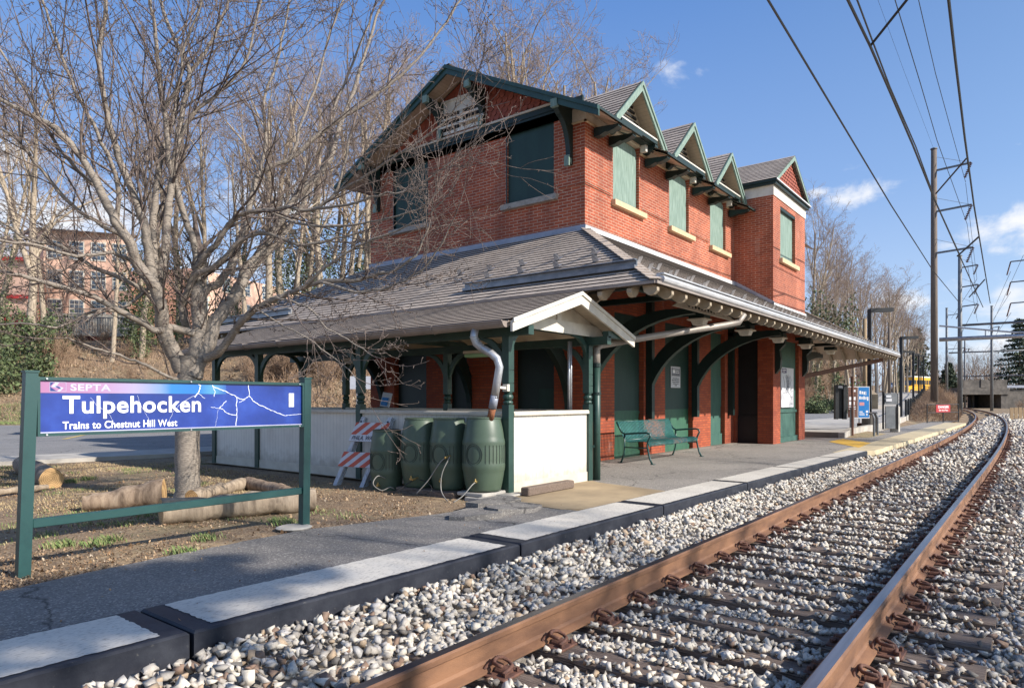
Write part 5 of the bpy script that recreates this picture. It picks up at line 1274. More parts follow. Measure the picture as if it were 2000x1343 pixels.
for (p, lab) in (((6.29, 5.93, .505), 'brass hose fitting on the side of the third barrel'), ((6.23, 6.46, .195), 'brass hose splitter by the foot of the second barrel')):
    b = MB(); b.tube([(p[0]-.07, p[1], p[2]-.015), (p[0]+.03, p[1], p[2]+.005)], .014, 8); b.tube([(p[0]-.04, p[1]-.02, p[2]-.01), (p[0]-.04, p[1]+.03, p[2]-.01)], .012, 8); tag(b.build('hose_fitting', 'brass', loc=p, uv=False), lab, 'fitting')
# barricade leaning on the half wall
bc = thing('barricade', 'folded orange and white striped barricade leaning on the white half wall', 'barricade', (6.45, 7.9, -.02))
def bp(u, v, d=0):      # u along the board, v up the leg, leaning back towards the wall
    o = Vector((6.17, 8.10, -.03)); ex = Vector((.17, -.98, 0)).normalized(); up_ = Vector((.44, -.12, 1.0)).normalized(); nn = ex.cross(up_).normalized(); nn = -nn if nn.x > 0 else nn
    return o + ex*u + up_*v + nn*d
for u0 in (.0, .50):
    l_ = MB(); 
    for d in (.0, -.05): pts = [bp(u0-.035, 0, d), bp(u0+.035, 0, d), bp(u0+.035, 1.10, d), bp(u0-.035, 1.10, d)]; l_.prism(pts, bp(0, 0, d-.035)-bp(0, 0, d))
    lg = l_.build('leg', 'bar_wood', bc); e = MB(); c = bp(u0, 1.02, .004); e.tube([bp(u0, 1.02, -.01), bp(u0, 1.02, .010)], .014, 8); e.build('bolt', 'iron', lg)
def sboard(v0, v1, text=False):
    m_ = MB(); P = [bp(-.07, v0, .004), bp(.57, v0, .004), bp(.57, v1, .004), bp(-.07, v1, .004)]; m_.prism(P, bp(0, 0, .018)-bp(0, 0, 0)); o = m_.build('board', 'sign_white', bc)
    s_ = MB(); vb = v0 + (.105 if text else 0); h = v1 - vb; W0, W1 = -.07, .57
    k = -.30
    while k < .62:
        pl = [(k, vb), (k+.11, vb), (k+.11+h*1.0, v1), (k+h*1.0, v1)]
        # clip the stripe to the board
        def clip(P_, xe, sg):
            out = []
            for i in range(len(P_)):
                a, c_ = P_[i], P_[(i+1) % len(P_)]; ia, ic = sg*(a[0]-xe) >= 0, sg*(c_[0]-xe) >= 0
                if ia: out.append(a)
                if ia != ic: t = (xe-a[0])/(c_[0]-a[0]); out.append((xe, a[1]+(c_[1]-a[1])*t))
            return out
        pl = clip(clip(pl, W0+.003, 1), W1-.003, -1)
        if len(pl) > 2: s_.add([bp(u, v, .024) for u, v in pl], [tuple(range(len(pl)))])
        k += .21
    s_.build('stripes', 'orange', o, uv=False)
    if text:
        vv, ff = text_polys('PHILA. WATER D', (0, 0, 0), (1, 0, 0), (0, 0, 1), .60, .068, .012); t_ = MB(); t_.add([bp(-.02+p.x, v0+.020+p.z, .025) for p in vv], ff); t_.build('lettering', 'ink', o, uv=False)
sboard(.70, 1.0, True); sboard(.30, .53)

# ------------------------------------------------------------------ station name sign
sg = thing('station_sign', 'long blue station name sign with cracked face on two green posts, reading Tulpehocken', 'sign', (2.78, 5.63, 0))
SGY = 5.61
for (x, xt, z0, zt) in ((1.625, 1.672, -.05, 1.415), (3.925, 3.945, -.03, 1.425)):
    b = MB(); w = .038; b.add([(x-w, 5.62-w, z0), (x+w, 5.62-w, z0), (x+w, 5.62+w, z0), (x-w, 5.62+w, z0), (xt-w, 5.62-w, zt), (xt+w, 5.62-w, zt), (xt+w, 5.62+w, zt), (xt-w, 5.62+w, zt)], [(0,3,2,1),(4,5,6,7),(0,1,5,4),(1,2,6,5),(2,3,7,6),(3,0,4,7)])
    b.box(xt-w-.006, xt+w+.006, 5.62-w-.006, 5.62+w+.006, zt, zt+.014); b.build('post', 'post_green', sg)
MB().bbox(1.68, 3.89, 5.60, 5.66, .315, .378, .005).builds('lower_rail', 'post_green', sg)
b = MB(); b.box(1.705, 3.905, 5.585, 5.665, 1.362, 1.385); b.box(1.705, 3.905, 5.585, 5.665, .962, .984); b.box(1.705, 1.722, 5.585, 5.665, .984, 1.362); b.box(3.885, 3.905, 5.585, 5.665, .984, 1.362); b.build('frame', 'post_green', sg)
for bx_ in (1.76, 2.8, 3.85):
    for bz_ in (.973, 1.373): MB().tube([(bx_, 5.585, bz_), (bx_, 5.576, bz_)], .007, 8).build('bolt', 'galv', sg, uv=False)
pn = MB().box(1.722, 3.885, 5.605, 5.645, .984, 1.362).build('panel', 'sign_blue', sg)
MB().box(1.722, 3.885, 5.594, 5.604, .984, .992).build('lower_trim', 'text_fade', pn)
b = MB(); xx = [1.724+i*.02 for i in range(8)]; L = [(1.724, 5.603, 1.272), (3.12, 5.603, 1.272), (3.12, 5.603, 1.356), (1.724, 5.603, 1.356)]; b.add(L, [(0, 1, 2, 3)])
o = b.build('faded_strip', 'sign_strip', pn); 
for v in o.data.vertices: v.co.x -= (1.724 - 2.78)
o.location.x = 1.724 - 2.78
def ty(dy): return SGY - .0075 - dy
b = MB(); vv, ff = text_polys('Tulpehocken', (1.865, ty(.001), 1.080), (1, 0, 0), (0, 0, 1), 1.03, .172, .022, 1.06); b.add(vv, ff); b.build('station_name', 'text_white', pn, uv=False)
b = MB(); vv, ff = text_polys('Trains to Chestnut Hill West', (1.865, ty(.001), 1.006), (1, 0, 0), (0, 0, 1), .83, .058, .022, 1.05); b.add(vv, ff); b.build('line_name', 'text_white', pn, uv=False)
b = MB(); vv, ff = text_polys('SEPTA', (1.915, ty(.001), 1.288), (1, 0, 0), (0, 0, 1), .275, .052, .03, 1.08); b.add(vv, ff); b.build('operator_name', 'text_fade', pn, uv=False)
b = MB(); lx, lz, s_ = 1.785, 1.283, .066       # emblem: a rounded square with a folded S
q = lambda u, v: (lx + u*s_*1.55, ty(.001), lz + v*s_)
b.add([q(0, .1), q(.08, 0), q(.55, 0), q(.38, .08), q(.10, .40), q(.02, .55), q(.22, .92), q(.30, 1), q(.08, 1), q(0, .9)], [tuple(range(10))]); b.add([q(.30, .55), q(.52, .35), q(.70, .28), q(.60, .50), q(.42, .60)], [(0, 1, 2, 3, 4)])
b.build('emblem', 'logo_navy', pn, uv=False)
b = MB(); q2 = lambda u, v: (lx + u*s_*1.55, ty(.0005), lz + v*s_); b.add([q2(0.08, .5), q2(.35, 1), q2(.60, 1), q2(.42, .62), q2(.85, .40), q2(.62, .0), q2(.40, .0), q2(.68, .32)], [tuple(range(8))])
for (p, q_) in (((.0, 0), (1, 0)), ((1, 0), (1, 1)), ((1, 1), (0, 1)), ((0, 1), (0, 0))): b.beam(q2(*p), q2(*q_), .0012, .0025)
b.build('emblem_mark', 'text_fade', pn, uv=False)
b = MB().box(3.745, 3.80, ty(.002), ty(0), 1.155, 1.285); b.build('sticker', 'text_white', pn)
b = MB()
def cr_(pts, w):
    P = [Vector((x, ty(.0012), z)) for x, z in pts]; n = len(P); rg = random.Random(n*7+int(w*1e4)); Q = []
    for i in range(n-1):
        for k in range(4): t = k/4; p = P[i].lerp(P[i+1], t); p.x += rg.uniform(-.004, .004); p.z += rg.uniform(-.004, .004); Q.append(p)
    Q.append(P[-1]); W_ = [w*.68*(.35+.65*abs(math.sin(i*1.7+n))) for i in range(len(Q))]
    L_, R_ = [], []
    for i, p in enumerate(Q):
        t = (Q[min(i+1, len(Q)-1)] - Q[max(0, i-1)]).normalized(); nn = Vector((-t.z, 0, t.x)); L_.append(p + nn*W_[i]*.5); R_.append(p - nn*W_[i]*.5)
    b.add(L_+R_, [(i, len(Q)+i, len(Q)+i+1, i+1) for i in range(len(Q)-1)])
for pts, w in (([(2.99, 1.345), (3.05, 1.315), (3.11, 1.30), (3.19, 1.262), (3.24, 1.235)], .011), ([(2.99, 1.345), (3.02, 1.30), (3.01, 1.25)], .009), ([(3.24, 1.235), (3.29, 1.225), (3.34, 1.262), (3.33, 1.355)], .011), ([(3.34, 1.262), (3.37, 1.22), (3.43, 1.18), (3.51, 1.145), (3.60, 1.11), (3.70, 1.075)], .012), ([(3.70, 1.075), (3.78, 1.082), (3.88, 1.085)], .009),
               ([(3.22, 1.245), (3.215, 1.17), (3.22, 1.10), (3.21, .995)], .011), ([(3.21, 1.09), (3.14, 1.10), (3.08, 1.145), (3.05, 1.15)], .010), ([(3.05, 1.15), (2.98, 1.16)], .006), ([(3.06, 1.15), (3.09, 1.185), (3.12, 1.215)], .010), ([(3.24, 1.20), (3.27, 1.21), (3.30, 1.225)], .008), ([(2.84, 1.24), (2.88, 1.29), (2.89, 1.345), (2.87, 1.352)], .016), ([(2.87, 1.28), (2.90, 1.255), (2.93, 1.235)], .006), ([(2.87, 1.275), (2.80, 1.24), (2.72, 1.19), (2.66, 1.12), (2.62, 1.02)], .0035), ([(2.05, 1.24), (2.09, 1.18), (2.14, 1.15), (2.18, 1.11), (2.22, 1.02)], .003), ([(2.38, 1.26), (2.42, 1.15), (2.47, 1.07), (2.48, 1.0)], .003), ([(3.05, 1.14), (3.03, 1.05), (3.02, .995)], .003)): cr_(pts, w)
b.build('cracks', 'crack', pn, uv=False)

# ------------------------------------------------------------------ bench
bn = thing('bench', 'teal slatted metal bench standing on the platform in front of the station wall', 'bench', (12.8, 6.2, 0))
BXa, BXb = 11.66, 13.98
prof_b = [(6.52, .775), (6.515, .795), (6.495, .80), (6.48, .785), (6.44, .70), (6.40, .60), (6.365, .50), (6.33, .445), (6.27, .415), (6.18, .408), (6.05, .425), (5.93, .432), (5.85, .42), (5.815, .39), (5.815, .35), (5.83, .335)]
sl_ = MB(); xx = BXa + .02; wo = MB()
while xx < BXb:
    tgt = wo if 12.75 < xx < 13.45 else sl_
    for (p, q_) in zip(prof_b, prof_b[1:]):
        tgt.beam((xx, p[0], p[1]), (xx, q_[0], q_[1]), .028, .009, up=(0, -(q_[1]-p[1]), (q_[0]-p[0])))
    xx += .058
so_ = sl_.build('slats', 'bench', bn, uv=False); wo.build('worn_slats', 'bench_worn', bn, uv=False)
b = MB()
for y, z in ((6.50, .79), (6.33, .44), (5.83, .38)): b.tube([(BXa, y, z), (BXb, y, z)], .016, 8)
b.builds('cross_bar', 'bench_frame', bn, smooth=True, uv=False)
for xe in (BXa-.01, BXb+.01):
    b = MB(); b.tube([(xe, 6.50, .79), (xe, 6.44, .68), (xe, 6.39, .60), (xe, 6.32, .565), (xe, 6.10, .585), (xe, 5.86, .60), (xe, 5.80, .58), (xe, 5.785, .53), (xe, 5.83, .44), (xe, 5.85, .36), (xe, 5.82, .22), (xe, 5.79, .10), (xe, 5.74, .01)], .019, 8)
    b.tube([(xe, 6.33, .56), (xe, 6.33, .30), (xe, 6.34, .18), (xe, 6.38, .06), (xe, 6.41, .01)], .018, 8); b.tube([(xe, 5.84, .31), (xe, 6.33, .31)], .012, 6)
    b.box(xe-.035, xe+.035, 5.69, 5.77, 0.006, .018); b.box(xe-.035, xe+.035, 6.38, 6.46, .006, .018); b.build('end_frame', 'bench_frame', bn, smooth=True, uv=False)

# ------------------------------------------------------------------ logs and sticks round the cherry tree
def log(name, p, q, r0, r1, lab, mt='log_bark', crook=.0, seed=1, ends=True):
    p, q = Vector(p), Vector(q); rg = random.Random(seed); n = 14; pts, rad = [], []; side = Vector((-(q-p).y, (q-p).x, 0)).normalized()
    for i in range(n+1):
        t = i/n; pts.append(p.lerp(q, t) + side*crook*math.sin(t*math.pi) + Vector((0, 0, rg.uniform(-.006, .006)))); rad.append(lerp(r0, r1, t)*(1+rg.uniform(-.06, .06)))
    b = MB(); b.tube(pts, rad, 16, cap=False)
    for i in range(len(b.v)): v = Vector(b.v[i]); nn = noise.noise(v*4)*.030 + noise.noise(v*13)*.012; c = p.lerp(q, (v-p).dot(q-p)/(q-p).length_squared); d = (v-c).normalized(); b.v[i] = tuple(v + d*nn)
    o = b.build(name, mt, smooth=True, loc=tuple(p), uv=False); tag(o, lab, 'log')
    e = MB(); m_ = len(b.v); e.add(b.v[:16], [tuple(range(15, -1, -1))]); e.add(b.v[m_-16:], [tuple(range(16))]); o2 = e.build('cut_end', 'log_end', o, uv=False)
    return o
log('log', (2.98, 8.38, .06), (3.70, 8.00, .15), .085, .165, 'short thick log with an orange sawn end to the left of the cherry trunk', seed=2, crook=.03)
log('log', (3.17, 6.93, .10), (4.62, 6.42, .10), .135, .125, 'long pale barkless log in front of the tree, ending behind the right sign post', 'log_bare', seed=3, crook=.04)
log('log', (4.05, 8.05, .06), (5.15, 8.75, .06), .085, .08, 'smooth pale log behind the cherry trunk', 'log_bare', seed=5)
log('log', (5.18, 8.72, .06), (5.05, 7.3, .05), .085, .055, 'rough brown branch log on the right of the tree ring, pointing at the barrels', seed=6)
log('log', (3.50, 10.95, .12), (3.95, 13.7, .12), .155, .14, 'thick bark log lying on the grass at the left behind the sign post', seed=7)
log('log', (1.9, 11.3, .07), (2.9, 12.1, .07), .085, .07, 'dark log at the far left edge of the grass', seed=8)
log('log', (2.2, 10.4, .045), (3.35, 10.6, .045), .05, .045, 'thin straight grey branch lying on the grass at the left', 'log_bare', seed=9)
def stick(p, q, r, lab, seed):
    rg = random.Random(seed); P = [Vector(p).lerp(Vector(q), i/5)+Vector((rg.uniform(-.03, .03), rg.uniform(-.03, .03), 0)) for i in range(6)]; tag(MB().tube(P, [r, r, r*.9, r*.8, r*.6, r*.4], 6).build('stick', 'log_bark', loc=p, uv=False), lab, 'stick')
stick((3.35, 9.6, .03), (4.0, 9.2, .03), .012, 'thin stick lying on the grass behind the short sawn log', 1)
# ------------------------------------------------------------------ right-hand street furniture
def lamp_post(x, y, z, h, lab, dirs=(1,), base=False):
    r = thing('lamp_post', lab, 'lamp post', (x, y, z), 'black lamp posts along the platform and ramp')
    MB().bbox(x-.068, x+.068, y-.068, y+.068, z-.3, z+h, .006).build('pole', 'iron', r, uv=False)
    for d in dirs:
        b = MB(); b.bbox(min(x, x+d*.75), max(x, x+d*.75), y-.05, y+.05, z+h-.02, z+h+.05, .006) if False else None
        # head reaching out over the platform
        dx, dy = d*.60*math.sin(CA)*1.0, -d*.60*math.cos(CA); q = MB(); q.beam((x, y, z+h-.03), (x+dx*1.45, y+dy*1.45, z+h), .22, .15); q.build('lamp_head', 'iron', r, uv=False)
    if base: MB().lathe([(.27, -.15), (.27, .62), (.25, .64)], (x, y, z), 20).build('concrete_base', 'concrete_old', r, smooth=False)
    return r
lamp_post(28.8, 5.12, .12, 4.55, 'black lamp post on a round concrete base, nearest the station', (1,), True)
lamp_post(40.7, 5.75, .17, 4.35, 'second black lamp post from the station, beside the meter box', (1,))
lamp_post(57.7, 7.35, .5, 4.3, 'third black lamp post, its head turned left, at the ramp fence', (-1,))
lamp_post(73.0, 8.85, 1.1, 4.4, 'fourth black lamp post, its head turned left, along the ramp fence', (-1,))
lamp_post(88.6, 10.3, 1.85, 4.4, 'fifth black lamp post on the ramp, head turned left', (-1,))
lamp_post(106, 12.6, 2.25, 4.2, 'sixth black lamp post near the top of the ramp', (-1,)); lamp_post(121, 16.2, 2.4, 4.2, 'farthest black lamp post at the top of the ramp', (-1,))
# information kiosk: poster frame on two posts
kx, ky = 25.9, 5.45
kk = thing('poster_case', 'grey framed poster case with a blue poster on its right half, beside the platform', 'poster case', (kx, ky, .1))
def kz(px, py, d): return ud(px, py, d)
A_, B_ = Vector((26.55, 5.15, 0)), Vector((27.05, 4.55, 0))      # plane facing the camera side
e1 = Vector((.62, -.78, 0)).normalized(); k0 = Vector((25.65, 6.05, 0)); nn_ = Vector((-.78, -.62, 0))
def kp(u, z, d=0): return k0 + e1*u + Vector((0, 0, z)) + nn_*d
def kbox(name, u0, u1, z0, z1, d0, d1, mt, par): m_ = MB(); m_.prism([kp(u0, z0, d0), kp(u1, z0, d0), kp(u1, z1, d0), kp(u0, z1, d0)], nn_*(d1-d0)); return m_.build(name, mt, par, uv=False)
k0 = uz(1655, 846) ; k0.z = .0
kbox('poster_board', .02, .82, .55, 1.72, -.03, .0, 'sign_white', kk)
pb = kbox('poster', .41, .80, .59, 1.69, .001, .006, 'poster_blue', kk); kbox('poster', .03, .38, .59, 1.69, .001, .006, 'poster_brown', kk)
m_ = MB()
def kb(m_, u0, u1, z0, z1, d=.0075): m_.add([kp(u0, z0, d), kp(u1, z0, d), kp(u1, z1, d), kp(u0, z1, d)], [(0, 1, 2, 3)])
rg = random.Random(2)
for (u0, u1, z0, z1) in ((.44, .50, 1.44, 1.56), (.52, .57, 1.44, 1.54), (.59, .65, 1.42, 1.53), (.67, .69, 1.40, 1.54), (.43, .49, 1.25, 1.36), (.51, .56, 1.25, 1.34), (.58, .64, 1.24, 1.36), (.66, .70, 1.24, 1.34), (.72, .77, 1.20, 1.34), (.44, .56, .78, .81), (.44, .62, .72, .745), (.44, .64, .67, .695), (.68, .76, .76, .84), (.69, .74, .66, .72), (.06, .30, 1.22, 1.34), (.06, .27, 1.04, 1.17), (.06, .30, .96, .99), (.06, .30, .88, .91), (.22, .30, 1.52, 1.60)): kb(m_, u0, u1, z0, z1)
m_.build('poster_marks', 'text_white', pb, uv=False); m_ = MB(); kb(m_, .44, .62, 1.02, 1.14); m_.build('poster_label', 'poster_pink', pb, uv=False)
p1 = uz(1649, 849); p2 = uz(1662, 858)
kd = thing('timetable_box', 'dark grey upright box standing left of the posters, seen edge on', 'box', (k0.x-.35, k0.y+.4, .15))
c0 = uz(1652, 846); c0.z = 0
m_ = MB(); u0 = -.45
for (a, c_) in ((-.46, -.36), (-.16, -.04)): m_.prism([kp(a, .52, .05), kp(c_, .52, .05), kp(c_, 1.78, .05), kp(a, 1.78, .05)], nn_*-.14)
m_.prism([kp(-.36, 1.62, .03), kp(-.16, 1.62, .03), kp(-.16, 1.78, .03), kp(-.36, 1.78, .03)], nn_*-.1); m_.build('case', 'iron', kd, uv=False); m_ = MB(); m_.prism([kp(-.36, .54, -.02), kp(-.16, .54, -.02), kp(-.16, 1.62, -.02), kp(-.36, 1.62, -.02)], nn_*-.04); m_.build('recess', 'black', kd, uv=False)
m_ = MB(); m_.prism([kp(-.35, 1.66, .032), kp(-.18, 1.66, .032), kp(-.18, 1.74, .032), kp(-.35, 1.74, .032)], nn_*.003); m_.build('plate', 'paper', kd, uv=False)
pp_ = uz(1665, 853, 0) + Vector((.7, -.35, 0)); tag(MB().tube([(pp_.x-.7, pp_.y+.35, 0), (pp_.x-.7, pp_.y+.35, 2.0)], .04, 8).build('sign_post', 'clip', loc=(pp_.x-.7, pp_.y+.35, 0), uv=False), 'rusty brown steel post standing in front of the poster case', 'post')
m_ = MB()
for (u, z1) in ((.06, .95), (.16, .95)): m_.tube([kp(u, .0, .12), kp(u, z1-.05, .12), kp(u+.03, z1, .10)], .035, 8)
m_.builds('leg', 'steel_grey', kk, uv=False)
for i, px in enumerate((1707, 1714)):
    q = uz(px, 852 - i*2, 0); tag(MB().tube([q + Vector((0, 0, 0)), q + Vector((0, 0, .62)), q + Vector((.03, .05, .74)), q + Vector((.06, .16, .76))], .035, 8).build('bollard', 'steel_grey', loc=tuple(q), uv=False), ('grey bent steel hoop post beside the round lamp base, the left one', 'grey bent steel hoop post beside the round lamp base, the right one')[i], 'bollard')
# regulation sign above the posters
q = ud(1679, 765, 31); rsn = thing('regulation_sign', 'small pale regulation sign on a thin post above the poster case', 'sign', (q.x, q.y, .2))
m_ = MB(); m_.beam((q.x-.19, q.y+.25, q.z), (q.x+.19, q.y-.25, q.z), .02, .46); m_.build('board', 'paper', rsn); MB().tube([(q.x, q.y+.02, .1), (q.x, q.y+.02, q.z)], .03, 6).build('post', 'steel_grey', rsn)
m_ = MB()
for i in range(4): z = q.z+.14-i*.10; m_.beam((q.x-.155, q.y+.15, z), (q.x+.12, q.y-.21, z), .012, .035)
m_.build('lettering_marks', 'ink_grey', rsn)
# meter box post by the fence
q = uz(1738, 838, .12); mtb = thing('validator_box', 'grey box with small white labels on two dark posts by the platform kerb', 'box', (q.x, q.y, .12))
m_ = MB(); m_.beam(q + Vector((-.16, .2, 0)), q + Vector((-.16, .2, 1.42)), .06, .06); m_.beam(q + Vector((.18, -.22, 0)), q + Vector((.18, -.22, 1.35)), .06, .06); m_.builds('post', 'iron', mtb, uv=False)
m_ = MB(); m_.beam(q + Vector((-.14, .18, 1.15)), q + Vector((.16, -.20, 1.15)), .12, .42); m_.build('box', 'steel_grey', mtb, uv=False); m_ = MB(); m_.beam(q + Vector((-.17, .10, 1.24)), q + Vector((-.05, -.05, 1.24)), .02, .09); m_.beam(q + Vector((-.17, .10, 1.10)), q + Vector((-.03, -.07, 1.10)), .02, .11); m_.builds('label_plate', 'paper', mtb, uv=False)
m_ = MB(); m_.beam(q + Vector((-.10, .13, .45)), q + Vector((.12, -.15, .45)), .05, .85); m_.build('lower_panel', 'steel_grey', mtb, uv=False)
m_ = MB(); m_.bbox(q.x+.3, q.x+.62, q.y-.25, q.y+.05, .0, .98, .02); tag(m_.build('concrete_bollard', 'concrete', loc=(q.x+.4, q.y, 0), uv=False), 'square pale concrete post at the start of the ramp fence', 'bollard')
# ramp fence: posts, rails and pickets along the edge
fn = thing('ramp_fence', 'dark metal picket fence running up beside the ramp', 'fence', (42, 5.7, .2))
m_ = MB(); xs = frange(41.6, 108, 1.5)
for x, x2 in zip(xs, xs[1:]):
    for h in (.15, 1.0): m_.beam((x, fence_y(x)-.05, prof(x)+h), (x2, fence_y(x2)-.05, prof(x2)+h), .05, .05)
m_.build('rails', 'iron', fn, uv=False); m_ = MB(); x = 41.7
while x < 90: m_.box(x, x+.035, fence_y(x)-.07, fence_y(x)-.04, prof(x)+.1, prof(x)+1.0); x += .32 if x < 60 else .5
m_.build('pickets', 'iron', fn, uv=False)
for x in frange(41.6, 90, 3.0): MB().box(x-.04, x+.04, fence_y(x)-.13, fence_y(x)-.05, prof(x)-.1, prof(x)+1.08).build('post', 'iron', fn, uv=False)
# danger gate at the platform end
dg = thing('danger_barrier', 'thin black metal barrier with a red danger sign at the end of the platform', 'barrier', (43.6, 4.2, 0))
A_, B_ = Vector((41.9, 4.70, 0)), Vector((45.0, 3.55, 0)); m_ = MB(); H = .98
for t in (0, .5, 1): p = A_.lerp(B_, t); m_.tube([p, p + Vector((0, 0, H if t != .5 else .55))], .028, 6)
for z in (.06, .55, H): m_.tube([A_ + Vector((0, 0, z)), B_ + Vector((0, 0, z))], .022, 6)
m_.build('frame', 'iron', dg, uv=False); d_ = (B_-A_).normalized(); sd = d_.cross(Vector((0, 0, 1))).normalized()
P0 = A_.lerp(B_, .27); m_ = MB(); m_.beam(P0 + Vector((0, 0, .77)) , A_.lerp(B_, .72) + Vector((0, 0, .77)), .03, .42); m_.build('sign_board', 'danger_red', dg, uv=False)
for txt, z, h, w in (('DANGER', .78, .14, 1.12), ('Do Not Pass', .63, .085, .95)):
    vv, ff = text_polys(txt, (0, 0, 0), (1, 0, 0), (0, 0, 1), w, h, .02); m_ = MB(); o_ = A_.lerp(B_, .5) - d_*w/2 + sd*.02; m_.add([o_ + d_*p.x + Vector((0, 0, z+p.z)) for p in vv], ff); m_.build('danger_text', 'text_white', dg, uv=False)
# slatted timber fence on the right
fw = thing('timber_fence', 'tan timber picket fence at the right edge beyond the tracks', 'fence', (58, 1.5, -.4)); m_ = MB()
for i in range(30): x, y = 58 + i*.30*.615, 1.5 - i*.30*.788; m_.beam((x-.075, y+.096, .15 + .01*(i % 3)), (x+.075, y-.096, .15 + .01*(i % 3)), .04, 1.1)
m_.build('pickets', 'fence_wood', fw, uv=False)

# ------------------------------------------------------------------ catenary masts, gantries and wires
def insulator(parent, p, q, mt='clip'):
    p, q = Vector(p), Vector(q); m_ = MB(); m_.tube([p, q], .02, 5); n = 9
    for i in range(n): c = p.lerp(q, (i+.6)/n); d = (q-p).normalized()*.025; m_.tube([c-d, c+d], [.10, .04], 8)
    return m_.build('insulator', mt, parent, uv=False)
def mast(px, pyt, d, r, lab, mt, arms, zb=-.3, lean=0):
    t = ud(px, pyt, d); base = Vector((t.x + lean, t.y, zb)); o = thing('catenary_mast', lab, 'mast', tuple(base))
    MB().tube([base, t], [r*1.15, r*.85], 10).build('pole', mt, o, smooth=True, uv=False)
    if r > .15: MB().tube([t, t + Vector((0, 0, .07))], r*1.05, 10).build('cap', 'steel_grey', o, uv=False)
    for (py0, px1, py1, ins) in arms:
        a = ud(px + (0 if px1 > px else 0), py0, d); k = (px1-1000)/1320.0
        # arms point across the track (-y), keeping the x of the mast
        dd = t.x/(math.cos(CA)+k*math.sin(CA)); bb = Vector((t.x, dd*(math.sin(CA)-k*math.cos(CA)), a.z + (.12 if px1 > px else .05)))
        m_ = MB(); m_.beam(a, bb, .09*r/.19, .11*r/.19); m_.tube([(a.x, a.y, a.z+1.0*r/.19*.9), bb], .012, 4); arm = m_.build('arm', 'steel_grey', o, uv=False)
        if ins: insulator(arm, bb, bb + Vector((-.2*ins, .35*ins, -1.0*ins)))
    return o, t
T1, t1 = mast(1824, 292, 46, .205, 'tall brown wooden catenary mast nearest the station, with three arms', 'pole_wood', [(334, 1897, 325, 1), (414, 1898, 404, 1), (495, 1901, 487, 1)], zb=.3, lean=.25)
T2, t2 = mast(1875, 500, 64, .19, 'grey steel catenary mast behind the wooden one', 'steel_grey', [(523, 1910, 518, .9), (561, 1911, 557, .9), (599, 1911, 596, .9)], zb=-.3)
mast(1849, 602, 96, .16, 'thin catenary mast between the wooden and the steel mast', 'steel_grey', [(616, 1872, 614, .7), (682, 1885, 680, .5)], zb=.5)
mast(1937, 598, 92, .17, 'thin catenary mast on the right side of the curve', 'steel_grey', [(640, 1952, 636, .7)], zb=-.3)
mast(1884.5, 665, 120, .15, 'distant thin catenary mast standing before the bridge', 'steel_grey', [(682, 1893, 681, .5)], zb=-.3)
def gantry(x, y0, y1, z, r, lab, brace=None, mt='steel_grey'):
    o = thing('gantry_beam', lab, 'gantry', (x, y0, z)); m_ = MB(); m_.tube([(x, y0, z), (x, y1, z)], r, 10); m_.build('tube', mt, o, smooth=True, uv=False)
    if brace: m_ = MB(); m_.tube([(x, y0, z+brace), (x, y0-4.2, z+.25*brace), (x, y0-7.5, z+r)], r*.45, 6); m_.tube([(x, y0-2.6, z+r), (x, y0-2.6, z+brace*.55)], r*.3, 6); m_.build('stay', mt, o, uv=False)
    return o
gp = ud(1838, 663, 46.3); gantry(gp.x, gp.y+.1, -9.5, gp.z, .14, 'grey steel tube gantry crossing the tracks from the wooden mast', .95, 'galv')
gp = ud(1880, 635, 64); gantry(gp.x, gp.y+.1, -14, gp.z, .11, 'dark gantry beam crossing from the steel mast, above the tubular one')
gp = ud(1853, 689, 96); gantry(gp.x, gp.y, gp.y-9, gp.z, .10, 'thin distant gantry beam below the tubular gantry')
gp = ud(1880, 735, 110); gantry(gp.x, gp.y, gp.y-22, gp.z, .10, 'low distant gantry beam just above the bridge')
rm = thing('catenary_mast', 'catenary cross arms of an off-frame mast at the right edge', 'mast', (70, -4.5, -.3)); MB().tube([(70, -4.6, -.3), (70, -4.6, 14)], .16, 8).build('pole', 'steel_grey', rm, uv=False)
for py in (511, 551, 592):
    k = (1974-1000)/1320.; dd = 70/(math.cos(CA)+k*math.sin(CA)); yy = dd*(math.sin(CA)-k*math.cos(CA)); z = CZ-(py-781)/1320*dd; m_ = MB(); m_.beam((70, -4.6, z+.1), (70, yy, z), .08, .09); ar = m_.build('arm', 'steel_grey', rm, uv=False); MB().tube([(70, yy, z), (69.9, yy+.25, z-1.1)], .05, 6).build('insulator', 'clip', ar, uv=False)
def wire(name, pts, r, lab, cat='wire', grp='overhead line wires'):
    tag(MB().tube(pts, r, 5).build(name, 'black', loc=tuple(pts[0]), uv=False), lab, cat, grp)
def wz(px, py, z): return uz(px, py, z)
def line_(zs, ps): return [uz(px, py, z) if py != 781 else None for (px, py), z in zip(ps, zs)]
def ext(P): d = P[0]-P[1]; return [P[0] + d.normalized()*14] + P
wire('overhead_wire', ext(line_([7.0]*4, [(1500, 0), (1740, 400), (1822, 528), (1873, 590)])), .018, 'single wire sloping from the top of the sky to the masts, the leftmost of all')
W2 = line_([6.6, 6.6, 6.6, 6.6, 6.6, 6.6, 6.6], [(1656, 0), (1699, 89), (1738, 179), (1782.6, 283), (1824, 387), (1876, 503), (1920, 600)]); wire('overhead_wire', ext(W2), .020, 'thicker dark overhead wire carrying the slanted registration arm')
wire('overhead_wire', ext(line_([7.4, 7.35, 7.3, 7.2, 7.1, 6.9], [(1674, 0), (1705, 83), (1738, 170), (1788.5, 286), (1830, 399), (1876, 500)])), .014, 'overhead wire just to the right of the thicker one, meeting it at the mast')
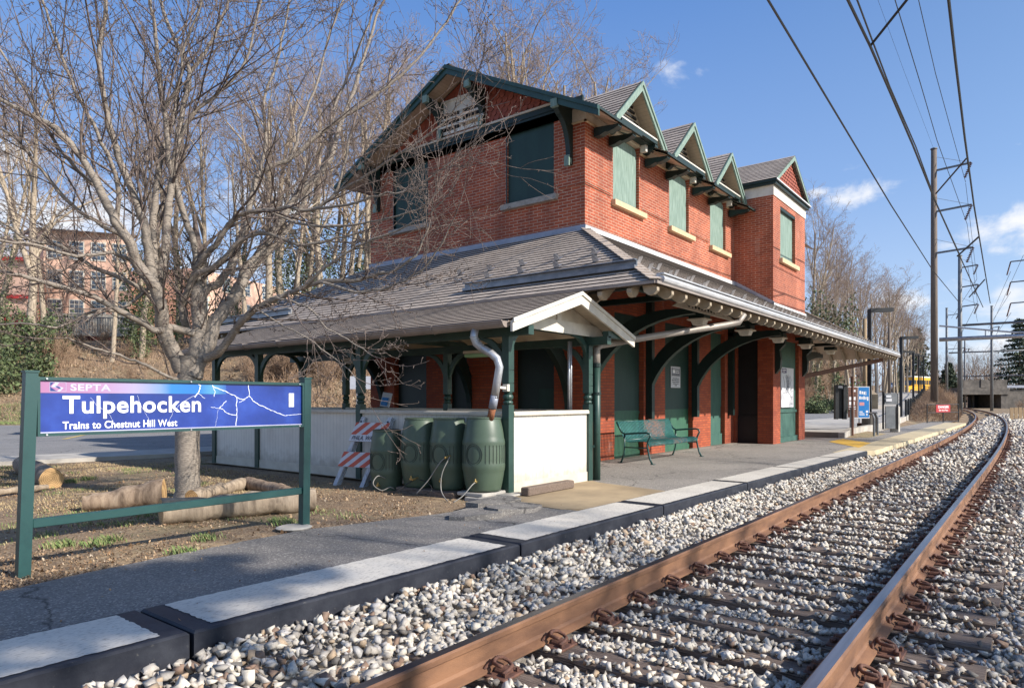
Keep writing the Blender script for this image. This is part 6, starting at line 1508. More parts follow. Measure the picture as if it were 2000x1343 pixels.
wire('overhead_wire', ext(line_([13.2, 13.2, 13.2, 13.2], [(1748, 0), (1797, 161), (1830, 274), (1889, 438)])), .015, 'overhead wire running to the second insulator of the wooden mast')
wire('overhead_wire', ext(line_([16.0, 16.0, 16.0, 16.0], [(1794, 0), (1827, 143), (1863, 274), (1886, 356)])), .015, 'overhead wire running to the top insulator of the wooden mast')
wire('overhead_wire', ext(line_([6.8, 6.8, 6.8, 6.8, 6.8, 6.8], [(1852.6, 0), (1866, 119), (1884, 268), (1902, 400), (1922, 520), (1934, 592)])), .022, 'heavy overhead wire farthest right, over the neighbouring track')
wire('overhead_wire', ext(line_([18.2, 18.2, 18.25], [(1714.6, 0), (1766, 140), (1824, 292)])), .006, 'very faint thin wire running to the top of the wooden mast')
wire('overhead_wire', [uz(1886, 358, 16.0), ud(1908, 545, 64)], .014, 'wire sagging between the top arms of the two masts'); wire('overhead_wire', [uz(1889, 438, 13.2), ud(1909, 590, 64)], .014, 'wire between the middle arms of the two masts')
wire('overhead_wire', [ud(1890, 520, 46), ud(1909, 628, 64)], .014, 'wire between the lower arms of the two masts')
for k, (a, c_) in enumerate((((1908, 545), (1858, 622)), ((1909, 590), (1858, 690)))): wire('overhead_wire', [ud(a[0], a[1], 64), ud(c_[0], c_[1], 110)], .02, 'far wire leading from the steel mast to the distant thin mast')
for k, (a, c_) in enumerate((((1999, 498), (1930, 650)), ((1974, 530), (1938, 610)), ((1974, 570), (1930, 640)), ((1975, 610), (1900, 720)))): wire('overhead_wire', [ud(a[0], a[1], 56), ud(c_[0], c_[1], 100)], .016, 'wire slanting down from the right edge towards the far masts')
for k, (a, c_, dz) in enumerate((((1773, -2), (1699, 91), 0), ((1887, 310), (1828, 378), 0), ((1911, 463), (1870, 500), 1), ((1923, 546), (1893, 580), 1))):
    za = 6.75; zb = 6.62; A1, B1_ = uz(a[0], a[1], za), uz(c_[0], c_[1], zb); tag(MB().tube([A1, B1_], .02 if not dz else .03, 6).build('registration_arm', 'black', loc=tuple(A1), uv=False), ('slanted steel arm at the top of the frame holding the contact wire', 'slanted arm joining the wires beside the wooden mast', 'slanted arm joining the wires above the steel mast', 'small slanted arm farther along the wires')[k], 'arm')
wire('overhead_wire', [ud(1800, 515, 36), ud(1823, 505, 36), ud(1875, 588, 64), ud(1920, 640, 90)], .014, 'cross wire bound round the wooden mast') if False else None

# ------------------------------------------------------------------ bridge over the track
br = thing('rail_bridge', 'old concrete road bridge over the railway with a dark opening', 'bridge', (135, 10, -.3))
def bpt(px, py, d): return ud(px, py, d)
bd = 118.0; a0, a1 = ud(1880, 800, bd), ud(1972, 800, bd); dv = (a1-a0).normalized(); nv = Vector((-dv.y, dv.x, 0)); nv = nv if nv.x > 0 else -nv
def bb_(u0, u1, z0, z1, t0, t1, name, mt):
    s_ = (a1-a0).length/92.0; P = [a0 + dv*(u0*s_) + Vector((0, 0, -a0.z)) , a0 + dv*(u1*s_) + Vector((0, 0, -a0.z))]; P = [Vector((p.x, p.y, 0)) for p in P]
    m_ = MB(); m_.prism([P[0]+nv*t0+Vector((0, 0, z0)), P[1]+nv*t0+Vector((0, 0, z0)), P[1]+nv*t0+Vector((0, 0, z1)), P[0]+nv*t0+Vector((0, 0, z1))], nv*(t1-t0)); return m_.build(name, mt, br, uv=False)
zc = lambda py: CZ - (py-781)/1320*bd
bb_(-4, 92, zc(770), zc(757), 0, 9, 'deck', 'bridge_concrete'); bb_(2, 88, zc(757), zc(742), .1, .5, 'parapet', 'bridge_concrete'); bb_(36, 46, zc(757), zc(741), -.05, .45, 'parapet_block', 'bridge_concrete'); bb_(77, 90, -.6, zc(770), .2, 8.5, 'abutment', 'bridge_concrete'); bb_(70, 77, -.6, zc(770), 6.0, 8.0, 'inner_wall', 'black'); bb_(50, 52, -.6, zc(770), 4, 4.4, 'column', 'bridge_concrete'); bb_(-14, -2, -.6, zc(765), .3, 9, 'abutment', 'bridge_concrete')
bb_(88, 190, zc(757), zc(752), .2, .5, 'handrail', 'lead'); bb_(90, 200, -.6, zc(760), .6, 6, 'embankment_wall', 'bridge_concrete')

# ------------------------------------------------------------------ school bus and cars
def wheel(par, c, ax, r=.33, w=.2):
    c, ax = Vector(c), Vector(ax).normalized()*w/2; o = MB().tube([c-ax, c-ax*.7, c+ax*.7, c+ax], [r*.94, r, r, r*.94], 18).build('tyre', 'tyre', par, smooth=False, uv=False); MB().tube([c-ax*1.05, c+ax*1.05], r*.55, 12).build('rim', 'galv', o, uv=False)
def car(lab, loc, rz, mt):
    o = thing('parked_car', lab, 'car', (0, 0, 0)); body = [(-2.15, .32), (-2.2, .62), (-2.05, .86), (-1.55, .93), (-1.05, 1.34), (-.3, 1.44), (.55, 1.40), (1.25, .97), (1.95, .84), (2.15, .66), (2.17, .34)]
    m_ = MB(); n = len(body); vs = []
    for y, kx in ((-.86, 1), (-.80, 1), (.80, 1), (.86, 1)):
        for x, z in body: inset = .16*max(0, (z-.9)/.5); vs.append((x, (y if abs(y) > .83 else y) - math.copysign(inset, y), z - (0 if abs(y) < .83 else .0)))
    fs = [(r_*n+i, r_*n+(i+1) % n, (r_+1)*n+(i+1) % n, (r_+1)*n+i) for r_ in range(3) for i in range(n)] + [tuple(range(n)), tuple(3*n+i for i in range(n-1, -1, -1))]; m_.add(vs, fs); m_.build('body', mt, o, uv=False)
    g = MB()
    for s_ in (-1, 1): g.add([(-1.35, s_*.865-s_*.02, .97), (-.95, s_*.76, 1.30), (.5, s_*.74, 1.33), (1.05, s_*.85, .98)], [(0, 1, 2, 3)])
    g.add([(1.20, -.74, 1.0), (1.20, .74, 1.0), (.62, .66, 1.385), (.62, -.66, 1.385)], [(0, 1, 2, 3)]); g.add([(-1.50, -.74, .975), (-1.50, .74, .975), (-1.10, .64, 1.33), (-1.10, -.64, 1.33)], [(0, 1, 2, 3)])
    for v in range(len(g.v)): x, y, z = g.v[v]; g.v[v] = (x*1.012, y*1.01, z+.006)
    g.build('windows', 'glass', o, uv=False)
    for x in (-1.35, 1.35):
        for s_ in (-1, 1): wheel(o, (x, s_*.80, .33), (0, 1, 0))
    for s_ in (-1, 1): MB().box(2.10, 2.19, s_*.62-.14, s_*.62+.14, .60, .72).build('headlight', 'paper', o, uv=False)
    o.location = loc; o.rotation_euler = (0, 0, rz); return o
q = uz(250, 845); car('dark parked car on the road, mostly hidden behind the station sign', (q.x-.6, q.y+1.0, .01), R(155), 'car_dark')
q = ud(1752, 764, 118); car('silver car parked at the foot of the trees at the top of the ramp', (q.x, q.y, prof(q.x)+.35), R(150), 'car_white')
bs = thing('school_bus', 'yellow school bus with a white roof at the top of the ramp', 'bus', (0, 0, 0))
m_ = MB(); P = [(-4.5, .5), (3.0, .5), (4.6, .5), (4.65, 1.25), (3.3, 1.45), (3.0, 2.2), (2.9, 2.65), (-4.5, 2.65)]; m_.prism([(x, -1.15, z) for x, z in P], (0, 2.3, 0)); m_.build('body', 'bus', bs, uv=False)
MB().bbox(-4.5, 2.9, -1.1, 1.1, 2.65, 2.9, .08).build('roof', 'bus_white', bs, uv=False); m_ = MB()
for s_ in (-1, 1):
    for i in range(8): m_.box(-4.2+i*.88, -3.5+i*.88, s_*1.151-.01, s_*1.151+.01, 1.65, 2.3)
    m_.box(-4.4, 3.2, s_*1.155-.005, s_*1.155+.005, 1.30, 1.36); m_.box(-4.4, 3.2, s_*1.155-.005, s_*1.155+.005, .95, 1.0)
m_.build('side_windows', 'black', bs, uv=False); m_ = MB(); m_.add([(3.34, -1.0, 1.48), (3.34, 1.0, 1.48), (3.03, 1.0, 2.25), (3.03, -1.0, 2.25)], [(0, 1, 2, 3)]); m_.build('windscreen', 'glass', bs, uv=False)
for x in (-2.9, 3.75):
    for s_ in (-1, 1): wheel(bs, (x, s_*1.02, .48), (0, 1, 0), .48, .3)
MB().box(4.55, 4.8, -1.1, 1.1, .45, .72).build('bumper', 'black', bs, uv=False)
q = ud(1784, 752, 104); bs.location = (q.x, q.y, 1.95); bs.rotation_euler = (0, 0, R(166))
# roadside furniture at the ramp: pale posts and wall stub
for (px, pyt, d, r, lab, mt) in ((1689, 622, 55, .16, 'pale utility pole standing beyond the first lamp post', 'fence_wood'), (1714, 660, 62, .09, 'thin pale pole beyond the apron, right of the first lamp post', 'galv'), (1737, 640, 66, .13, 'dark utility pole among the trees by the ramp', 'pole_wood')):
    t = ud(px, pyt, d); tag(MB().tube([(t.x, t.y, ground_z(t.x, t.y)-.3), tuple(t)], r, 8).build('utility_pole', mt, loc=(t.x, t.y, 0), smooth=True, uv=False), lab, 'pole')
q = ud(1700, 778, 56); m_ = MB(); m_.beam((q.x-5, q.y-1.2, .9), (q.x+1.5, q.y+.2, 1.2), .4, 1.5); tag(m_.build('retaining_wall', 'concrete_tan', loc=(q.x, q.y, 0), uv=False), 'short pale retaining wall stub at the left edge of the ramp', 'wall')
# ------------------------------------------------------------------ apartment building up the slope on the left
ab = thing('apartment_building', 'pale pink brick apartment building with white sash windows on the slope behind the trees', 'building', (10, 60, 6))
def facade(p, q, z0, z1, cols, rows, wz_, ww=1.1, wh=1.6, skip=()):
    p, q = Vector((p[0], p[1], 0)), Vector((q[0], q[1], 0)); L = (q-p).length; d = (q-p)/L; n = Vector((d.y, -d.x, 0)); n = n if n.dot(Vector((0, 0, 0))-p) > 0 else -n
    for i in range(cols):
        u = L*(i+.5)/cols
        for j in range(rows):
            if (i, j) in skip: continue
            c = p + d*u + Vector((0, 0, wz_ + j*2.7)); f = MB(); P = [c - d*ww/2 + n*.06, c + d*ww/2 + n*.06, c + d*ww/2 + n*.06 + Vector((0, 0, wh)), c - d*ww/2 + n*.06 + Vector((0, 0, wh))]; f.prism(P, -n*.1); o = f.build('window', 'white', ab, uv=False)
            g = MB()
            for (ua, ub) in ((-.42, -.16), (-.13, .13), (.16, .42)):
                for (va, vb) in ((.06, .26), (.29, .48), (.53, .72), (.75, .94)): g.add([c + d*ww*ua + n*.066 + Vector((0, 0, wh*va)), c + d*ww*ub + n*.066 + Vector((0, 0, wh*va)), c + d*ww*ub + n*.066 + Vector((0, 0, wh*vb)), c + d*ww*ua + n*.066 + Vector((0, 0, wh*vb))], [(0, 1, 2, 3)])
            g.build('pane', 'glass', o, uv=False)
def block(name, P, z0, z1, mt): m_ = MB(); m_.prism([(x, y, z0) for x, y in P], (0, 0, z1-z0)); return m_.build(name, mt, ab, uv=False)
f0, f1 = ud(85, 700, 62), ud(255, 700, 64); f2 = ud(520, 700, 82); f3 = ud(-200, 700, 60)
zt_ = ud(200, 455, 63).z
block('wall', [(f0.x, f0.y), (f1.x, f1.y), (f1.x+3, f1.y+14), (f0.x-3, f0.y+16)], 3.5, zt_, 'pink_wall'); facade(f0, f1, 0, 0, 4, 4, 6.1, 1.25, 1.75)
g0, g1 = ud(375, 700, 74), ud(600, 700, 92); block('wall', [(g0.x, g0.y), (g1.x, g1.y), (g1.x+3, g1.y+14), (g0.x-6, g0.y+14)], 3.5, ud(400, 530, 76).z, 'pink_wall'); facade(g0, g1, 0, 0, 6, 4, 5.6, 1.25, 1.75)
m_ = MB(); e = Vector((0, 0, zt_)); m_.add([(f0.x-.8, f0.y-.8, zt_), (f1.x+.5, f1.y-.8, zt_), (f1.x+3, f1.y+14, zt_), (f0.x-3, f0.y+16, zt_), ((f0.x+f1.x)/2, f0.y+7, zt_+1.3)], [(0, 1, 4), (1, 2, 4), (2, 3, 4), (3, 0, 4), (3, 2, 1, 0)]); m_.build('roof', 'roof_grey', ab, uv=False)
p0, p1 = ud(85, 652, 58), ud(262, 655, 60); MB().beam(p0, p1, .8, .25).build('porch_floor', 'concrete', ab, uv=False); 
m_ = MB(); dd_ = (p1-p0); nn_2 = 34
for i in range(nn_2+1): c = p0 + dd_*(i/nn_2); m_.tube([c, c + Vector((0, 0, 1.5))], .03, 4)
m_.tube([p0 + Vector((0, 0, 1.5)), p1 + Vector((0, 0, 1.5))], .05, 5); m_.build('railing', 'steel_grey', ab, uv=False)
m_ = MB(); m_.beam(p0 + Vector((.8, 1.2, -1.4)), p1 + Vector((.8, 1.2, -1.4)), .3, 2.8); m_.build('lower_wall', 'maroon', ab, uv=False); m_ = MB(); m_.beam(p0 + Vector((.9, 1.6, .9)), p1 + Vector((.9, 1.6, .9)), .2, 2.2); m_.build('porch_wall', 'cream', ab, uv=False)
rh = thing('red_house', 'house with red trim and a pale roof at the far left edge behind ivy', 'house', (2, 52, 6))
r0, r1 = ud(-150, 640, 55), ud(52, 640, 56)
def blk(par, name, P, z0, z1, mt): m_ = MB(); m_.prism([(x, y, z0) for x, y in P], (0, 0, z1-z0)); return m_.build(name, mt, par, uv=False)
blk(rh, 'wall', [(r0.x, r0.y), (r1.x, r1.y), (r1.x+4, r1.y+9), (r0.x, r0.y+9)], 3.5, ud(20, 500, 55).z, 'pink_wall'); za = ud(20, 500, 55).z; zb2 = ud(20, 432, 55).z
m_ = MB(); m_.add([(r0.x, r0.y-.8, za), (r1.x+.4, r1.y-.8, za), (r1.x+4, r1.y+9, za), (r0.x, r0.y+9, za), (r0.x, r0.y+4, zb2), (r1.x+1.5, r1.y+4, zb2)], [(0, 1, 5, 4), (1, 2, 5), (2, 3, 4, 5)]); m_.build('roof', 'roof_grey', rh, uv=False)
m_ = MB(); m_.beam(Vector((r0.x, r0.y-.85, za-.1)), Vector((r1.x+.4, r1.y-.85, za-.1)), .1, .3); m_.beam(Vector((r0.x, r0.y-.3, za-3.2)), Vector((r1.x, r1.y-.3, za-3.2)), .3, .3); m_.build('red_trim', 'red_paint', rh, uv=False)
m_ = MB(); m_.beam(Vector((r0.x, r0.y-.1, za-5.2)), Vector((r1.x, r1.y-.1, za-5.2)), .1, 1.0); m_.build('red_railing', 'red_paint', rh, uv=False)
# ------------------------------------------------------------------ vegetation
def tube_np(acc, P, Rr, n):      # fast tube into an accumulator [verts, faces, count]
    P = np.asarray(P, float); k = len(P); T = np.empty_like(P); T[1:-1] = P[2:]-P[:-2]; T[0] = P[1]-P[0]; T[-1] = P[-1]-P[-2]; T /= np.linalg.norm(T, axis=1)[:, None] + 1e-9
    ref = np.array([.31, .52, .8]) if abs(T[0, 2]) < .8 else np.array([1., .1, 0]); A = np.cross(T, ref); A /= np.linalg.norm(A, axis=1)[:, None] + 1e-9; B = np.cross(T, A)
    an = 2*np.pi*np.arange(n)/n; V = P[:, None, :] + (A[:, None, :]*np.cos(an)[None, :, None] + B[:, None, :]*np.sin(an)[None, :, None]) * np.asarray(Rr)[:, None, None]
    i = np.arange(k-1)[:, None]; j = np.arange(n)[None, :]; j2 = (j+1) % n; o = acc[2]
    F = np.stack([i*n+j, i*n+j2, (i+1)*n+j2, (i+1)*n+j], -1).reshape(-1, 4) + o; acc[0].append(V.reshape(-1, 3)); acc[1].append(F); acc[2] += k*n
def new_acc(): return [[], [], 0]
def acc_mesh(name, acc, mat, parent=None, base=(0, 0, 0), smooth=True):
    V = np.concatenate(acc[0]) - np.array(base); o = mesh_np(name, V, np.concatenate(acc[1]), mat, (0, 0, 0), smooth); o['_b'] = tuple(base)
    if parent is not None: o.parent = parent
    else: o.location = base
    return o
def rvec(rg, s): return Vector((rg.gauss(0, s), rg.gauss(0, s), rg.gauss(0, s)))
def grow(ac_big, ac_small, p, d, L, r, lev, rg, cfg):
    seg = cfg['seg'][lev]; n = max(2, seg); P = [p.copy()]; Rr = [r]; q = p.copy(); dd = d.normalized(); tips = []
    for i in range(n):
        dd = (dd + rvec(rg, cfg['wob'][lev]) + Vector((0, 0, cfg['up'][lev]))).normalized(); q = q + dd*(L/n); P.append(q.copy()); Rr.append(max(cfg['rmin'], r*(1-(i+1)/n*cfg['taper'][lev]))); tips.append((q.copy(), dd.copy(), Rr[-1], (i+1)/n))
    tube_np(ac_big if lev < cfg['split'] else ac_small, [tuple(v) for v in P], Rr, cfg['sides'][lev])
    if lev + 1 < len(cfg['seg']):
        kk = cfg['kids'][lev]; kk = kk if isinstance(kk, int) else rg.randint(*kk)
        for c in range(kk):
            t = lerp(cfg['from'][lev], 1.0, (c + rg.random()) / kk); idx = min(n-1, int(t*n)); (q0, d0, r0, _) = tips[idx]; q0 = P[idx].lerp(P[idx+1], t*n-idx) if t < 1 else q0
            az = rg.uniform(0, 2*math.pi); perp = d0.orthogonal().normalized(); perp = Matrix.Rotation(az, 3, d0) @ perp; sp = math.radians(rg.uniform(*cfg['ang'][lev]))
            nd = d0*math.cos(sp) + perp*math.sin(sp); grow(ac_big, ac_small, q0, nd, L*rg.uniform(*cfg['len'][lev])*(1.15-.5*t), max(cfg['rmin'], r0*rg.uniform(.5, .72)), lev+1, rg, cfg)
CFG = dict(seg=[9, 6, 5, 4, 3], wob=[.05, .13, .18, .20, .22], up=[.02, .10, .07, .05, .03], taper=[.72, .8, .85, .85, .7], kids=[8, (4, 6), (4, 5), (2, 4)], ang=[(22, 55), (25, 60), (25, 60), (25, 65)], len=[(.34, .55), (.40, .62), (.42, .65), (.45, .7)], sides=[9, 6, 4, 3, 3], split=2, rmin=.0085)
CFG['from'] = [.38, .22, .2, .15]
def leaf_cloud(C, S, mat, name, parent=None, base=(0, 0, 0), up=.3, seed=0):
    # small folded leaves: two triangles each, random turn
    rs_ = np.random.RandomState(seed); n = len(C); a = rs_.normal(size=(n, 3)); a /= np.linalg.norm(a, axis=1)[:, None]; b_ = rs_.normal(size=(n, 3)); b_[:, 2] += up; b_ = np.cross(a, b_); b_ /= np.linalg.norm(b_, axis=1)[:, None] + 1e-9; c_ = np.cross(a, b_)*.25
    S = np.asarray(S)[:, None]; V = np.stack([C - a*S, C + b_*S*.55 + c_*S, C + a*S, C - b_*S*.55 + c_*S], 1) - np.array(base)
    F = np.arange(n*4).reshape(n, 4); o = mesh_np(name, V.reshape(-1, 3), F, mat); o['_b'] = tuple(base)
    if parent is not None: o.parent = parent
    else: o.location = base
    return o
def make_tree(seed, H, r, ivy=0, cfgmod=None, label='', fork=True, name='tree', group='bare trees on the bank'):
    rg = random.Random(seed); cfg = dict(CFG); cfg.update(cfgmod or {}); o = thing(name, label, 'tree', (0, 0, 0), group)
    big, small = new_acc(), new_acc(); lean = Vector((rg.uniform(-.06, .06), rg.uniform(-.06, .06), 1)); grow(big, small, Vector((0, 0, -.4)), lean, H*.82, r, 0, rg, cfg)
    if fork: grow(big, small, Vector((0, 0, H*.28)), Vector((rg.uniform(-.3, .3), rg.uniform(-.3, .3), 1)), H*.55, r*.62, 0, rg, dict(cfg, kids=[6]+cfg['kids'][1:]))
    acc_mesh('trunk', big, 'bark_grey', o); acc_mesh('crown', small, 'twig_grey', o, smooth=False)
    if ivy:
        rs_ = np.random.RandomState(seed); n = int(ivy); t = rs_.beta(1.1, 1.6, n); z = t*H*.52; cl = .5+.5*np.sin(z*1.3+seed)*np.sin(z*3.1); rad = r*1.25 + np.abs(rs_.normal(0, .16, n)) + .30*cl*rs_.rand(n); a = rs_.uniform(0, 2*np.pi, n)
        C = np.stack([rad*np.cos(a) + lean.x*z, rad*np.sin(a) + lean.y*z, z], 1); leaf_cloud(C, rs_.uniform(.05, .095, n), 'ivy', 'ivy', o, seed=seed)
    return o
GT = 'bare woodland tree on the leafy bank behind the station and road'
protos = [make_tree(11, 19, .26, 0, label=GT), make_tree(12, 22, .30, 1500, label='bare tree on the bank with ivy wrapping its trunk', group='ivy-clad trees on the bank'), make_tree(13, 17, .19, 0, label=GT, fork=False), make_tree(14, 21, .24, 0, label=GT), make_tree(15, 18, .22, 1900, label='bare tree on the bank with ivy wrapping its trunk', group='ivy-clad trees on the bank')]
used_p = set()
def put_tree(k, px, d, s=1.0, py=None, rz=None):
    q = ud(px, 781, d); z = ground_z(q.x, q.y); rz = rnd.uniform(0, 6.28) if rz is None else rz
    if k not in used_p: used_p.add(k); o = protos[k]; o.location = (q.x, q.y, z); o.rotation_euler = (0, 0, rz); o.scale = (s, s, s); return o
    return place_copy(protos[k], (q.x, q.y, z), rz, s)
# the bank from left to right: (kind, screen column, distance, scale)
for k, px, d, s in [(1, -60, 44, 1), (0, 62, 43, 1.15), (2, 92, 46, 1.1), (4, -5, 50, 1.1), (2, 218, 46, .9), (4, 275, 47, 1.0), (3, 318, 52, 1.05), (1, 352, 55, 1.0),
                    (3, 405, 50, 1.0), (4, 455, 52, 1.1), (2, 485, 46, 1.0), (0, 520, 47, 1.15), (1, 548, 50, 1.05), (2, 575, 45, 1.0), (4, 602, 52, 1.1), (1, 628, 47, 1.0), (3, 652, 53, 1.1), (2, 676, 48, 1.2), (4, 700, 52, 1.15), (0, 722, 50, 1.1), (3, 770, 56, 1.25), (0, 830, 58, 1.3), (3, 880, 60, 1.25), (0, 930, 62, 1.45), (3, 985, 62, 1.62),
                    (3, 1040, 64, 1.62), (0, 1108, 66, 1.66), (3, 1160, 68, 1.62), (0, 1010, 68, 1.7)]: put_tree(k, px, d, s)
put_tree(2, 1385, 92, 1.32); 
for k, px, d, s in [(4, 1592, 62, .80), (0, 1600, 70, .85), (3, 1625, 78, .92), (4, 1632, 60, .62), (2, 1650, 72, .75), (0, 1668, 80, .82), (3, 1690, 88, .85), (1, 1612, 84, .85), (0, 1712, 92, .82), (3, 1725, 84, .70), (2, 1745, 90, .74), (0, 1765, 100, .72), (4, 1752, 95, .62), (3, 1580, 66, .95), (2, 1700, 76, .6), (3, 1735, 110, .85), (0, 1780, 115, .7), (3, 1788, 120, .6), (0, 1700, 70, .72), (3, 1728, 76, .7), (2, 1752, 84, .72), (0, 1772, 92, .7), (3, 1660, 66, .66), (0, 1742, 120, .95), (2, 1770, 130, .95), (3, 1800, 135, .8)]: put_tree(k, px, d, s)
# distant trees beyond the bridge and the embankment
for i, (px, d, s) in enumerate([(1808, 150, .62), (1825, 165, .6), (1845, 150, .5), (1862, 170, .62), (1880, 180, .70), (1898, 165, .72), (1915, 175, .78), (1932, 160, .70), (1950, 170, .75), (1968, 160, .72), (1985, 150, .8), (1905, 145, .5), (1925, 140, .5), (1890, 142, .48), (2010, 150, .9), (1850, 190, .7)]):
    o = put_tree(i % 4 if i % 4 != 1 else 3, px, d, s); o['label'] = 'distant bare tree beyond the bridge and the masts'; o['group'] = 'distant trees beyond the bridge'
# shrubs on the mound and bank as individual bare bushes
SC = dict(seg=[5, 4, 3], wob=[.12, .18, .2], up=[.04, .04, .02], taper=[.7, .8, .7], kids=[5, 4], ang=[(20, 50), (20, 60)], len=[(.4, .6), (.45, .7)], sides=[4, 3, 3], split=1, rmin=.006)
SC['from'] = [.3, .2]
def make_shrub(seed, H, stems, mat='brush', lab=''):
    rg = random.Random(seed); o = thing('bare_shrub', lab, 'shrub', (0, 0, 0), 'bare shrubs on the banks'); a, b_ = new_acc(), new_acc()
    for i in range(stems): grow(a, b_, Vector((rg.uniform(-.3, .3), rg.uniform(-.3, .3), -.1)), Vector((rg.uniform(-.6, .6), rg.uniform(-.6, .6), 1)), H*rg.uniform(.6, 1), .018, 0, rg, SC)
    acc_mesh('stems', a, mat, o); acc_mesh('twigs', b_, mat, o, smooth=False); return o
SL = 'tangled leafless shrub growing on the bank'
s0_, s1_ = make_shrub(21, 2.0, 22, lab=SL), make_shrub(22, 1.3, 26, lab=SL)
used_s = set()
def put_shrub(k, x, y, s=1.0):
    src = (s0_, s1_)[k]; z = ground_z(x, y)
    if k not in used_s: used_s.add(k); src.location = (x, y, z); src.scale = (s, s, s); return src
    return place_copy(src, (x, y, z), rnd.uniform(0, 6.28), s)
for i in range(150):
    px = rnd.choice([rnd.uniform(-40, 900), rnd.uniform(520, 720), rnd.uniform(1560, 1780)]); d = rnd.uniform(40, 60) if px < 1000 else rnd.uniform(48, 78); q = ud(px, 781, d); fd = foot_dist(q.x, q.y)
    if fd < .6: continue
    put_shrub(rnd.randint(0, 1), q.x, q.y, rnd.uniform(.6, 1.25))
for i in range(75):
    px = rnd.uniform(1575, 1800); d = rnd.uniform(62, 118); q = ud(px, 781, d)
    if foot_dist(q.x, q.y) > 1: put_shrub(0, q.x, q.y, rnd.uniform(1.4, 2.6))
for i in range(25):
    x = rnd.uniform(46, 95); y = lerp(3.5 + yoff(x), fence_y(x) - .6, rnd.random())
    if y < 3.5 + yoff(x): continue
    put_shrub(1, x, y, rnd.uniform(.3, .6))
for i in range(16): x = rnd.uniform(80, 110); put_shrub(0, x, yoff(x) + rnd.uniform(3.6, 6), rnd.uniform(.5, .9))
for i in range(10): x = rnd.uniform(120, 160); put_shrub(0, x, yoff(x)*.75 - rnd.uniform(5, 9), rnd.uniform(.6, 1.0))
# dry grass tangle on the mound: stuff
ac = new_acc(); rg = random.Random(31)
def blade(x, y, h, ln):
    z = ground_z(x, y); a = rg.uniform(0, 6.28); dx, dy = math.cos(a)*ln, math.sin(a)*ln; tube_np(ac, [(x, y, z-.02), (x+dx*.4, y+dy*.4, z+h*.6), (x+dx, y+dy, z+h*rg.uniform(.6, 1.0))], [.011, .009, .006], 3)
for i in range(5200):
    x = rg.uniform(44.8, 85); yt = 3.3 + yoff(x); y = lerp(yt, fence_y(x)-.1, rg.random()**.9)
    if y > yt: blade(x, y, rg.uniform(.25, .75)*(.5+.5*min(1, (x-44)/6)), rg.uniform(.1, .5))
for i in range(9000):
    px = rg.choice([rg.uniform(-20, 420), rg.uniform(480, 760), rg.uniform(480, 760), rg.uniform(1565, 1700)]); d = rg.uniform(33, 52) if px < 1000 else rg.uniform(45, 62); q = ud(px, 781, d)
    if foot_dist(q.x, q.y) > .3: blade(q.x, q.y, rg.uniform(.2, .9), rg.uniform(.1, .7))
o = acc_mesh('dry_grass', ac, 'brush', None, (0, 0, 0), False); tag(o, 'dry straw and dead stems covering the banks', 'dry grass', kind='stuff')
# fallen leaves on the banks
rs2 = np.random.RandomState(5); C = []
while len(C) < 26000:
    px = rs2.choice([rs2.uniform(-20, 800), rs2.uniform(480, 780), rs2.uniform(1560, 1720)]); d = rs2.uniform(31, 55) if px < 1000 else rs2.uniform(42, 70); q = ud(px, 781, d)
    if foot_dist(q.x, q.y) > -.5: C.append((q.x, q.y, ground_z(q.x, q.y) + rs2.uniform(.0, .05)))
C = np.array(C); o = leaf_cloud(C, rs2.uniform(.05, .12, len(C)), 'leaf_dead', 'fallen_leaves', up=2.5, seed=1); tag(o, 'brown fallen leaves covering the wooded bank', 'leaves', kind='stuff')
# chips and leaf litter on the bare soil round the cherry tree
def dirt_ok(x, y): return y > dirt_edge(x) - .02 and y < walk_y(x) - .1 and not (x > 6.2 and y < 12.7 and x < 11) and x < 9
C = []; S = []
while len(C) < 15000:
    d = 4.2 + 11*rs2.rand()**1.5; px = rs2.uniform(-60, 1010); q = ud(px, 781, d)
    if not dirt_ok(q.x, q.y): continue
    nn = noise.noise(Vector((q.x*.8, q.y*.8, 9)))
    if nn < .05 and rs2.rand() < .8: continue
    if dirt_edge(q.x) > q.y - .03 and rs2.rand() < .7: continue
    C.append((q.x, q.y, ground_z(q.x, q.y) + rs2.uniform(.003, .02))); S.append(rs2.uniform(.004, .017) * (1 + (rs2.rand() < .05)*1.0))
C = np.array(C); o = leaf_cloud(C, S, 'chips', 'leaf_litter', up=3.5, seed=3); tag(o, 'wood chips and leaf litter on the bare soil round the tree and sign', 'litter', kind='stuff')
C = []; S = []
for i in range(900):      # strays on the platform and coping
    d = 3.3 + 12*rs2.rand(); px = rs2.uniform(-40, 1500); q = ud(px, 781, d)
    if cop_out(q.x)+.03 < q.y < 6.6 and q.x < 18 and (q.y > 4.2 or rs2.rand() < .25) and not(6.7 < q.x < 8.8 and q.y > 5.3): C.append((q.x, q.y, .012 if q.y > cop_in(q.x) else .034)); S.append(rs2.uniform(.003, .012))
o = leaf_cloud(np.array(C), S, 'chips', 'leaf_litter', up=3.5, seed=4); tag(o, 'a few stray leaves and chips on the platform surface', 'litter', kind='stuff')
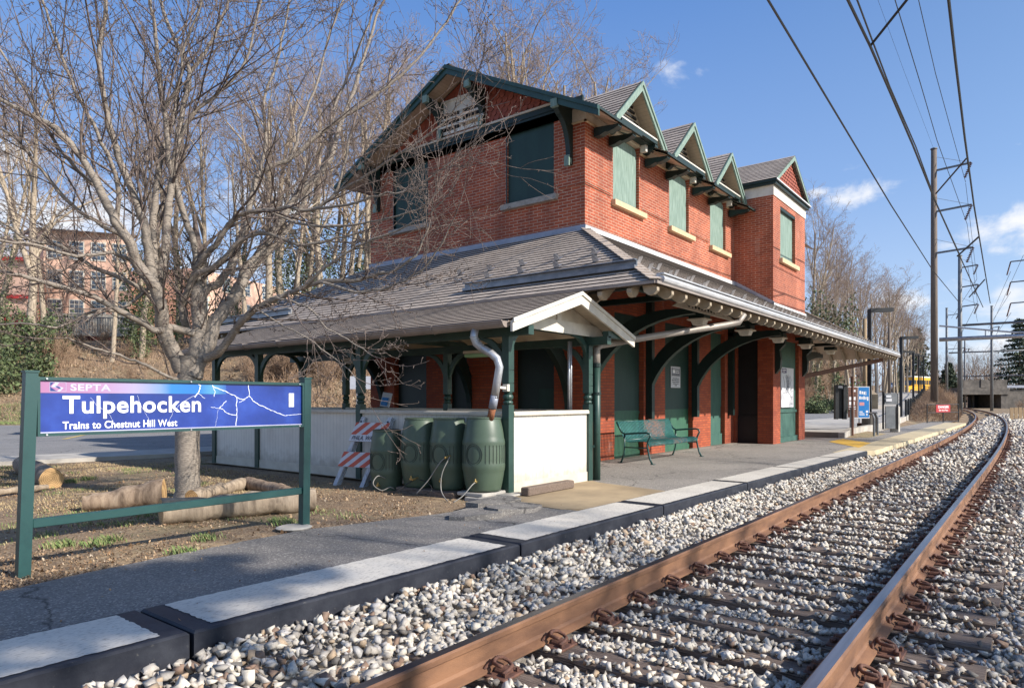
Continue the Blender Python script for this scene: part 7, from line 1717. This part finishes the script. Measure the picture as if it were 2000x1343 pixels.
# grass tufts
C = []; rs3 = np.random.RandomState(8); V = []; F = []
def tuft(x, y, n, h, spread):
    z = ground_z(x, y)
    for _ in range(n):
        a = rs3.uniform(0, 2*np.pi); bx, by = x+rs3.normal(0, spread), y+rs3.normal(0, spread); hh = h*rs3.uniform(.5, 1.1); w = .0028; lx, ly = math.cos(a)*hh*.5, math.sin(a)*hh*.5; o_ = len(V)
        V.extend([(bx-w, by, z-.005), (bx+w, by+w, z-.005), (bx+lx*.4+w*.7, by+ly*.4, z+hh*.65), (bx+lx, by+ly, z+hh)]); F.append((o_, o_+1, o_+2, o_+3))
for _ in range(420):
    d = 5 + 10*rs3.rand(); px = rs3.uniform(-50, 700); q = ud(px, 781, d)
    if dirt_ok(q.x, q.y) and noise.noise(Vector((q.x*.6+40, q.y*.6, 0))) > (.0 if q.y > 7 else .12): tuft(q.x, q.y, 38, rs3.uniform(.02, .055), .07)
for (px, py) in ((402, 1050), (360, 1075), (215, 1052), (560, 1022), (190, 1060), (120, 1062), (170, 935), (140, 940), (545, 1015)): q = uz(px, py); tuft(q.x, q.y, 170, .06, .055)
for _ in range(900):
    px = rs3.uniform(-40, 130); q = uz(px, rs3.uniform(775, 835), .0) if False else ud(px, 781, rs3.uniform(34, 46))
    if -8 < foot_dist(q.x, q.y) < 3: tuft(q.x, q.y, 16, .16, .3)
o = mesh_np('grass', np.array(V), np.array(F), 'grassblade'); tag(o, 'thin grass tufts in the soil round the tree', 'grass', kind='stuff')
V = []; F = []
for _ in range(1500):
    d = 7.5 + 9*rs3.rand(); px = rs3.uniform(-50, 640); q = ud(px, 781, d)
    if dirt_ok(q.x, q.y) and noise.noise(Vector((q.x*.5, q.y*.5, 3))) > -.12: tuft(q.x, q.y, 30, rs3.uniform(.015, .035), .16)
o = mesh_np('dead_grass', np.array(V), np.array(F), 'straw'); tag(o, 'straw coloured dead grass between the tree and the road', 'dead grass', kind='stuff')
# hedge by the lot, ivy masses, evergreen shrubs and pines
def leafy(name, lab, c, size, n, mat, ls, cat, seed, stems=True, parent=None, lumps=7):
    rs_ = np.random.RandomState(seed); o = thing(name, lab, cat, c); L = rs_.normal(0, .38, (lumps, 3))*np.array(size); k = rs_.randint(0, lumps, n); dirs = rs_.normal(size=(n, 3)); dirs /= np.linalg.norm(dirs, axis=1)[:, None]; C = L[k] + dirs*np.array(size)*.42*(rs_.rand(n)**.4)[:, None]*rs_.uniform(.6, 1.1, (lumps,))[k][:, None]; C[:, 2] = np.abs(C[:, 2])
    leaf_cloud(C + np.array(c), rs_.uniform(ls*.6, ls*1.3, n), mat, 'foliage', o, c, seed=seed)
    if stems:
        a, b_ = new_acc(), new_acc(); rg_ = random.Random(seed)
        for i in range(6): grow(a, b_, Vector(c) + Vector((rg_.uniform(-.2, .2)*size[0], rg_.uniform(-.2, .2)*size[1], -.3)), Vector((rg_.uniform(-.4, .4), rg_.uniform(-.4, .4), 1)), size[2]*1.0, .05, 0, rg_, SC)
        acc_mesh('stems', a, 'bark_grey', o, c)
    return o
def at(px, d): q = ud(px, 781, d); return (q.x, q.y, ground_z(q.x, q.y))
leafy('hedge', 'low clipped dark green hedge at the edge of the parking lot', (lambda q: (q[0], q[1], q[2]))(at(1600, 47)), (2.3, 1.6, 1.1), 3600, 'ivy', .07, 'hedge', 41)
leafy('evergreen_shrub', 'green leafy shrub seen under the far end of the canopy', at(1645, 47), (1.3, 1.3, 2.4), 700, 'ivy', .11, 'shrub', 42)
leafy('evergreen_shrub', 'yellow green shrub beside the dark trunk past the canopy', at(1618, 52), (1.4, 1.4, 2.2), 600, 'ivy', .11, 'shrub', 45)
for i, (px, d, sz, n, lab) in enumerate(((-10, 40, (3, 3, 4.5), 3200, 'tall dark ivy mass at the far left behind the sign post'), (18, 47, (3, 3, 5.5), 3400, 'big ivy-covered shrub in front of the red house'), (100, 50, (2, 2, 3.8), 1300, 'ivy-covered shrub between the red house and the apartment block'), (72, 42, (1.5, 1.5, 3.4), 1900, 'short stump smothered in ivy left of the sign'), (300, 52, (3, 3, 9.5), 3600, 'tall ivy-clad thicket behind the cherry trunk'), (415, 55, (2.6, 2.6, 6), 2200, 'dark evergreen thicket to the right of the cherry trunk'), (620, 54, (2.2, 2.2, 12.5), 3300, 'tall ivy column among the trees left of the gable'), (565, 56, (2, 2, 11), 2400, 'ivy column among the trees above the canopy roof'), (690, 55, (2, 2, 12.5), 2600, 'narrow ivy column against the left wall of the station'))):
    leafy('ivy_thicket', lab, at(px, d), sz, n, 'ivy', .12, 'ivy', 50+i, stems=False, lumps=12)
for i, (px, d, sz, n, lab) in enumerate(((1598, 60, (2.2, 2.2, 10.5), 2600, 'ivy-clad tree top just right of the station bay, the left one'), (1645, 58, (1.7, 1.7, 8.2), 2000, 'ivy-clad tree right of the station bay, the right one'))): leafy('ivy_thicket', lab, (lambda q: (q[0], q[1], q[2] + 4.5))(at(px, d)), (sz[0], sz[1], sz[2]*.62), int(n*.7), 'ivy', .13, 'ivy', 70+i, stems=False, lumps=16)
def pine(lab, c, H, R0, n, seed, z0=.2):
    rs_ = np.random.RandomState(seed); o = thing('pine_tree', lab, 'pine tree', c); lv = rs_.randint(0, 17, n); t = z0 + (1-z0)*(lv+rs_.uniform(-.12, .12, n))/17.; a = rs_.randint(0, 9, n)*.698 + lv*1.1 + rs_.normal(0, .16, n); rr = R0*(1-t*.92)*rs_.rand(n)**.6*(1+.3*np.sin(lv*2.3+a*2)); C = np.stack([rr*np.cos(a), rr*np.sin(a), t*H - rr*.12 + rs_.normal(0, .12, n)], 1)
    leaf_cloud(C + np.array(c), rs_.uniform(.16, .38, n), 'pine', 'crown', o, c, up=2, seed=seed); MB().tube([Vector(c)+Vector((0, 0, -.5)), Vector(c)+Vector((0, 0, H*.97))], [.3, .05], 7).build('trunk', 'bark_grey', o, smooth=True, uv=False); return o
pine('large dark pine at the right edge above the bridge', at(1992, 125), 17, 6.5, 5200, 81, .15); pine('second dark pine behind the right mast', at(2035, 125), 19, 6, 6000, 82); pine('small pointed pine between the masts', at(1853, 125), 8.5, 3.4, 3500, 83); pine('evergreen among the bare trees at the top of the ramp', at(1792, 125), 13, 4.2, 2600, 84, .3)
# far wooded ridge
ac = new_acc(); rg = random.Random(77); C = []
for i in range(1500):
    a = rg.uniform(-.25, 1.75); d = rg.uniform(170, 260); x, y = math.cos(a)*d, math.sin(a)*d; z = ground_z(x, y); h = rg.uniform(5, 11); tube_np(ac, [(x, y, z-1), (x+rg.uniform(-1, 1), y, z+h*.6), (x+rg.uniform(-2, 2), y, z+h)], [.25, .16, .05], 3)
    for k in range(9): zz = z+h*rg.uniform(.2, .9); an = rg.uniform(0, 6.28); L = rg.uniform(1.2, 3.2); tube_np(ac, [(x, y, zz), (x+math.cos(an)*L*.6, y+math.sin(an)*L*.6, zz+L*.5), (x+math.cos(an)*L, y+math.sin(an)*L, zz+L*1.1)], [.10, .07, .03], 3)
o = acc_mesh('far_woods', ac, 'twig_grey', None, (0, 0, 0), False); tag(o, 'far-off bare woods along the horizon', 'woods', kind='stuff')

# ------------------------------------------------------------------ the cherry tree in the foreground, limb by limb
ct = thing('cherry_tree', 'large bare cherry tree with spreading banded limbs behind the station sign', 'tree', (4.24, 8.54, 0))
trunk, twigs, spurs = new_acc(), new_acc(), new_acc(); rg = random.Random(101); D0 = 8.62
LIMBS = [  # screen trace, start/end distance, start/end radius
 ([(367,975),(366,930),(366,860),(367,800),(369,740),(371,695)], 8.62, 8.62, .175, .150),
 ([(357,722),(332,676),(318,640),(314,600),(300,555),(268,517),(256,478),(226,433),(194,368),(160,310),(107,250),(40,215),(-30,180)], 8.6, 7.3, .120, .022),
 ([(300,555),(290,500),(282,440),(268,400),(243,339),(221,271),(205,200),(193,100),(207,20),(200,-60)], 8.3, 7.8, .075, .020),
 ([(302,548),(300,495),(300,440),(304,365),(316,300),(335,240),(345,190)], 8.35, 8.7, .070, .024),
 ([(308,560),(322,500),(328,410),(337,350),(346,286),(354,229),(371,143),(343,82),(314,7),(300,-60)], 8.4, 8.8, .070, .018),
 ([(360,180),(371,143),(393,114),(425,57),(446,0),(460,-60)], 8.7, 9.0, .035, .016),
 ([(380,735),(384,678),(390,633),(385,573),(387,520)], 8.62, 8.75, .118, .088),
 ([(387,520),(379,475),(357,410),(343,357),(329,304),(321,214),(311,143),(304,71),(293,0),(285,-70)], 8.75, 8.2, .060, .018),
 ([(387,520),(405,495),(423,475),(447,439),(476,417),(520,412),(560,405),(607,411),(654,379),(672,320),(684,262)], 8.7, 8.0, .052, .014),
 ([(390,600),(400,568),(426,552),(447,525),(462,490),(479,440),(490,393),(503,346),(530,325),(571,307),(643,246),(700,211),(755,170),(812,118),(860,60),(900,0)], 8.7, 9.2, .070, .014),
 ([(376,735),(402,680),(418,633),(445,597),(468,560),(482,525),(507,497),(530,462),(550,425),(586,375),(640,322),(662,250),(690,180),(715,100),(740,20)], 8.6, 9.8, .120, .020),
 ([(470,560),(500,520),(560,450),(600,380),(640,300),(650,220),(690,120),(725,30)], 9.0, 10.0, .050, .016),
 ([(402,700),(432,682),(456,650),(473,627),(500,602),(540,582),(585,565),(625,550),(687,548),(740,535),(775,525),(812,498),(837,445)], 8.55, 7.4, .068, .010),
 ([(378,652),(328,638),(307,645),(268,624),(232,606),(194,585),(155,570),(89,552),(30,535),(-40,520)], 8.6, 7.2, .060, .022),
 ([(345,742),(333,738),(292,716),(253,701),(208,686),(165,672),(128,660)], 8.5, 7.6, .030, .009),
 ([(366,640),(357,600),(366,573),(380,540),(420,520),(470,470),(520,455),(580,478),(640,470),(700,455)], 8.8, 8.2, .065, .012),
 ([(318,620),(290,575),(240,545),(180,520),(120,480),(60,470),(0,430),(-60,400)], 8.5, 7.6, .040, .014),
 ([(250,465),(200,440),(140,400),(80,330),(30,270),(-30,230)], 8.2, 7.4, .035, .014),
 ([(268,517),(220,495),(150,500),(80,480),(10,470),(-60,450)], 8.2, 7.0, .030, .012),
 ([(194,368),(150,330),(90,250),(40,160),(-20,70)], 7.9, 7.2, .030, .012),
 ([(226,433),(230,360),(200,280),(160,200),(120,110),(90,20),(70,-50)], 8.1, 7.4, .034, .012),
 ([(346,286),(380,220),(430,180),(480,120),(500,40),(520,-40)], 8.6, 8.6, .034, .012),
 ([(321,214),(350,160),(360,90),(390,20),(400,-50)], 8.4, 8.0, .025, .012),
 ([(503,346),(520,280),(515,200),(540,120),(560,40),(570,-40)], 8.9, 8.9, .030, .012),
 ([(571,307),(590,240),(620,160),(640,80),(670,0),(690,-60)], 9.0, 9.2, .026, .011),
 ([(586,565),(640,520),(700,480),(760,455),(820,430),(862,395)], 7.9, 7.3, .024, .008),
 ([(625,550),(700,570),(760,560),(820,530),(860,480),(880,440)], 7.8, 7.1, .022, .007),
 ([(607,411),(680,400),(740,380),(800,372),(850,340),(905,290)], 8.1, 7.5, .022, .007),
 ([(654,379),(720,340),(780,300),(850,255),(900,200),(925,175)], 8.0, 7.4, .020, .007),
 ([(520,412),(600,440),(680,440),(760,425),(830,400),(870,350)], 8.3, 7.6, .022, .007),
 ([(540,582),(600,600),(640,640),(690,670),(720,690)], 7.9, 7.4, .018, .006),
 ([(500,602),(560,640),(600,660),(655,700),(700,740)], 8.0, 7.5, .014, .005),
 ([(300,555),(240,600),(180,610),(110,640),(40,630),(-40,640)], 8.4, 7.3, .026, .011),
]
SUBC = dict(seg=[7, 5, 4], wob=[.10, .14, .16], up=[.055, .05, .04], taper=[.75, .75, .6], kids=[(3, 5), (1, 3)], ang=[(25, 60), (25, 60)], len=[(.38, .65), (.35, .6)], sides=[5, 4, 3], split=0, rmin=.0028)
SUBC['from'] = [.15, .2]
allp = []
for li, (tr, da, db, ra, rb) in enumerate(LIMBS):
    P0 = [ud(px, py, lerp(da, db, i/(len(tr)-1))) for i, (px, py) in enumerate(tr)]
    # smooth
    out, rr = [], []
    for i in range(len(P0)-1):
        a, b_, c, d = P0[max(0, i-1)], P0[i], P0[i+1], P0[min(len(P0)-1, i+2)]
        for k in range(4):
            t = k/4; p = .5*((2*b_)+(c-a)*t+(2*a-5*b_+4*c-d)*t*t+(-a+3*b_-3*c+d)*t**3); u = (i+t)/(len(P0)-1); out.append(p + rvec(rg, .006 if li else .0)); rr.append((.86 if li else .88)*lerp(ra, rb, u**.85)*rg.uniform(.95, 1.06))
    out.append(P0[-1]); rr.append(rb)
    if li == 0: rr[0] *= 1.35; rr[1] *= 1.18; out[0].z -= .05
    tube_np(trunk, [tuple(p) for p in out], rr, 14 if ra > .06 else 7)
    if li == 0: continue
    n = len(out); dens = (8 if rb < .012 else 13)
    for c in range(int(n*.30) if ra > .03 else int(n*(.12 if max(q_[1] for q_ in tr) > 600 else (.22 if max(q_[0] for q_ in tr) > 800 else .42)))):
        i = rg.randint(int(n*.22), n-2); d0 = (out[i+1]-out[i]).normalized(); perp = Matrix.Rotation(rg.uniform(0, 6.28), 3, d0) @ d0.orthogonal().normalized(); sp = R(rg.uniform(28, 68)); nd = d0*math.cos(sp) + perp*math.sin(sp) + Vector((0, 0, .18)); L = rg.uniform(.5, 1.5)*(1.0 if i < n*.7 else .75)
        grow(twigs, twigs, out[i], nd, L, min(rr[i]*.45, rg.uniform(.006, .015)), 0, rg, SUBC)
    for c in range(7 if ra > .03 else 3):
        i = rg.randint(int(n*.15), n-3); d0 = (out[i+1]-out[i]).normalized(); perp = Matrix.Rotation(rg.uniform(0, 6.28), 3, d0) @ d0.orthogonal().normalized(); sp = R(rg.uniform(25, 60)); grow(twigs, twigs, out[i], d0*math.cos(sp) + perp*math.sin(sp) + Vector((0, 0, .12)), rg.uniform(1.3, 2.5)*(1 if max(q_[1] for q_ in tr) < 600 else .38)*(.45 if max(q_[0] for q_ in tr) > 800 else 1), min(rr[i]*.5, rg.uniform(.012, .022)), 0, rg, dict(SUBC, kids=[(5, 7), (1, 3)], up=[.03, .05, .04], seg=[9, 5, 4]))
    grow(twigs, twigs, out[-1], out[-1]-out[-2], rg.uniform(.6, 1.1), rb*.9, 0, rg, SUBC)
# short flower spurs and buds on the twigs
allv = [v for v in twigs[0]]
cnt = 0
for V_ in allv:
    if cnt > 15000: break
    for _ in range(2):
        p = V_[rg.randrange(len(V_))]; d = rvec(rg, 1).normalized()*rg.uniform(.012, .03); tube_np(spurs, [tuple(p), tuple(p + np.array(d)*.6), tuple(p + np.array(d))], [.003, .0045, .0055], 3); cnt += 1
acc_mesh('trunk', trunk, 'bark_cherry', ct, (4.24, 8.54, 0)); tw = acc_mesh('branches', twigs, 'twig_cherry', ct, (4.24, 8.54, 0)); acc_mesh('buds', spurs, 'twig_cherry', tw, (4.24, 8.54, 0), False)
# ------------------------------------------------------------------ trees across the tracks, behind the camera: they shade the foreground
for i, (x, y, k, s, lab) in enumerate(((-2.5, -9.0, 0, .62, 'bare tree across the tracks behind the viewer, nearest the camera'), (7, -12.5, 3, .66, 'bare tree across the tracks opposite the shelter'), (16, -14, 0, .7, 'bare tree across the tracks opposite the benches'), (26, -13, 3, .75, 'bare tree across the tracks opposite the bay'), (-9, -13, 3, .7, 'bare tree across the tracks to the far left behind the viewer'), (36, -14, 0, .8, 'bare tree across the tracks opposite the end of the platform'))):
    o = place_copy(protos[k], (x, y, -.3), i*1.3, s, lab); o['group'] = 'trees across the tracks'
leafy('shade_evergreen', 'unseen evergreen clump added across the tracks to shade the path', (4.3, -8.7, 8.3), (2.0, .8, .8), 1000, 'pine', .13, 'tree', 91, stems=False, lumps=9)  # foliage added out of view, placed so its shadow falls on the path
MB().tube([(4.3, -8.7, -.3), (4.3, -8.7, 8.6)], [.14, .07], 8).build('trunk', 'bark_grey', bpy.data.objects['shade_evergreen'], uv=False)
for o in bpy.data.objects:
    if '_b' in o: del o['_b']
